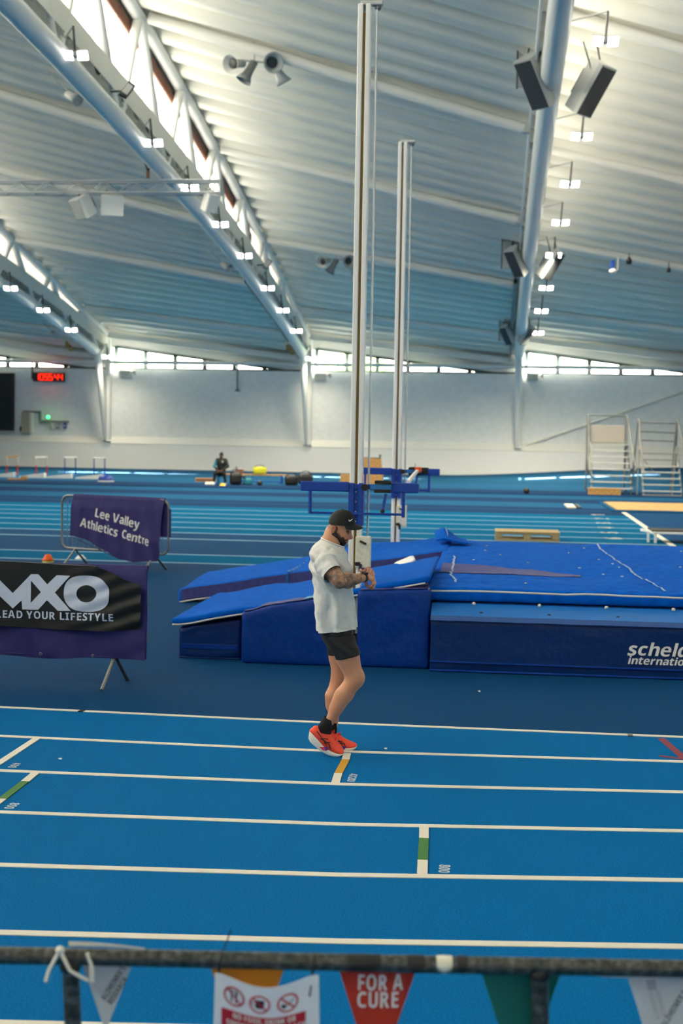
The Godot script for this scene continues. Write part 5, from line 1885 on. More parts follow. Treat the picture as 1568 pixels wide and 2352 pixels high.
	t = thing("cable_loop", "black loop of strap leaning beside the rucksack", "strap", Vector3(-11.403, 0, -62.382) + Vector3(0, 0.22, 0.1))
	st = begin()
	var ring := []
	for k in 18: ring.append(Vector3(0.19 * cos(TAU * k / 18), 0.2 * sin(TAU * k / 18), 0.03 * sin(TAU * k / 9.0)))
	tube(st, ring, 0.045, 8, true)
	obj("loop", st, M.black, t)
	for s in [["medicine_ball", "black medicine ball on the floor under the bench", Vector3(-10.482, 0, -61.796), 0.125], ["medicine_ball", "black medicine ball alone on the track, right of the uprights", Vector3(1.332, 0, -58.963), 0.135]]:
		t = thing(s[0], s[1], "ball", s[2])
		st = begin()
		ball(st, Vector3(0, s[3], 0), Vector3.ONE * s[3], 20)
		obj("shell", st, M.black, t)
		st = begin()
		var seam := []
		for k in 24: seam.append(Vector3(s[3] * 1.004 * cos(TAU * k / 24), s[3], s[3] * 1.004 * sin(TAU * k / 24)))
		tube(st, seam, 0.004, 5, true)
		obj("seam", st, M.dark_grey, t)
	t = thing("wooden_plank", "wooden plank block on the floor left of the seated person", "plank", Vector3(-13.561, 0, -64.707))
	st = begin(false)
	box(st, Vector3(0, 0.1, 0), Vector3(0.95, 0.2, 0.3), 0.015)
	obj("plank", st, M.wood, t)
	st = begin(false)
	box(st, Vector3(0.02, 0.13, 0.155), Vector3(0.86, 0.09, 0.02), 0.004)
	obj("dark_slot", st, M.rust, t)
	t = thing("white_towel", "crumpled white towel at the seated person's feet", "towel", Vector3(-12.595, 0, -61.049))
	st = begin()
	cushion(st, Vector3(0.42, 0.14, 0.3), 0.06, Vector3i(8, 3, 6), func(p): return Vector3(p.x, (p.y + 0.07) * (1.0 + 0.5 * nz(p.x * 9, 0, p.z * 9)), p.z))
	var o := obj("cloth", st, M.white, t)
	st = begin()
	tube(st, [Vector3(-0.2, 0.03, 0.15), Vector3(0, 0.06, 0.16), Vector3(0.2, 0.03, 0.15)], 0.012, 6)
	obj("hem", st, M.light_grey, o)
	t = thing("yellow_cone", "small yellow marker cone between the seated person's feet", "cone", Vector3(-11.887, 0, -60.358))
	disc_cone(t, 0.17, 0.12, mat(c8(236, 190, 30), 0.5))
	# a plywood box behind the uprights
	t = thing("plywood_box", "plywood box with a tapering upper panel behind the uprights", "box", Vector3(-6.075, 0, -63.374))
	st = begin(false)
	prism(st, PackedVector2Array([Vector2(-0.95, 0), Vector2(1.0, 0), Vector2(0.98, 0.55), Vector2(-0.95, 0.55)]), 0.7, Transform3D(Basis(), Vector3(0, 0, -0.7)))
	obj("lower_box", st, M.wood, t)
	st = begin(false)
	prism(st, PackedVector2Array([Vector2(-0.05, 0.55), Vector2(0.95, 0.55), Vector2(0.86, 1.3), Vector2(-0.05, 1.32)]), 0.5, Transform3D(Basis(), Vector3(0, 0, -0.62)))
	obj("upper_panel", st, M.wood, t)
	st = begin()
	rod(st, Vector3(0.82, 1.3, -0.4), Vector3(0.83, 1.42, -0.4), 0.035)
	ball(st, Vector3(0.83, 1.44, -0.4), Vector3(0.06, 0.05, 0.05), 10)
	obj("hook", st, M.dark_grey, t)
	st = begin(false)
	box(st, Vector3(0.42, 1.32, -0.38), Vector3(0.9, 0.04, 0.52), 0.01)
	obj("rim", st, M.dark_grey, t)
	# marker cones under the farther barrier
	var ct: Vector3 = Vector3(-7.595, 0, -23.175)
	var cols := [["white", M.white, 0.0], ["green", mat(c8(60, 150, 110), 0.5), 0.035], ["yellow", mat(c8(222, 214, 90), 0.5), 0.065], ["orange", M.orange, 0.1]]
	for k in 4:
		t = thing("marker_cone", "%s disc cone in the stack under the farther barrier, %s" % [cols[k][0], ["lowest", "second from the floor", "third from the floor", "topmost"][k]], "cone", ct + Vector3(0, cols[k][2], 0), 0.0, "stacked disc cones")
		disc_cone(t, 0.065 if k == 0 else 0.1, 0.055 if k < 3 else 0.095, cols[k][1])
	t = thing("white_disc", "small white disc lying behind the farther barrier's draped banner", "disc", Vector3(-7.454, 0, -24.609))
	disc_cone(t, 0.1, 0.07, M.white)
	# on the right: access steps
	access_steps()
	t = thing("wooden_box", "low wooden box under the left access steps", "box", Vector3(4.608, 0, -59.382))
	st = begin(false)
	box(st, Vector3(0, 0.14, -0.2), Vector3(1.35, 0.27, 0.5), 0.02)
	obj("body", st, M.wood, t)
	st = begin(false)
	box(st, Vector3(0, 0.285, -0.2), Vector3(1.38, 0.03, 0.54), 0.008)
	obj("lid", st, M.wood, t)
	t = thing("white_slab", "small white slab with a dark end lying on the far track", "slab", Vector3(2.66, 0, -47.554))
	st = begin(false)
	box(st, Vector3(-0.05, 0.03, -1.1), Vector3(0.3, 0.06, 2.2), 0.01)
	obj("slab", st, M.line, t)
	st = begin(false)
	box(st, Vector3(0.22, 0.03, -1.1), Vector3(0.1, 0.06, 2.2), 0.01)
	obj("dark_end", st, M.dark_grey, t)
	t = thing("sand_pit", "long strip of pale sand at the right behind the dark runway", "sand pit", Vector3(13.0, 0, -49.0))
	st = begin()
	sheet(st, 40, 12, func(u, v):
		var x: float = lerpf(-9.0, 12.0, u)
		var z: float = lerpf(-2.9, 2.9, v)
		return Vector3(x, 0.03 + 0.012 * nz(x * 3, z * 3, 1), z), 0.04)
	obj("sand", st, M.sand, t).set_meta("kind", "stuff")
	st = begin(false)
	box(st, Vector3(1.4, 0.03, 3.0), Vector3(21.2, 0.07, 0.14), 0.015)
	box(st, Vector3(-9.1, 0.03, 0.0), Vector3(0.14, 0.07, 6.1), 0.015)
	box(st, Vector3(1.4, 0.03, -3.0), Vector3(21.2, 0.07, 0.14), 0.015)
	obj("kerb", st, M.light_band, t)
	t = thing("low_frame", "low white steel frame with a dark top at the right edge", "frame", Vector3(3.547, 0, -32.315))
	for x in [0.0, 0.13, 2.4]:
		st = begin(false)
		box(st, Vector3(x, 0.12, 0 if x != 0.0 else -0.25), Vector3(0.055, 0.25, 0.055), 0.006)
		obj("leg", st, M.white, t)
	st = begin(false)
	box(st, Vector3(1.25, 0.235, 0.0), Vector3(2.4, 0.05, 0.055), 0.006)
	obj("front_rail", st, M.white, t)
	st = begin(false)
	bar(st, Vector3(0.13, 0.24, 0.0), Vector3(-0.1, 0.24, -0.9), 0.05, 0.05)
	obj("side_rail", st, M.white, t)
	st = begin(false)
	box(st, Vector3(1.25, 0.275, -0.5), Vector3(2.4, 0.03, 1.0), 0.006)
	obj("top_board", st, M.rail_dark, t)
	pallet()
	for s in [[Vector3(-3.015, 0, -9.497), "tiny white paper scrap on the second lane at the left"], [Vector3(-0.761, 0, -10.249), "tiny white paper scrap on the outermost lane right of the man's shoes"], [Vector3(-0.096, 0, -12.755), "tiny pale scrap on the dark floor in front of the landing bed"]]:
		t = thing("paper_scrap", s[1], "scrap", s[0])
		st = begin()
		sheet(st, 4, 3, func(u, v): return Vector3(lerpf(-0.012, 0.012, u), 0.004 + 0.006 * sin(u * 3.0 + v * 2.0), lerpf(-0.012, 0.012, v) * (1.0 - 0.4 * u)), 0.0008)
		o = obj("paper", st, M.white, t)
		st = begin()
		sheet(st, 3, 2, func(u, v): return Vector3(lerpf(0.002, 0.012, u), 0.01 + 0.004 * u, lerpf(-0.006, 0.004, v)), 0.0008)
		obj("torn_corner", st, M.white, o)

func disc_cone(t: Node3D, r: float, h: float, m: Material):
	var st := begin()
	lathe(st, [[r, 0.0], [r, 0.012], [r * 0.9, 0.02], [r * 0.45, h], [r * 0.3, h], [r * 0.3, h - 0.01], [r * 0.8, 0.004], [r, 0.0]], 18)
	obj("disc", st, m, t)
	st = begin()
	var pts := []
	for k in 14: pts.append(Vector3(r * 0.38 * cos(TAU * k / 14), h, r * 0.38 * sin(TAU * k / 14)))
	tube(st, pts, r * 0.07, 5, true)
	obj("rim", st, m, t)

func access_steps():
	var a: Vector3 = Vector3(4.185, 0, -60.061)
	var t := thing("access_steps", "grey wheeled access steps with treads and a tan back board, left one of two", "steps", a, 0.0, "mobile access steps")
	var w := 1.5
	var st: SurfaceTool
	for k in 8:
		var y := 0.27 + 0.265 * k
		st = begin(false)
		box(st, Vector3(w / 2, y, -0.1 - 0.23 * k), Vector3(w + (0.26 - 0.03 * k), 0.055, 0.24), 0.008)
		obj("tread", st, M.light_grey, t)
	st = begin(false)
	box(st, Vector3(w / 2, 2.2, -2.3), Vector3(w, 0.06, 0.9), 0.01)
	obj("platform", st, M.mid_grey, t)
	st = begin(false)
	box(st, Vector3(w / 2, 2.6, -2.75), Vector3(w - 0.05, 0.76, 0.03), 0.006)
	obj("back_board", st, mat(c8(176, 172, 166), 0.7), t)
	for s in [0.0, 1.0]:
		var x: float = lerpf(-0.06, w + 0.12, s)
		var xi: float = lerpf(-0.05, w + 0.02, s)
		st = begin(false)
		bar(st, Vector3(x, 0.0, 0.05), Vector3(xi, 2.2, -1.9), 0.07, 0.05)
		obj("stringer", st, M.galv, t)
		st = begin()
		rod(st, Vector3(x - 0.18 + 0.3 * s, 1.05, 0.1), Vector3(xi - 0.1 + 0.1 * s, 3.42, -2.0), 0.03)
		rod(st, Vector3(x - 0.18 + 0.3 * s, 1.05, 0.1), Vector3(x, 0.7, -0.3), 0.03)
		rod(st, Vector3(xi - 0.1 + 0.1 * s, 3.42, -2.0), Vector3(xi - 0.1 + 0.1 * s, 3.42, -2.75), 0.03)
		obj("handrail", st, M.galv, t)
		st = begin()
		rod(st, Vector3(xi - 0.1 + 0.1 * s, 0.0, -2.8), Vector3(xi - 0.1 + 0.1 * s, 3.42, -2.75), 0.032)
		rod(st, Vector3(xi, 2.2, -1.9), Vector3(xi - 0.1 + 0.1 * s, 3.42, -2.0), 0.028)
		obj("post", st, M.galv, t)
		st = begin()
		rod(st, Vector3(xi, 2.1, -2.0), Vector3(xi - 0.15 + 0.15 * s, 0.15, -2.75), 0.03)
		obj("brace", st, M.mid_grey, t)
		for z in [0.0, -2.78]:
			st = begin()
			lathe(st, [[0.001, -0.03], [0.07, -0.03], [0.08, 0.0], [0.07, 0.03], [0.001, 0.03]], 12, Transform3D(Basis(Vector3(0, 1, 0), Vector3(1, 0, 0), Vector3(0, 0, -1)), Vector3(x, 0.08, z)))
			obj("wheel", st, M.black, t)
	st = begin()
	rod(st, Vector3(-0.1, 3.42, -2.75), Vector3(w + 0.02, 3.4, -2.75), 0.03)
	obj("top_rail", st, M.galv, t)
	a = Vector3(6.225, 0, -59.359)
	t = thing("access_steps", "grey wheeled access steps with open rails, right one of two", "steps", a, 0.0, "mobile access steps")
	w = 1.5
	for k in 7:
		st = begin(false)
		box(st, Vector3(w / 2, 0.22 + 0.26 * k, -0.1 - 0.22 * k), Vector3(w + 0.1, 0.05, 0.22 if k < 5 else 0.12), 0.008)
		obj("tread", st, M.light_grey if k < 5 else M.mid_grey, t)
	for y in [2.35, 2.72, 3.12]:
		st = begin()
		rod(st, Vector3(-0.02, y, -2.1), Vector3(w - 0.02, y - 0.03, -2.1), 0.028)
		obj("cross_rail", st, M.galv, t)
	for s in [0.0, 1.0]:
		var x: float = lerpf(0.0, w + 0.06, s)
		st = begin()
		rod(st, Vector3(x, 0.0, 0.0), Vector3(x - 0.04, 2.1, -1.7), 0.035)
		obj("stringer", st, M.galv, t)
		st = begin()
		rod(st, Vector3(x - 0.02 + 0.35 * s, 0.9, 0.1), Vector3(lerpf(-0.12, w + 0.02, s), 3.26, -1.9), 0.03)
		rod(st, Vector3(lerpf(-0.24, w + 0.1, s), 1.0, -2.6), Vector3(lerpf(-0.12, w + 0.02, s), 3.26, -1.9), 0.03)
		obj("handrail", st, M.galv, t)
		st = begin()
		rod(st, Vector3(lerpf(-0.26, w - 0.1, s), 0.0, -2.7), Vector3(lerpf(-0.12, w + 0.02, s), 3.26, -2.0), 0.032)
		rod(st, Vector3(lerpf(-0.16, w - 0.2, s), 0.0, -1.2), Vector3(lerpf(-0.1, w - 0.05, s), 1.95, -1.5), 0.03)
		obj("post", st, M.galv, t)
	st = begin()
	rod(st, Vector3(0.1, 1.5, -1.2), Vector3(0.5, 1.0, -1.2), 0.022)
	obj("brace", st, M.mid_grey, t)
	st = begin(false)
	box(st, Vector3(w / 2, 0.05, 0.0), Vector3(w + 0.1, 0.07, 0.07), 0.01)
	obj("base_bar", st, M.mid_grey, t)

func pallet():
	var a: Vector3 = Vector3(0.037, 0, -31.907)
	var t := thing("wooden_pallet", "pale wooden pallet lying behind the landing bed", "pallet", a + Vector3(0.73, 0, -0.4))
	var st: SurfaceTool
	for k in 5:
		st = begin(false)
		box(st, Vector3(0, 0.2, -0.4 + 0.2 * k), Vector3(1.46, 0.035, 0.15), 0.005)
		obj("board", st, M.pallet, t)
	for z in [-0.4, 0.0, 0.4]:
		for x in [-0.64, 0.0, 0.64]:
			st = begin(false)
			box(st, Vector3(x, 0.1, z), Vector3(0.16, 0.1, 0.12), 0.006)
			obj("block", st, M.pallet, t)
		st = begin(false)
		box(st, Vector3(0, 0.165, z), Vector3(1.46, 0.03, 0.13), 0.005)
		obj("board", st, M.pallet, t)
		st = begin(false)
		box(st, Vector3(0, 0.025, z), Vector3(1.46, 0.04, 0.13), 0.005)
		obj("board", st, M.pallet, t)

# trees outside, seen through the strip of windows
func make_trees():
	for s in [[Vector3(-9.6, 0, -97.0), 8.6, "leafy green tree outside the windows just left of the tall uprights"], [Vector3(-27.5, 0, -99.0), 8.0, "leafy green tree outside the windows above the wall clock"]]:
		var t := thing("tree", s[2], "tree", s[0], 0.0, "trees outside the windows")
		var st := begin()
		tube(st, [Vector3(0, 0, 0), Vector3(0.1, 2.5, 0), Vector3(0, s[1] * 0.6, 0.1)], [0.28, 0.2, 0.1], 10)
		obj("trunk", st, M.rust, t)
		st = begin(false)
		for k in 900:
			var d := Vector3(rng.randfn(), rng.randfn(), rng.randfn()).normalized() * (0.55 + 0.45 * rng.randf())
			var p := Vector3(d.x * 2.6, s[1] * 0.68 + d.y * s[1] * 0.34, d.z * 2.0)
			var b := Basis.from_euler(Vector3(rng.randf() * TAU, rng.randf() * TAU, 0))
			var l := 0.22 + 0.16 * rng.randf()
			quad(st, p + b * Vector3(-l * 0.5, 0, 0), p + b * Vector3(0, l, 0.05), p + b * Vector3(l * 0.5, 0, 0), p + b * Vector3(0, -l, -0.05))
		var o := obj("foliage", st, M.leaf, t)
		o.set_meta("kind", "stuff")

# ------------------------------------------------------------------ bodies: tapered capsules joined with a smooth minimum, meshed as surface nets
# a bone is [a, b, ra, rb, squash, cut]: squash flattens it (a Vector3 of scales), cut = -1 takes it away
func field(bones: Array, p: Vector3, k: float) -> float:
	var d := 1e3
	for b in bones:
		var s: Vector3 = b[4]
		var q: Vector3 = (p - b[0]) * s
		var ab: Vector3 = (b[1] - b[0]) * s
		var h := clampf(q.dot(ab) / maxf(ab.length_squared(), 1e-9), 0.0, 1.0)
		var e: float = ((q - ab * h).length() - lerpf(b[2], b[3], h)) / maxf(s.x, maxf(s.y, s.z))
		if b[5] < 0.0:
			var hh := clampf(0.5 - 0.5 * (d + e) / (k * 0.5), 0.0, 1.0)
			d = lerpf(d, -e, hh) + k * 0.5 * hh * (1.0 - hh)
		else:
			var hh := clampf(0.5 + 0.5 * (d - e) / k, 0.0, 1.0)
			d = lerpf(d, e, hh) - k * hh * (1.0 - hh)
	return d

func bone(a: Vector3, b: Vector3, ra: float, rb: float, squash := Vector3.ONE, cut := 1.0) -> Array:
	return [a, b, ra, rb, squash, cut]

func nets(st: SurfaceTool, bones: Array, cell: float, k: float, paint = null, inside = null, wobble = null):
	var lo := Vector3.ONE * 1e3
	var hi := -lo
	for b in bones:
		if b[5] < 0.0: continue
		var s: Vector3 = b[4]
		for e in [[b[0], b[2]], [b[1], b[3]]]:
			var r := Vector3(e[1] / s.x, e[1] / s.y, e[1] / s.z) + Vector3.ONE * (cell * 2 + k * 0.3)
			lo = lo.min(e[0] - r); hi = hi.max(e[0] + r)
	var B := 6
	var nb := Vector3i(((hi - lo) / (cell * B)).ceil())
	var n := nb * B + Vector3i.ONE
	var val := PackedFloat32Array()
	val.resize(n.x * n.y * n.z)
	var vert := PackedInt32Array()
	vert.resize(n.x * n.y * n.z)
	vert.fill(-1)
	var half := cell * B * 0.5
	var hd := half * 1.7321
	var active := []
	for bz in nb.z:
		for by in nb.y:
			for bx in nb.x:
				var base := Vector3i(bx, by, bz) * B
				var c := lo + Vector3(base) * cell + Vector3.ONE * half
				var near := []
				for b in bones:
					var s: Vector3 = b[4]
					var q: Vector3 = (c - b[0]) * s
					var ab: Vector3 = (b[1] - b[0]) * s
					var h := clampf(q.dot(ab) / maxf(ab.length_squared(), 1e-9), 0.0, 1.0)
					var e: float = ((q - ab * h).length() - lerpf(b[2], b[3], h)) / maxf(s.x, maxf(s.y, s.z))
					if e < hd * 1.05 + k: near.append(b)
				if near.is_empty(): continue
				var fc := field(near, c, k)
				if fc < -hd * 1.6 - k and inside == null: continue
				active.append(base)
				for z in B + 1:
					for y in B + 1:
						for x in B + 1:
							var g := base + Vector3i(x, y, z)
							var p := lo + Vector3(g) * cell
							var v := field(near, p, k)
							if wobble: v += wobble.call(p)
							if inside: v = maxf(v, inside.call(p))
							val[(g.z * n.y + g.y) * n.x + g.x] = v
	var pts := PackedVector3Array()
	var corner := [Vector3i(0,0,0), Vector3i(1,0,0), Vector3i(0,1,0), Vector3i(1,1,0), Vector3i(0,0,1), Vector3i(1,0,1), Vector3i(0,1,1), Vector3i(1,1,1)]
	var edges := [[0,1],[2,3],[4,5],[6,7],[0,2],[1,3],[4,6],[5,7],[0,4],[1,5],[2,6],[3,7]]
	var sx := 1
	var sy := n.x
	var sz := n.x * n.y
	var offs := [0, sx, sy, sx + sy, sz, sx + sz, sy + sz, sx + sy + sz]
	for base in active:
		for z in B:
			for y in B:
				for x in B:
					var g: Vector3i = base + Vector3i(x, y, z)
					var at := (g.z * n.y + g.y) * n.x + g.x
					var m := 0
					for c in 8:
						if val[at + offs[c]] < 0.0: m |= 1 << c
					if m == 0 or m == 255: continue
					var sum := Vector3.ZERO
					var cnt := 0
					for e in edges:
						var a := val[at + offs[e[0]]]
						var b := val[at + offs[e[1]]]
						if (a < 0.0) != (b < 0.0):
							sum += Vector3(corner[e[0]]).lerp(Vector3(corner[e[1]]), a / (a - b))
							cnt += 1
					vert[at] = pts.size()
					pts.append(lo + (Vector3(g) + sum / cnt) * cell)
	var col := PackedColorArray()
	if paint:
		for p in pts: col.append(paint.call(p))
	st.set_smooth_group(1)
	var steps3 := [[sx, sy, sz], [sy, sz, sx], [sz, sx, sy]]
	for base in active:
		for z in B:
			for y in B:
				for x in B:
					var g: Vector3i = base + Vector3i(x, y, z)
					if g.x == 0 or g.y == 0 or g.z == 0: continue
					var at := (g.z * n.y + g.y) * n.x + g.x
					var v0 := val[at] < 0.0
					for a in steps3:
						if v0 == (val[at + a[0]] < 0.0): continue
						var q := [vert[at], vert[at - a[1]], vert[at - a[1] - a[2]], vert[at - a[2]]]
						if q[0] < 0 or q[1] < 0 or q[2] < 0 or q[3] < 0: continue
						if v0: q.reverse()
						for i in [0, 1, 2, 0, 2, 3]:
							if paint: st.set_color(col[q[i]])
							st.add_vertex(pts[q[i]])

func painted(rough: float, sss := 0.0) -> StandardMaterial3D:
	var m := mat(Color.WHITE, rough)
	m.vertex_color_use_as_albedo = true
	if sss > 0.0:
		m.subsurf_scatter_enabled = true
		m.subsurf_scatter_strength = sss
	return m

func lin(r: int, g: int, b: int) -> Color:
	return c8(r, g, b).srgb_to_linear()

# ------------------------------------------------------------------ the person sitting by the far bench
func make_seated_person():
	var t := thing("person", "seated person in a black jacket and trousers, leaning forward by the far bench", "person", Vector3(-12.242, 0, -61.852))
	var V := func(x, y, z) -> Vector3: return Vector3(x, y, z)
	var head := Vector3(0.01, 1.34, 0.14)
	var b := [bone(Vector3(0, 0.56, -0.02), Vector3(0, 0.98, 0.04), 0.13, 0.15), bone(Vector3(0, 1.02, 0.05), head + Vector3(0, -0.06, -0.02), 0.07, 0.055), bone(head + Vector3(0, 0.03, -0.02), head + Vector3(0, -0.03, 0.02), 0.092, 0.075, Vector3(1.12, 1, 1)), bone(head + Vector3(0, -0.02, 0.09), head + Vector3(0, -0.04, 0.1), 0.014, 0.018)]
	for s in [-1.0, 1.0]:
		b.append(bone(head + Vector3(0.085 * s, -0.01, -0.01), head + Vector3(0.09 * s, 0.02, -0.01), 0.018, 0.02))
		b.append(bone(Vector3(0.19 * s, 1.12, 0.04), Vector3(0.29 * s, 0.86, 0.1), 0.06, 0.045))
		b.append(bone(Vector3(0.29 * s, 0.86, 0.1), Vector3(0.1 * s, 0.66, 0.36), 0.045, 0.03))
		b.append(bone(Vector3(0.1 * s, 0.66, 0.36), Vector3(0.05 * s, 0.63, 0.42), 0.035, 0.028))
		b.append(bone(Vector3(0.1 * s, 0.54, 0.0), Vector3(0.2 * s, 0.52, 0.42), 0.085, 0.06))
		b.append(bone(Vector3(0.2 * s, 0.52, 0.42), Vector3(0.26 * s, 0.1, 0.4), 0.058, 0.038))
		b.append(bone(Vector3(0.26 * s, 0.06, 0.38), Vector3(0.28 * s, 0.04, 0.54), 0.04, 0.032))
	var st := begin()
	nets(st, b, 0.018, 0.03, func(_p): return lin(96, 66, 52))
	var body := obj("body", st, painted(0.6), t)
	# separate fingers on both hands
	st = begin()
	for s in [-1.0, 1.0]:
		for k in 4: rod(st, Vector3(0.065 * s + 0.016 * (k - 1.5), 0.635, 0.42), Vector3(0.05 * s + 0.016 * (k - 1.5), 0.6, 0.47 - 0.006 * absf(k - 1.5)), 0.009, 6)
		rod(st, Vector3(0.1 * s - 0.05 * s, 0.66, 0.4), Vector3(0.02 * s, 0.64, 0.45), 0.01, 6)
	obj("fingers", st, mat(c8(96, 66, 52), 0.6), body)
	var j := [bone(Vector3(0, 0.62, 0.0), Vector3(0, 1.0, 0.04), 0.19, 0.2, Vector3(1, 1, 1.2)), bone(Vector3(-0.15, 1.12, 0.03), Vector3(0.15, 1.12, 0.03), 0.1, 0.1), bone(Vector3(0, 1.15, 0.05), Vector3(0, 1.21, 0.07), 0.085, 0.075)]
	for s in [-1.0, 1.0]:
		j.append(bone(Vector3(0.2 * s, 1.12, 0.04), Vector3(0.3 * s, 0.86, 0.1), 0.085, 0.07))
		j.append(bone(Vector3(0.3 * s, 0.86, 0.1), Vector3(0.14 * s, 0.69, 0.31), 0.07, 0.05))
	st = begin()
	nets(st, j, 0.02, 0.04, func(p): return lin(20, 120, 140) if p.x < -0.2 and p.y > 0.8 and p.y < 1.16 else lin(26, 32, 38))
	var jk := obj("jacket", st, painted(0.7), t)
	st = begin(false)
	box(st, Vector3(0.09, 1.05, 0.235), Vector3(0.07, 0.07, 0.012), 0.003)
	obj("chest_badge", st, M.light_grey, jk)
	var tr := [bone(Vector3(0, 0.56, -0.03), Vector3(0, 0.66, 0.0), 0.17, 0.17)]
	for s in [-1.0, 1.0]:
		tr.append(bone(Vector3(0.1 * s, 0.54, 0.0), Vector3(0.2 * s, 0.52, 0.42), 0.11, 0.08))
		tr.append(bone(Vector3(0.2 * s, 0.52, 0.42), Vector3(0.26 * s, 0.2, 0.4), 0.08, 0.06))
	st = begin()
	nets(st, tr, 0.02, 0.04)
	obj("trousers", st, mat(c8(16, 18, 20), 0.8), t)
	st = begin()
	nets(st, [bone(head + Vector3(0, 0.06, -0.03), head + Vector3(0, 0.05, 0.02), 0.088, 0.08, Vector3(1.08, 1, 1))], 0.015, 0.02, null, func(p): return head.y + 0.015 + (p.z - head.z) * 0.35 - p.y)
	obj("hair", st, mat(c8(14, 14, 16), 0.8), t)
	st = begin()
	for s in [-1.0, 1.0]: ball(st, Vector3(0.27 * s, 0.045, 0.47), Vector3(0.055, 0.045, 0.15), 10)
	obj("shoes", st, M.light_grey, t)
	t = thing("stool", "low pale blue stool under the seated person", "stool", Vector3(-12.242, 0, -61.852) + Vector3(0, 0, -0.05))
	st = begin(false)
	box(st, Vector3(0, 0.4, 0), Vector3(0.36, 0.05, 0.34), 0.015)
	obj("seat", st, M.light_band, t)
	for x in [-0.14, 0.14]:
		for z in [-0.13, 0.13]:
			st = begin()
			rod(st, Vector3(x * 1.1, 0, z * 1.1), Vector3(x, 0.38, z), 0.018)
			obj("leg", st, M.light_band, t)

# ------------------------------------------------------------------ the man looking at his watch
# Points are in his own frame: x the way he faces, y up, z towards the railing; his feet stand round the origin.
func oval(back: Vector3, front: Vector3, hw: float, pw := 0.85, n := 40) -> Array:
	var c := (back + front) / 2.0
	var a := (front - back) / 2.0
	var ring := []
	for k in n:
		var t := TAU * k / n
		ring.append(c + a * signf(cos(t)) * pow(absf(cos(t)), pw) - Vector3(0, 0, hw * signf(sin(t)) * pow(absf(sin(t)), pw)))
	return ring

func between(rings: Array, steps: int) -> Array:                  # rings in between, on a smooth curve
	var out := []
	for i in rings.size() - 1:
		var a: Array = rings[maxi(i - 1, 0)]
		var b: Array = rings[i]
		var c: Array = rings[i + 1]
		var d: Array = rings[mini(i + 2, rings.size() - 1)]
		for s in steps:
			var ring := []
			for k in b.size(): ring.append(b[k].cubic_interpolate(c[k], a[k], d[k], float(s) / steps))
			out.append(ring)
	out.append(rings[-1])
	return out

func pushed(rings: Array, f: Callable) -> Array:
	var out := []
	for r in rings:
		var c := Vector3.ZERO
		for p in r: c += p
		c /= r.size()
		var ring := []
		for p in r: ring.append(p + (p - c).normalized() * f.call(p))
		out.append(ring)
	return out

# an open cloth tube with an inner skin, so that its ends show a thickness
func cloth_tube(st: SurfaceTool, rings: Array, th := 0.004):
	st.set_smooth_group(1)
	loft(st, rings)
	var inner := pushed(rings, func(_p): return -th)
	inner.reverse()
	st.set_smooth_group(2)
	loft(st, inner)
	st.set_smooth_group(3)
	loft(st, [inner[-1], rings[0]])
	loft(st, [rings[-1], inner[0]])

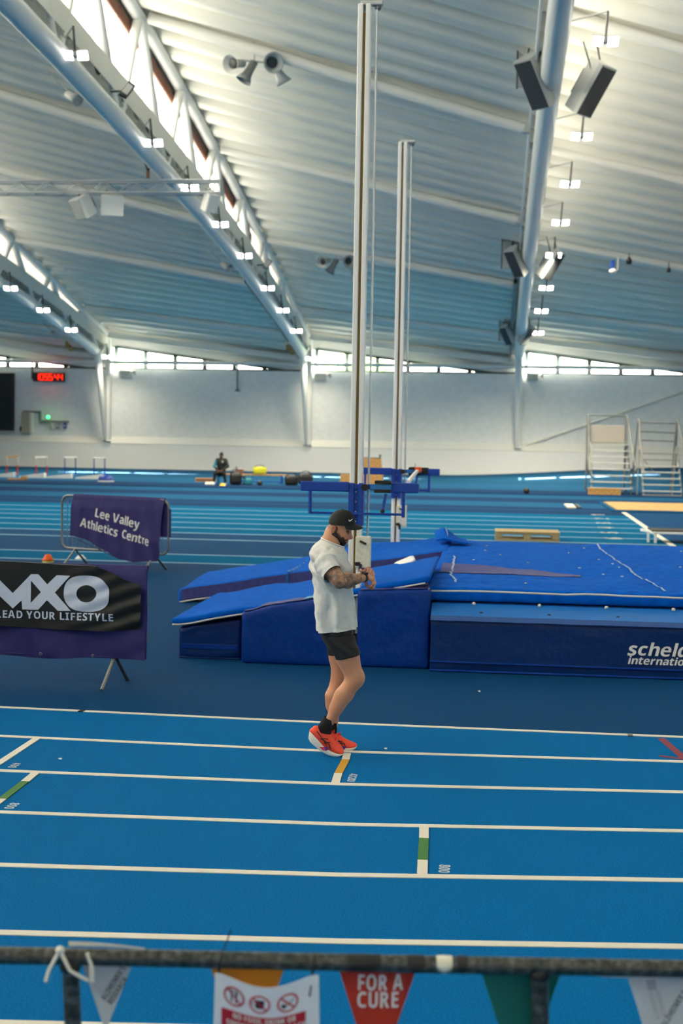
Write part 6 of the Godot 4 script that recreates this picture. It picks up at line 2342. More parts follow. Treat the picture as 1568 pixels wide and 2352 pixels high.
func make_athlete():
	var t := thing("person", "bearded man in a black cap, grey t-shirt and black shorts looking at his watch", "person", Vector3(-1.068, 0, -10.074), 0.109)
	var sh := Vector3(-0.175, 1.448, 0.17)
	var el := Vector3(-0.041, 1.304, 0.33)
	var wr := Vector3(0.134, 1.308, 0.13)
	var sh2 := Vector3(-0.131, 1.412, -0.17)
	var el2 := Vector3(0.001, 1.229, -0.27)
	var wr2 := Vector3(0.124, 1.301, -0.035)
	var kn := Vector3(0.085, 0.571, 0.1)
	var kn2 := Vector3(-0.029, 0.563, -0.1)
	# ---- the body: torso, limbs, then finer grids for the near arm, the head and the hands
	var b := [
		bone(Vector3(-0.054, 0.93, 0), Vector3(-0.085, 1.234, 0), 0.11, 0.115), bone(Vector3(-0.085, 1.234, 0), Vector3(-0.113, 1.409, 0), 0.12, 0.105), bone(Vector3(-0.135, 1.457, 0.12), Vector3(-0.125, 1.436, -0.12), 0.05, 0.05),
		bone(Vector3(-0.124, 1.498, 0), Vector3(-0.095, 1.616, 0), 0.066, 0.061), bone(Vector3(-0.13, 1.495, 0.05), Vector3(-0.109, 1.549, 0), 0.045, 0.058), bone(Vector3(-0.125, 1.487, -0.05), Vector3(-0.109, 1.549, 0), 0.045, 0.058),
		bone(sh2, el2, 0.062, 0.046), bone(el2, wr2, 0.046, 0.028),
		bone(Vector3(-0.037, 0.87, 0.07), Vector3(0.029, 0.722, 0.095), 0.066, 0.078), bone(Vector3(0.029, 0.722, 0.095), kn, 0.084, 0.063), bone(Vector3(0.094, 0.584, 0.1), Vector3(0.092, 0.559, 0.1), 0.055, 0.05),
		bone(kn, Vector3(0.017, 0.462, 0.1), 0.058, 0.062), bone(Vector3(-0.017, 0.436, 0.1), Vector3(-0.053, 0.355, 0.1), 0.05, 0.042), bone(Vector3(0.008, 0.446, 0.1), Vector3(-0.099, 0.243, 0.1), 0.056, 0.034),
		bone(Vector3(-0.047, 0.85, -0.07), Vector3(-0.028, 0.697, -0.095), 0.064, 0.074), bone(Vector3(-0.028, 0.697, -0.095), kn2, 0.08, 0.056),
		bone(kn2, Vector3(-0.062, 0.407, -0.1), 0.054, 0.06), bone(Vector3(-0.062, 0.407, -0.1), Vector3(-0.068, 0.175, -0.1), 0.056, 0.033), bone(Vector3(-0.087, 0.397, -0.1), Vector3(-0.093, 0.331, -0.1), 0.04, 0.034)]
	var skin := lin(200, 148, 110)
	var flush := lin(204, 140, 108)
	var tone := func(p: Vector3) -> Color: return skin.lerp(flush, clampf(0.5 + 0.8 * nz(p.x * 12, p.y * 12, p.z * 12), 0.0, 1.0))
	var st := begin()
	nets(st, b, 0.0085, 0.03, tone)
	# the near arm with its dark line tattoos
	var arm := [bone(Vector3(-0.159, 1.43, 0.17), Vector3(-0.11, 1.375, 0.25), 0.05, 0.06), bone(Vector3(-0.11, 1.375, 0.25), el, 0.066, 0.05), bone(el, Vector3(0.018, 1.301, 0.265), 0.05, 0.056), bone(Vector3(0.018, 1.301, 0.265), wr, 0.054, 0.027), bone(Vector3(-0.05, 1.293, 0.34), Vector3(-0.04, 1.283, 0.335), 0.03, 0.028)]
	var ink := lin(64, 58, 56)
	var ink2 := lin(112, 92, 78)
	var skin2 := lin(186, 138, 104)
	st.set_color(skin)
	nets(st, arm, 0.005, 0.02, func(p: Vector3) -> Color:
		if p.x > wr.x - 0.012: return skin2
		var base := skin2.lerp(ink2, clampf(0.55 + 1.3 * nz(p.x * 22, p.y * 22, p.z * 22), 0.0, 1.0))
		var line := 1.0 - smoothstep(0.0, 0.09, absf(nz(p.x * 42 + 3.0, p.y * 42, p.z * 42)))
		var line2 := 1.0 - smoothstep(0.0, 0.07, absf(nz(p.x * 80, p.y * 80 + 9.0, p.z * 80)))
		return base.lerp(ink, clampf(line * 0.75 + line2 * 0.4, 0.0, 0.85)))
	# the head
	var head := [
		bone(Vector3(-0.045, 1.693, 0), Vector3(-0.023, 1.694, 0), 0.073, 0.073, Vector3(1, 1, 1.0)), bone(Vector3(-0.025, 1.655, 0), Vector3(-0.018, 1.608, 0), 0.066, 0.052, Vector3(1, 1, 1.02)),
		bone(Vector3(-0.079, 1.623, 0.052), Vector3(-0.021, 1.552, 0.02), 0.02, 0.018), bone(Vector3(-0.079, 1.616, -0.052), Vector3(-0.02, 1.549, -0.02), 0.02, 0.018), bone(Vector3(-0.02, 1.548, 0.012), Vector3(-0.02, 1.546, -0.012), 0.022, 0.022),
		bone(Vector3(0.013, 1.642, 0.03), Vector3(0.022, 1.637, 0), 0.014, 0.014), bone(Vector3(0.013, 1.638, -0.03), Vector3(0.022, 1.637, 0), 0.014, 0.014),
		bone(Vector3(0.027, 1.634, 0), Vector3(0.039, 1.587, 0), 0.009, 0.0125), bone(Vector3(0.023, 1.582, 0.012), Vector3(0.023, 1.581, -0.012), 0.009, 0.009), bone(Vector3(-0.003, 1.608, 0.036), Vector3(-0.012, 1.598, 0.04), 0.02, 0.018), bone(Vector3(-0.002, 1.602, -0.036), Vector3(-0.012, 1.592, -0.04), 0.02, 0.018),
		bone(Vector3(0.009, 1.568, 0.012), Vector3(0.009, 1.566, -0.012), 0.0085, 0.0085), bone(Vector3(0.005, 1.553, 0.011), Vector3(0.005, 1.552, -0.011), 0.0085, 0.0085), bone(Vector3(-0.005, 1.572, 0.022), Vector3(-0.005, 1.568, -0.022), 0.014, 0.014),
		bone(Vector3(0.011, 1.625, 0.033), Vector3(0.013, 1.625, 0.036), 0.012, 0.012, Vector3.ONE, -1.0), bone(Vector3(0.012, 1.62, -0.033), Vector3(0.013, 1.62, -0.036), 0.012, 0.012, Vector3.ONE, -1.0), bone(Vector3(0.019, 1.561, 0.014), Vector3(0.019, 1.559, -0.014), 0.003, 0.003, Vector3.ONE, -1.0),
		bone(Vector3(-0.092, 1.626, 0), Vector3(-0.11, 1.574, 0), 0.06, 0.061)]
	var bl := Vector3(-0.076, 1.656, 0.07)
	var beardc := lin(44, 32, 26)
	var fade := lin(120, 88, 72)
	var lipc := lin(188, 92, 88)
	var lip1 := Vector3(0.009, 1.565, 0)
	var lip2 := Vector3(0.006, 1.551, 0)
	var chin := Vector3(-0.017, 1.541, 0)
	var jaw := Vector3(-0.079, 1.613, 0)
	var burn := Vector3(-0.073, 1.658, 0)
	var cheek := Vector3(-0.024, 1.582, 0)
	var mous := Vector3(0.011, 1.573, 0)
	var nape := Vector3(-0.121, 1.676, 0)
	var eye := Vector3(0.008, 1.623, 0)
	var brow := Vector3(0.013, 1.635, 0)
	var flat := func(p: Vector3, a: Vector3, c: Vector3) -> float:
		var q := Vector2(p.x, p.y); var u := Vector2(a.x, a.y); var v := Vector2(c.x, c.y)
		return (q - Geometry2D.get_closest_point_to_segment(q, u, v)).length()
	nets(st, head, 0.0034, 0.012, func(p: Vector3) -> Color:
		var c: Color = tone.call(p)
		var d: float = minf(flat.call(p, jaw, chin) - 0.024, flat.call(p, burn, jaw) - 0.014)
		d = minf(d, flat.call(p, chin, cheek) - 0.016)
		d = minf(d, flat.call(p, chin, lip2 + Vector3(0, -0.014, 0)) - 0.014)
		d = minf(d, flat.call(p, mous, mous + Vector3(-0.03, -0.01, 0)) - 0.0065)
		d = minf(d, flat.call(p, mous + Vector3(-0.03, -0.01, 0), chin) - 0.014)
		if p.y < chin.y - 0.03: d = 1.0
		d += 0.006 * nz(p.x * 60, p.y * 60, p.z * 60)
		c = c.lerp(beardc, 1.0 - smoothstep(-0.006, 0.004, d))
		if absf(p.z) < 0.022 and p.x > lip1.x - 0.012:
			var l: float = minf(Vector2(p.x - lip1.x, p.y - lip1.y).length(), Vector2(p.x - lip2.x, p.y - lip2.y).length())
			c = c.lerp(lipc, 1.0 - smoothstep(0.008, 0.0115, l))
		var n: float = flat.call(p, nape, burn)
		if p.x < burn.x + 0.004: c = c.lerp(fade, 0.75 * (1.0 - smoothstep(0.012, 0.034, n)))
		if Vector2(p.x - brow.x, p.y - brow.y).length() < 0.012 and absf(p.z) > 0.012: c = c.lerp(beardc, 0.8)
		return c)
	# ears
	for s in [1.0, -1.0]:
		var e := Vector3(-0.095, 1.651, 0) + Vector3(0, 0, 0.074 * s)
		nets(st, [bone(e + Vector3(0.004, 0.008, 0), e + Vector3(0.0, -0.014, 0), 0.019, 0.013, Vector3(1, 1, 2.0)), bone(e + Vector3(0.006, 0.003, 0.012 * s), e + Vector3(0.005, -0.004, 0.012 * s), 0.009, 0.007, Vector3.ONE, -1.0)], 0.003, 0.006, func(_p): return flush.lerp(lin(150, 80, 66), 0.35))
	# his right hand, hanging from the wrist with the watch
	var palm := lin(214, 154, 130)
	var h1 := [bone(wr, Vector3(0.166, 1.313, 0.105), 0.026, 0.022), bone(Vector3(0.166, 1.314, 0.085), Vector3(0.198, 1.304, 0.08), 0.018, 0.014), bone(Vector3(0.166, 1.308, 0.12), Vector3(0.194, 1.296, 0.125), 0.018, 0.013), bone(Vector3(0.157, 1.3, 0.075), Vector3(0.152, 1.28, 0.066), 0.018, 0.013)]
	for f in [[Vector3(0.202, 1.303, 0.07), Vector3(0.215, 1.271, 0.062), Vector3(0.209, 1.239, 0.062), Vector3(0.2, 1.223, 0.064)], [Vector3(0.204, 1.302, 0.09), Vector3(0.218, 1.267, 0.085), Vector3(0.206, 1.235, 0.083), Vector3(0.193, 1.222, 0.083)], [Vector3(0.201, 1.298, 0.108), Vector3(0.211, 1.266, 0.106), Vector3(0.196, 1.237, 0.102), Vector3(0.18, 1.23, 0.1)], [Vector3(0.191, 1.293, 0.125), Vector3(0.198, 1.268, 0.124), Vector3(0.183, 1.245, 0.12), Vector3(0.17, 1.241, 0.117)]]:
		h1.append(bone(Vector3(0.166, 1.309, 0.1), f[0], 0.014, 0.0115))
		h1.append(bone(f[0], f[1], 0.0108, 0.0095)); h1.append(bone(f[1], f[2], 0.0093, 0.0082)); h1.append(bone(f[2], f[3], 0.0082, 0.0072))
	for f in [[Vector3(0.152, 1.283, 0.07), Vector3(0.155, 1.251, 0.066), 0.0125, 0.0105], [Vector3(0.155, 1.251, 0.066), Vector3(0.172, 1.227, 0.068), 0.0102, 0.0085]]: h1.append(bone(f[0], f[1], f[2], f[3]))
	nets(st, h1, 0.0028, 0.006, func(p: Vector3) -> Color: return palm.lerp(flush, clampf(0.5 + nz(p.x * 40, p.y * 40, p.z * 40), 0.0, 1.0)))
	# his left hand, reaching over to the watch
	var h2 := [bone(wr2, Vector3(0.145, 1.334, 0), 0.026, 0.022), bone(Vector3(0.139, 1.338, 0.01), Vector3(0.157, 1.358, 0.02), 0.018, 0.014), bone(Vector3(0.146, 1.326, -0.01), Vector3(0.177, 1.337, 0), 0.018, 0.014), bone(Vector3(0.133, 1.324, 0), Vector3(0.126, 1.339, 0.03), 0.016, 0.013)]
	for f in [[Vector3(0.154, 1.361, 0.022), Vector3(0.169, 1.373, 0.058), Vector3(0.163, 1.348, 0.082), Vector3(0.155, 1.333, 0.088)], [Vector3(0.167, 1.354, 0.012), Vector3(0.187, 1.362, 0.052), Vector3(0.18, 1.339, 0.08), Vector3(0.171, 1.327, 0.088)], [Vector3(0.177, 1.344, 0.002), Vector3(0.2, 1.345, 0.044), Vector3(0.195, 1.326, 0.072), Vector3(0.187, 1.315, 0.082)], [Vector3(0.181, 1.33, -0.008), Vector3(0.207, 1.328, 0.034), Vector3(0.205, 1.312, 0.06), Vector3(0.199, 1.303, 0.068)]]:
		h2.append(bone(Vector3(0.145, 1.334, 0.002), f[0], 0.014, 0.0115))
		h2.append(bone(f[0], f[1], 0.0108, 0.0098)); h2.append(bone(f[1], f[2], 0.0095, 0.0085)); h2.append(bone(f[2], f[3], 0.0083, 0.0074))
	for f in [[Vector3(0.126, 1.339, 0.03), Vector3(0.112, 1.355, 0.062), 0.0125, 0.011], [Vector3(0.112, 1.355, 0.062), Vector3(0.115, 1.349, 0.095), 0.0108, 0.0092]]: h2.append(bone(f[0], f[1], f[2], f[3]))
	nets(st, h2, 0.0028, 0.006, func(p: Vector3) -> Color: return palm.lerp(flush, clampf(0.5 + nz(p.x * 40, p.y * 40, p.z * 40), 0.0, 1.0)))
	obj("body", st, painted(0.5, 0.06), t)
	# eyes under the brim
	for s in [1.0, -1.0]:
		st = begin()
		ball(st, Vector3(0.003, 1.623, 0) + Vector3(0, 0, 0.031 * s), Vector3.ONE * 0.011, 12)
		var ey := obj("eye", st, mat(c8(226, 220, 212), 0.2), t)
		st = begin()
		ball(st, Vector3(0.009, 1.615, 0) + Vector3(0.0, 0, 0.036 * s), Vector3(0.0045, 0.002, 0.0055), 10)
		obj("iris", st, M.black, ey)
		st = begin()
		ball(st, Vector3(0.003, 1.625, 0) + Vector3(0.0008, 0.0002, 0.0312 * s), Vector3(0.0126, 0.0112, 0.0126), 12)
		obj("eyelid", st, mat(c8(180, 126, 100), 0.6), ey)
	# ---- t-shirt
	var rings := [oval(Vector3(-0.173, 1.58, 0), Vector3(-0.014, 1.516, 0), 0.082, 0.95, 76), oval(Vector3(-0.192, 1.563, 0), Vector3(-0.004, 1.5, 0), 0.108, 0.95, 76), oval(Vector3(-0.227, 1.534, 0), Vector3(0.009, 1.478, 0), 0.158, 0.95, 76), oval(Vector3(-0.251, 1.502, 0), Vector3(0.019, 1.452, 0), 0.192, 0.9, 76), oval(Vector3(-0.263, 1.448, 0), Vector3(0.033, 1.411, 0), 0.2, 0.85, 76), oval(Vector3(-0.256, 1.358, 0), Vector3(0.05, 1.351, 0), 0.192, 0.85, 76), oval(Vector3(-0.236, 1.263, 0), Vector3(0.054, 1.265, 0), 0.178, 0.85, 76), oval(Vector3(-0.219, 1.151, 0), Vector3(0.066, 1.153, 0), 0.17, 0.85, 76), oval(Vector3(-0.207, 1.04, 0), Vector3(0.081, 1.042, 0), 0.17, 0.85, 76), oval(Vector3(-0.204, 0.96, 0), Vector3(0.093, 0.971, 0), 0.172, 0.85, 76), oval(Vector3(-0.194, 0.899, 0), Vector3(0.099, 0.933, 0), 0.176, 0.85, 76)]
	var arm_pit := Vector3(-0.148, 1.325, 0.19)
	rings = pushed(between(rings, 6), func(p: Vector3) -> float:
		var low := smoothstep(1.32, 0.95, p.y)
		var d := p - arm_pit
		# folds run down and forward from the armpit, and hang as soft pleats above the hem
		var w := 1.0 - absf(sin((d.x + 0.3 * d.y) * 26.0 + 1.6 * nz(p.x * 2, p.y * 2, 1)))
		var fold := (0.042 * w * w - 0.01) * smoothstep(1.34, 1.22, p.y) * smoothstep(-0.06, 0.1, p.z) * (0.45 + 0.55 * clampf(0.5 + 1.4 * nz(p.x * 6, p.y * 1.5, 4), 0.0, 1.0))
		var pleat := 0.012 * sin(p.x * 46.0 + p.z * 20.0 + p.y * 6.0) * low
		var fine := 1.0 - absf(sin((p.x * 0.9 + p.y * 0.42) * 48.0 + 2.5 * nz(p.x * 4, p.y * 4, 7)))
		fold += 0.014 * fine * fine * fine * smoothstep(1.3, 1.15, p.y) * clampf(0.3 + 2.0 * nz(p.x * 5, p.y * 4, 12), 0.0, 1.0) * smoothstep(-0.05, 0.08, p.z)
		var chest := 0.009 * sin((p.x * 0.75 + p.y) * 60.0) * smoothstep(1.2, 1.32, p.y) * smoothstep(1.52, 1.42, p.y)
		var crinkle := 0.009 * nz(p.x * 9, p.y * 7, p.z * 9) * (0.4 + low)
		return (fold + pleat + chest + crinkle) * smoothstep(1.55, 1.46, p.y))
	st = begin()
	cloth_tube(st, rings)
	var shirt := obj("t_shirt", st, M.shirt, t)
	for s in 2:
		var path := [[Vector3(-0.135, 1.438, 0.05), 0.05], [Vector3(-0.154, 1.462, 0.14), 0.068], [Vector3(-0.146, 1.426, 0.195), 0.08], [Vector3(-0.126, 1.392, 0.235), 0.078], [Vector3(-0.102, 1.36, 0.27), 0.0745], [Vector3(-0.093, 1.347, 0.287), 0.074]] if s == 0 else [[Vector3(-0.137, 1.444, -0.1), 0.085], [Vector3(-0.131, 1.413, -0.16), 0.085], [Vector3(-0.105, 1.365, -0.2), 0.08], [Vector3(-0.078, 1.317, -0.225), 0.078], [Vector3(-0.068, 1.3, -0.235), 0.077]]
		var sl := []
		for i in path.size():
			var d: Vector3 = path[mini(i + 1, path.size() - 1)][0] - path[maxi(i - 1, 0)][0]
			var f := frame_of(d)
			var tilt: float = 0.35 * i / path.size()
			var ring := []
			for k in 32:
				var a := TAU * k / 32
				var q: Vector3 = (f.x * cos(a) + f.z * sin(a)) * path[i][1]
				ring.append(path[i][0] + q + f.y * q.dot(Vector3(-1, 0.2, 0)) * tilt)
			sl.append(ring)
		sl = pushed(between(sl, 4), func(p: Vector3) -> float: return 0.007 * pow(1.0 - absf(sin((p.x * 0.45 - p.y) * 52.0 + p.z * 14.0 + 2.0 * nz(p.x * 3, p.y * 3, p.z * 3))), 3.0) + 0.003 * nz(p.x * 7, p.y * 7, p.z * 7))
		st = begin()
		cloth_tube(st, sl, 0.005)
		obj("sleeve", st, M.shirt, shirt)
	st = begin()
	var col := oval(Vector3(-0.177, 1.581, 0), Vector3(-0.012, 1.517, 0), 0.084, 0.95)
	tube(st, col, 0.0065, 8, true)
	obj("collar", st, M.shirt, shirt)
	for q in [Vector3(-0.013, 1.501, 0.02), Vector3(-0.055, 1.523, 0.078)]:
		st = begin()
		ball(st, q, Vector3(0.007, 0.007, 0.005), 10)
		obj("button", st, M.rust, shirt)
	st = begin()
	var hem := []
	for p in rings[rings.size() - 5]: hem.append(p)
	tube(st, hem, 0.0018, 6, true)
	obj("hem_seam", st, M.shirt, shirt)
	# ---- shorts
	st = begin()
	cloth_tube(st, between([oval(Vector3(-0.179, 0.976, 0), Vector3(0.066, 0.98, 0), 0.14), oval(Vector3(-0.175, 0.903, 0), Vector3(0.067, 0.913, 0), 0.15), oval(Vector3(-0.158, 0.839, 0), Vector3(0.078, 0.862, 0), 0.16), oval(Vector3(-0.132, 0.801, 0), Vector3(0.085, 0.824, 0), 0.165)], 4))
	for s in 2:
		var lr := [oval(Vector3(-0.157, 0.87, 0.085), Vector3(0.073, 0.887, 0.085), 0.085), oval(Vector3(-0.125, 0.821, 0.09), Vector3(0.088, 0.844, 0.09), 0.092), oval(Vector3(-0.089, 0.765, 0.095), Vector3(0.105, 0.797, 0.095), 0.092), oval(Vector3(-0.058, 0.706, 0.1), Vector3(0.12, 0.75, 0.1), 0.09)] if s == 0 else [oval(Vector3(-0.166, 0.845, -0.085), Vector3(0.053, 0.862, -0.085), 0.085), oval(Vector3(-0.139, 0.793, -0.09), Vector3(0.06, 0.813, -0.09), 0.09), oval(Vector3(-0.124, 0.748, -0.095), Vector3(0.064, 0.767, -0.095), 0.088), oval(Vector3(-0.117, 0.711, -0.1), Vector3(0.065, 0.714, -0.1), 0.086)]
		cloth_tube(st, pushed(between(lr, 6), func(p: Vector3) -> float: return 0.003 * sin(p.y * 90.0 + p.x * 60.0) * smoothstep(0.95, 0.8, p.y)))
	var shorts := obj("shorts", st, M.shorts, t)
	st = begin()
	tube(st, oval(Vector3(-0.06, 0.718, 0.1), Vector3(0.118, 0.761, 0.1), 0.092), 0.0025, 6, true)
	tube(st, oval(Vector3(-0.119, 0.723, -0.1), Vector3(0.066, 0.726, -0.1), 0.088), 0.0025, 6, true)
	obj("hem_seam", st, M.shorts, shorts)
	# ---- socks
	for s in 2:
		var sr := [oval(Vector3(-0.136, 0.29, 0.1), Vector3(-0.061, 0.256, 0.1), 0.041, 1.0), oval(Vector3(-0.156, 0.254, 0.1), Vector3(-0.07, 0.227, 0.1), 0.043, 1.0), oval(Vector3(-0.178, 0.219, 0.1), Vector3(-0.076, 0.198, 0.1), 0.043, 1.0), oval(Vector3(-0.183, 0.177, 0.1), Vector3(-0.075, 0.16, 0.1), 0.036, 1.0)] if s == 0 else [oval(Vector3(-0.105, 0.214, -0.1), Vector3(-0.034, 0.202, -0.1), 0.039, 1.0), oval(Vector3(-0.113, 0.175, -0.1), Vector3(-0.037, 0.169, -0.1), 0.041, 1.0), oval(Vector3(-0.115, 0.135, -0.1), Vector3(-0.041, 0.124, -0.1), 0.038, 1.0)]
		st = begin()
		cloth_tube(st, between(sr, 4), 0.003)
		obj("sock", st, M.sock, t)
	# ---- shoes: stations of [sole underside, top of the midsole, top of the upper, half width]
	shoe(t, [[Vector3(-0.246, 0.131, 0.1), Vector3(-0.239, 0.183, 0.1), Vector3(-0.222, 0.202, 0.1), 0.024], [Vector3(-0.23, 0.104, 0.1), Vector3(-0.213, 0.161, 0.1), Vector3(-0.194, 0.22, 0.1), 0.037], [Vector3(-0.191, 0.068, 0.1), Vector3(-0.171, 0.117, 0.1), Vector3(-0.136, 0.204, 0.1), 0.04], [Vector3(-0.149, 0.037, 0.1), Vector3(-0.128, 0.071, 0.1), Vector3(-0.082, 0.189, 0.1), 0.038], [Vector3(-0.105, 0.014, 0.1), Vector3(-0.088, 0.046, 0.1), Vector3(-0.055, 0.141, 0.1), 0.044], [Vector3(-0.063, 0.002, 0.1), Vector3(-0.054, 0.032, 0.1), Vector3(-0.03, 0.105, 0.1), 0.048], [Vector3(-0.028, 0.002, 0.1), Vector3(-0.021, 0.023, 0.1), Vector3(-0.007, 0.076, 0.1), 0.044], [Vector3(-0.003, 0.007, 0.1), Vector3(0.003, 0.02, 0.1), Vector3(0.009, 0.051, 0.1), 0.03], [Vector3(0.012, 0.022, 0.1), Vector3(0.013, 0.025, 0.1), Vector3(0.014, 0.032, 0.1), 0.01]],
		[[[Vector3(-0.186, 0.189, 0.143), Vector3(-0.167, 0.164, 0.143), Vector3(-0.141, 0.133, 0.145), Vector3(-0.121, 0.099, 0.147), Vector3(-0.116, 0.085, 0.147)], 0.0028], [[Vector3(-0.16, 0.136, 0.145), Vector3(-0.122, 0.116, 0.146), Vector3(-0.096, 0.097, 0.148), Vector3(-0.083, 0.059, 0.15)], 0.0035], [[Vector3(-0.157, 0.13, 0.145), Vector3(-0.128, 0.133, 0.143), Vector3(-0.103, 0.131, 0.138)], 0.0028], [[Vector3(-0.134, 0.102, 0.147), Vector3(-0.109, 0.109, 0.146), Vector3(-0.085, 0.11, 0.142)], 0.0028]],
		[[Vector3(-0.13, 0.073, 0.143), Vector3(-0.108, 0.078, 0.146), Vector3(-0.099, 0.057, 0.149), Vector3(-0.116, 0.046, 0.146)], [Vector3(-0.164, 0.072, 0.143), Vector3(-0.13, 0.073, 0.144), Vector3(-0.116, 0.047, 0.147), Vector3(-0.138, 0.049, 0.144)]],
		[[Vector3(-0.076, 0.176, 0.1), Vector3(-0.063, 0.15, 0.1)], [Vector3(-0.059, 0.147, 0.1), Vector3(-0.043, 0.119, 0.1)]])
	shoe(t, [[Vector3(-0.146, 0.06, -0.1), Vector3(-0.142, 0.102, -0.1), Vector3(-0.131, 0.122, -0.1), 0.024], [Vector3(-0.127, 0.041, -0.1), Vector3(-0.118, 0.086, -0.1), Vector3(-0.112, 0.145, -0.1), 0.037], [Vector3(-0.084, 0.018, -0.1), Vector3(-0.078, 0.054, -0.1), Vector3(-0.077, 0.143, -0.1), 0.04], [Vector3(-0.039, 0.005, -0.1), Vector3(-0.034, 0.032, -0.1), Vector3(-0.038, 0.127, -0.1), 0.038], [Vector3(0.003, -0.001, -0.1), Vector3(0.008, 0.023, -0.1), Vector3(-0.002, 0.102, -0.1), 0.044], [Vector3(0.039, 0, -0.1), Vector3(0.045, 0.022, -0.1), Vector3(0.037, 0.078, -0.1), 0.048], [Vector3(0.071, 0.004, -0.1), Vector3(0.077, 0.025, -0.1), Vector3(0.073, 0.064, -0.1), 0.044], [Vector3(0.097, 0.013, -0.1), Vector3(0.1, 0.028, -0.1), Vector3(0.101, 0.051, -0.1), 0.03], [Vector3(0.11, 0.028, -0.1), Vector3(0.111, 0.032, -0.1), Vector3(0.111, 0.038, -0.1), 0.01]],
		[[[Vector3(-0.04, 0.065, -0.056), Vector3(-0.017, 0.073, -0.056), Vector3(0.002, 0.075, -0.056)], 0.0028], [[Vector3(-0.027, 0.052, -0.056), Vector3(-0.004, 0.063, -0.054), Vector3(0.014, 0.059, -0.052), Vector3(0.022, 0.045, -0.05)], 0.0035], [[Vector3(-0.027, 0.081, -0.058), Vector3(-0.011, 0.062, -0.056), Vector3(0.002, 0.047, -0.054)], 0.0028]],
		[[Vector3(-0.001, 0.037, -0.054), Vector3(0.032, 0.038, -0.05), Vector3(0.018, 0.014, -0.05), Vector3(-0.007, 0.017, -0.054)]],
		[[Vector3(-0.031, 0.117, -0.1), Vector3(-0.015, 0.098, -0.1)], [Vector3(-0.011, 0.098, -0.1), Vector3(0.008, 0.082, -0.1)]])
	# ---- cap
	var crown := []
	var cb := Vector3(-0.128, 1.685, 0)
	var cf := Vector3(0.066, 1.69, 0)
	var top := Vector3(-0.026, 1.792, 0)
	var cm := (cb + cf) / 2.0
	for i in 13:
		var a := PI / 2 * i / 12.0
		var k := pow(maxf(cos(a), 0.0), 0.86)
		var lift := pow(sin(a), 0.95)
		var ring := []
		for j in 40:
			var q := TAU * j / 40
			var side := absf(sin(q))
			var p := cm.lerp(Vector3(top.x, cm.y, 0), lift) + Vector3((cf.x - cb.x) / 2 * cos(q) * k, 0, -0.086 * sin(q) * k)
			p.y = lerpf(cm.y - 0.014 * side * (0.7 + 0.3 * cos(q)), top.y, lift)
			ring.append(p)
		crown.append(ring)
	st = begin()
	cloth_tube(st, crown, 0.003)
	var cap_o := obj("cap", st, M.cap, t)
	st = begin()
	sheet(st, 24, 10, func(u, v):
		var a: float = lerpf(-1.35, 1.35, u)
		var root := cm + Vector3((cf.x - cb.x) / 2 * cos(a) * 0.99, -0.014 * absf(sin(a)) * (0.7 + 0.3 * cos(a)), -0.086 * sin(a) * 0.99)
		var reach: float = 0.066 * pow(maxf(cos(a * 1.12), 0.0), 0.6)
		var across: float = absf(sin(a))
		return root + Vector3(reach * v * 0.92, -reach * v * 0.42 - 0.02 * v * across * across, -0.004 * v * sin(a)), 0.004)
	obj("brim", st, M.cap, cap_o)
	st = begin()
	ball(st, top, Vector3(0.007, 0.004, 0.007), 8)
	obj("top_button", st, M.cap, cap_o)
	st = begin(false)
	var mark_pts := [Vector3(0.051, 1.73, 0.05), Vector3(0.033, 1.721, 0.066), Vector3(0.025, 1.717, 0.071), Vector3(0.022, 1.721, 0.073), Vector3(0.021, 1.726, 0.073), Vector3(0.017, 1.721, 0.076), Vector3(0.019, 1.712, 0.076), Vector3(0.027, 1.708, 0.072), Vector3(0.035, 1.711, 0.067)]
	var flatp := PackedVector2Array()
	for p in mark_pts: flatp.append(Vector2(p.x, p.y))
	var cm0 := cm
	figure(st, flatp, func(x, y):
		var ex: float = (x - cm0.x) / ((cf.x - cb.x) / 2)
		var ey: float = (y - cm0.y) / (top.y - cm0.y)
		var lift: float = clampf(ey, 0.0, 0.99)
		var kk: float = pow(maxf(cos(asin(pow(lift, 1.0 / 0.95))), 0.0), 0.86)
		return Vector3(x, y, 0.086 * sqrt(maxf(kk * kk - ex * ex, 0.02)) + 0.004))
	obj("emblem", st, M.print_white, cap_o)
	# ---- watch
	st = begin()
	var ax := (wr - Vector3(0.087, 1.307, 0.19)).normalized()
	var f := frame_of(ax)
	var wc := wr + ax * 0.004
	var band := []
	for i in 5:
		var ring := []
		for k in 24:
			var a := TAU * k / 24
			ring.append(wc + ax * (-0.012 + 0.006 * i) + (f.x * cos(a) + f.z * sin(a)) * (0.0315 + 0.002 * sin(PI * i / 4.0)))
		band.append(ring)
	cloth_tube(st, band, 0.003)
	var watch := obj("watch_band", st, M.black, t)
	st = begin(false)
	var up := (Vector3(0.1, 0.9, 0.25) - ax * ax.dot(Vector3(0.1, 0.9, 0.25))).normalized()
	var wb := Basis(ax, up, ax.cross(up))
	box(st, wc + up * 0.035, Vector3(0.038, 0.012, 0.038), 0.004, wb)
	obj("watch_case", st, M.black, watch)
	st = begin(false)
	box(st, wc + up * 0.0415, Vector3(0.03, 0.002, 0.03), 0.0006, wb)
	obj("watch_glass", st, M.dark_grey, watch)

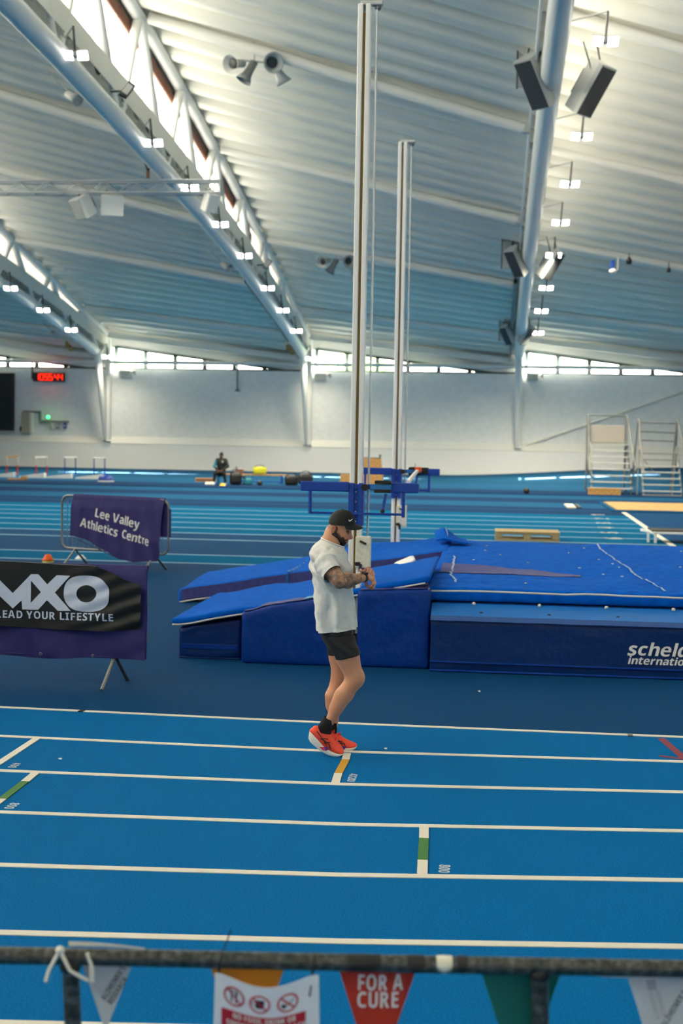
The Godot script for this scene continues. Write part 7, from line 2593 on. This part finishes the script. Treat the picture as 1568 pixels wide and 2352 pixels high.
func shoe(t: Node3D, s: Array, stripes: Array, patches: Array, lacing: Array):
	var side: float = s[2][0].z
	var sole := []
	var upper := []
	for q in s:
		var hw: float = q[3]
		var r := []
		var n := Vector3(0, 0, 1)
		var bt: Vector3 = q[0]
		var md: Vector3 = q[1]
		var tp: Vector3 = q[2]
		for k in [[0.0, -0.86], [0.0, 0.86], [0.12, 0.97], [0.6, 1.04], [1.0, 1.0], [1.0, -1.0], [0.6, -1.04], [0.12, -0.97]]:
			r.append(bt.lerp(md, k[0]) + n * hw * k[1])
		sole.append(r)
		var u := []
		for k in 16:
			var a := PI * k / 15.0
			u.append(md.lerp(tp, pow(sin(a), 0.75)) + n * hw * 0.98 * cos(a) * (1.0 - 0.15 * sin(a)))
		upper.append(u)
	var st := begin()
	var su := between(upper, 4)
	loft(st, su)
	cap(st, su[0], false); cap(st, su[-1], true)
	var o := obj("shoe", st, M.shoe, t)
	st = begin()
	var ss := between(sole, 4)
	loft(st, ss)
	cap(st, ss[0], false); cap(st, ss[-1], true)
	obj("sole", st, M.sole, o)
	st = begin()
	for q in stripes: tube(st, q[0], q[1], 6)
	obj("side_stripes", st, M.black, o)
	var cols := [M.shoe_purple, M.shoe_pink]
	for i in patches.size():
		st = begin(false)
		var p: Array = patches[i]
		var d := Vector3(0, 0, 0.004)
		quad(st, p[0] + d, p[1] + d, p[2] + d, p[3] + d)
		for k in 4: quad(st, p[k], p[(k + 1) % 4], p[(k + 1) % 4] + d, p[k] + d)
		obj("sole_patch", st, cols[i], o)
	st = begin()
	for q in lacing:
		var a: Vector3 = q[0]; var b: Vector3 = q[1]
		for k in 2:
			var c := a.lerp(b, k * 0.6) + Vector3(0.004, 0.004, 0)
			tube(st, [c + Vector3(-0.008, -0.012, 0.024), c + Vector3(0.002, 0.002, 0.0), c + Vector3(-0.008, -0.012, -0.024)], 0.0032, 6)
	var c0: Vector3 = lacing[0][0]
	for e in [1.0, -1.0]: tube(st, [c0 + Vector3(0.006, 0.004, 0), c0 + Vector3(0.016, 0.012, 0.016 * e), c0 + Vector3(0.02, -0.002, 0.026 * e), c0 + Vector3(0.008, 0.0, 0.004 * e)], 0.0026, 6)
	obj("laces", st, M.shoe_lace, o)
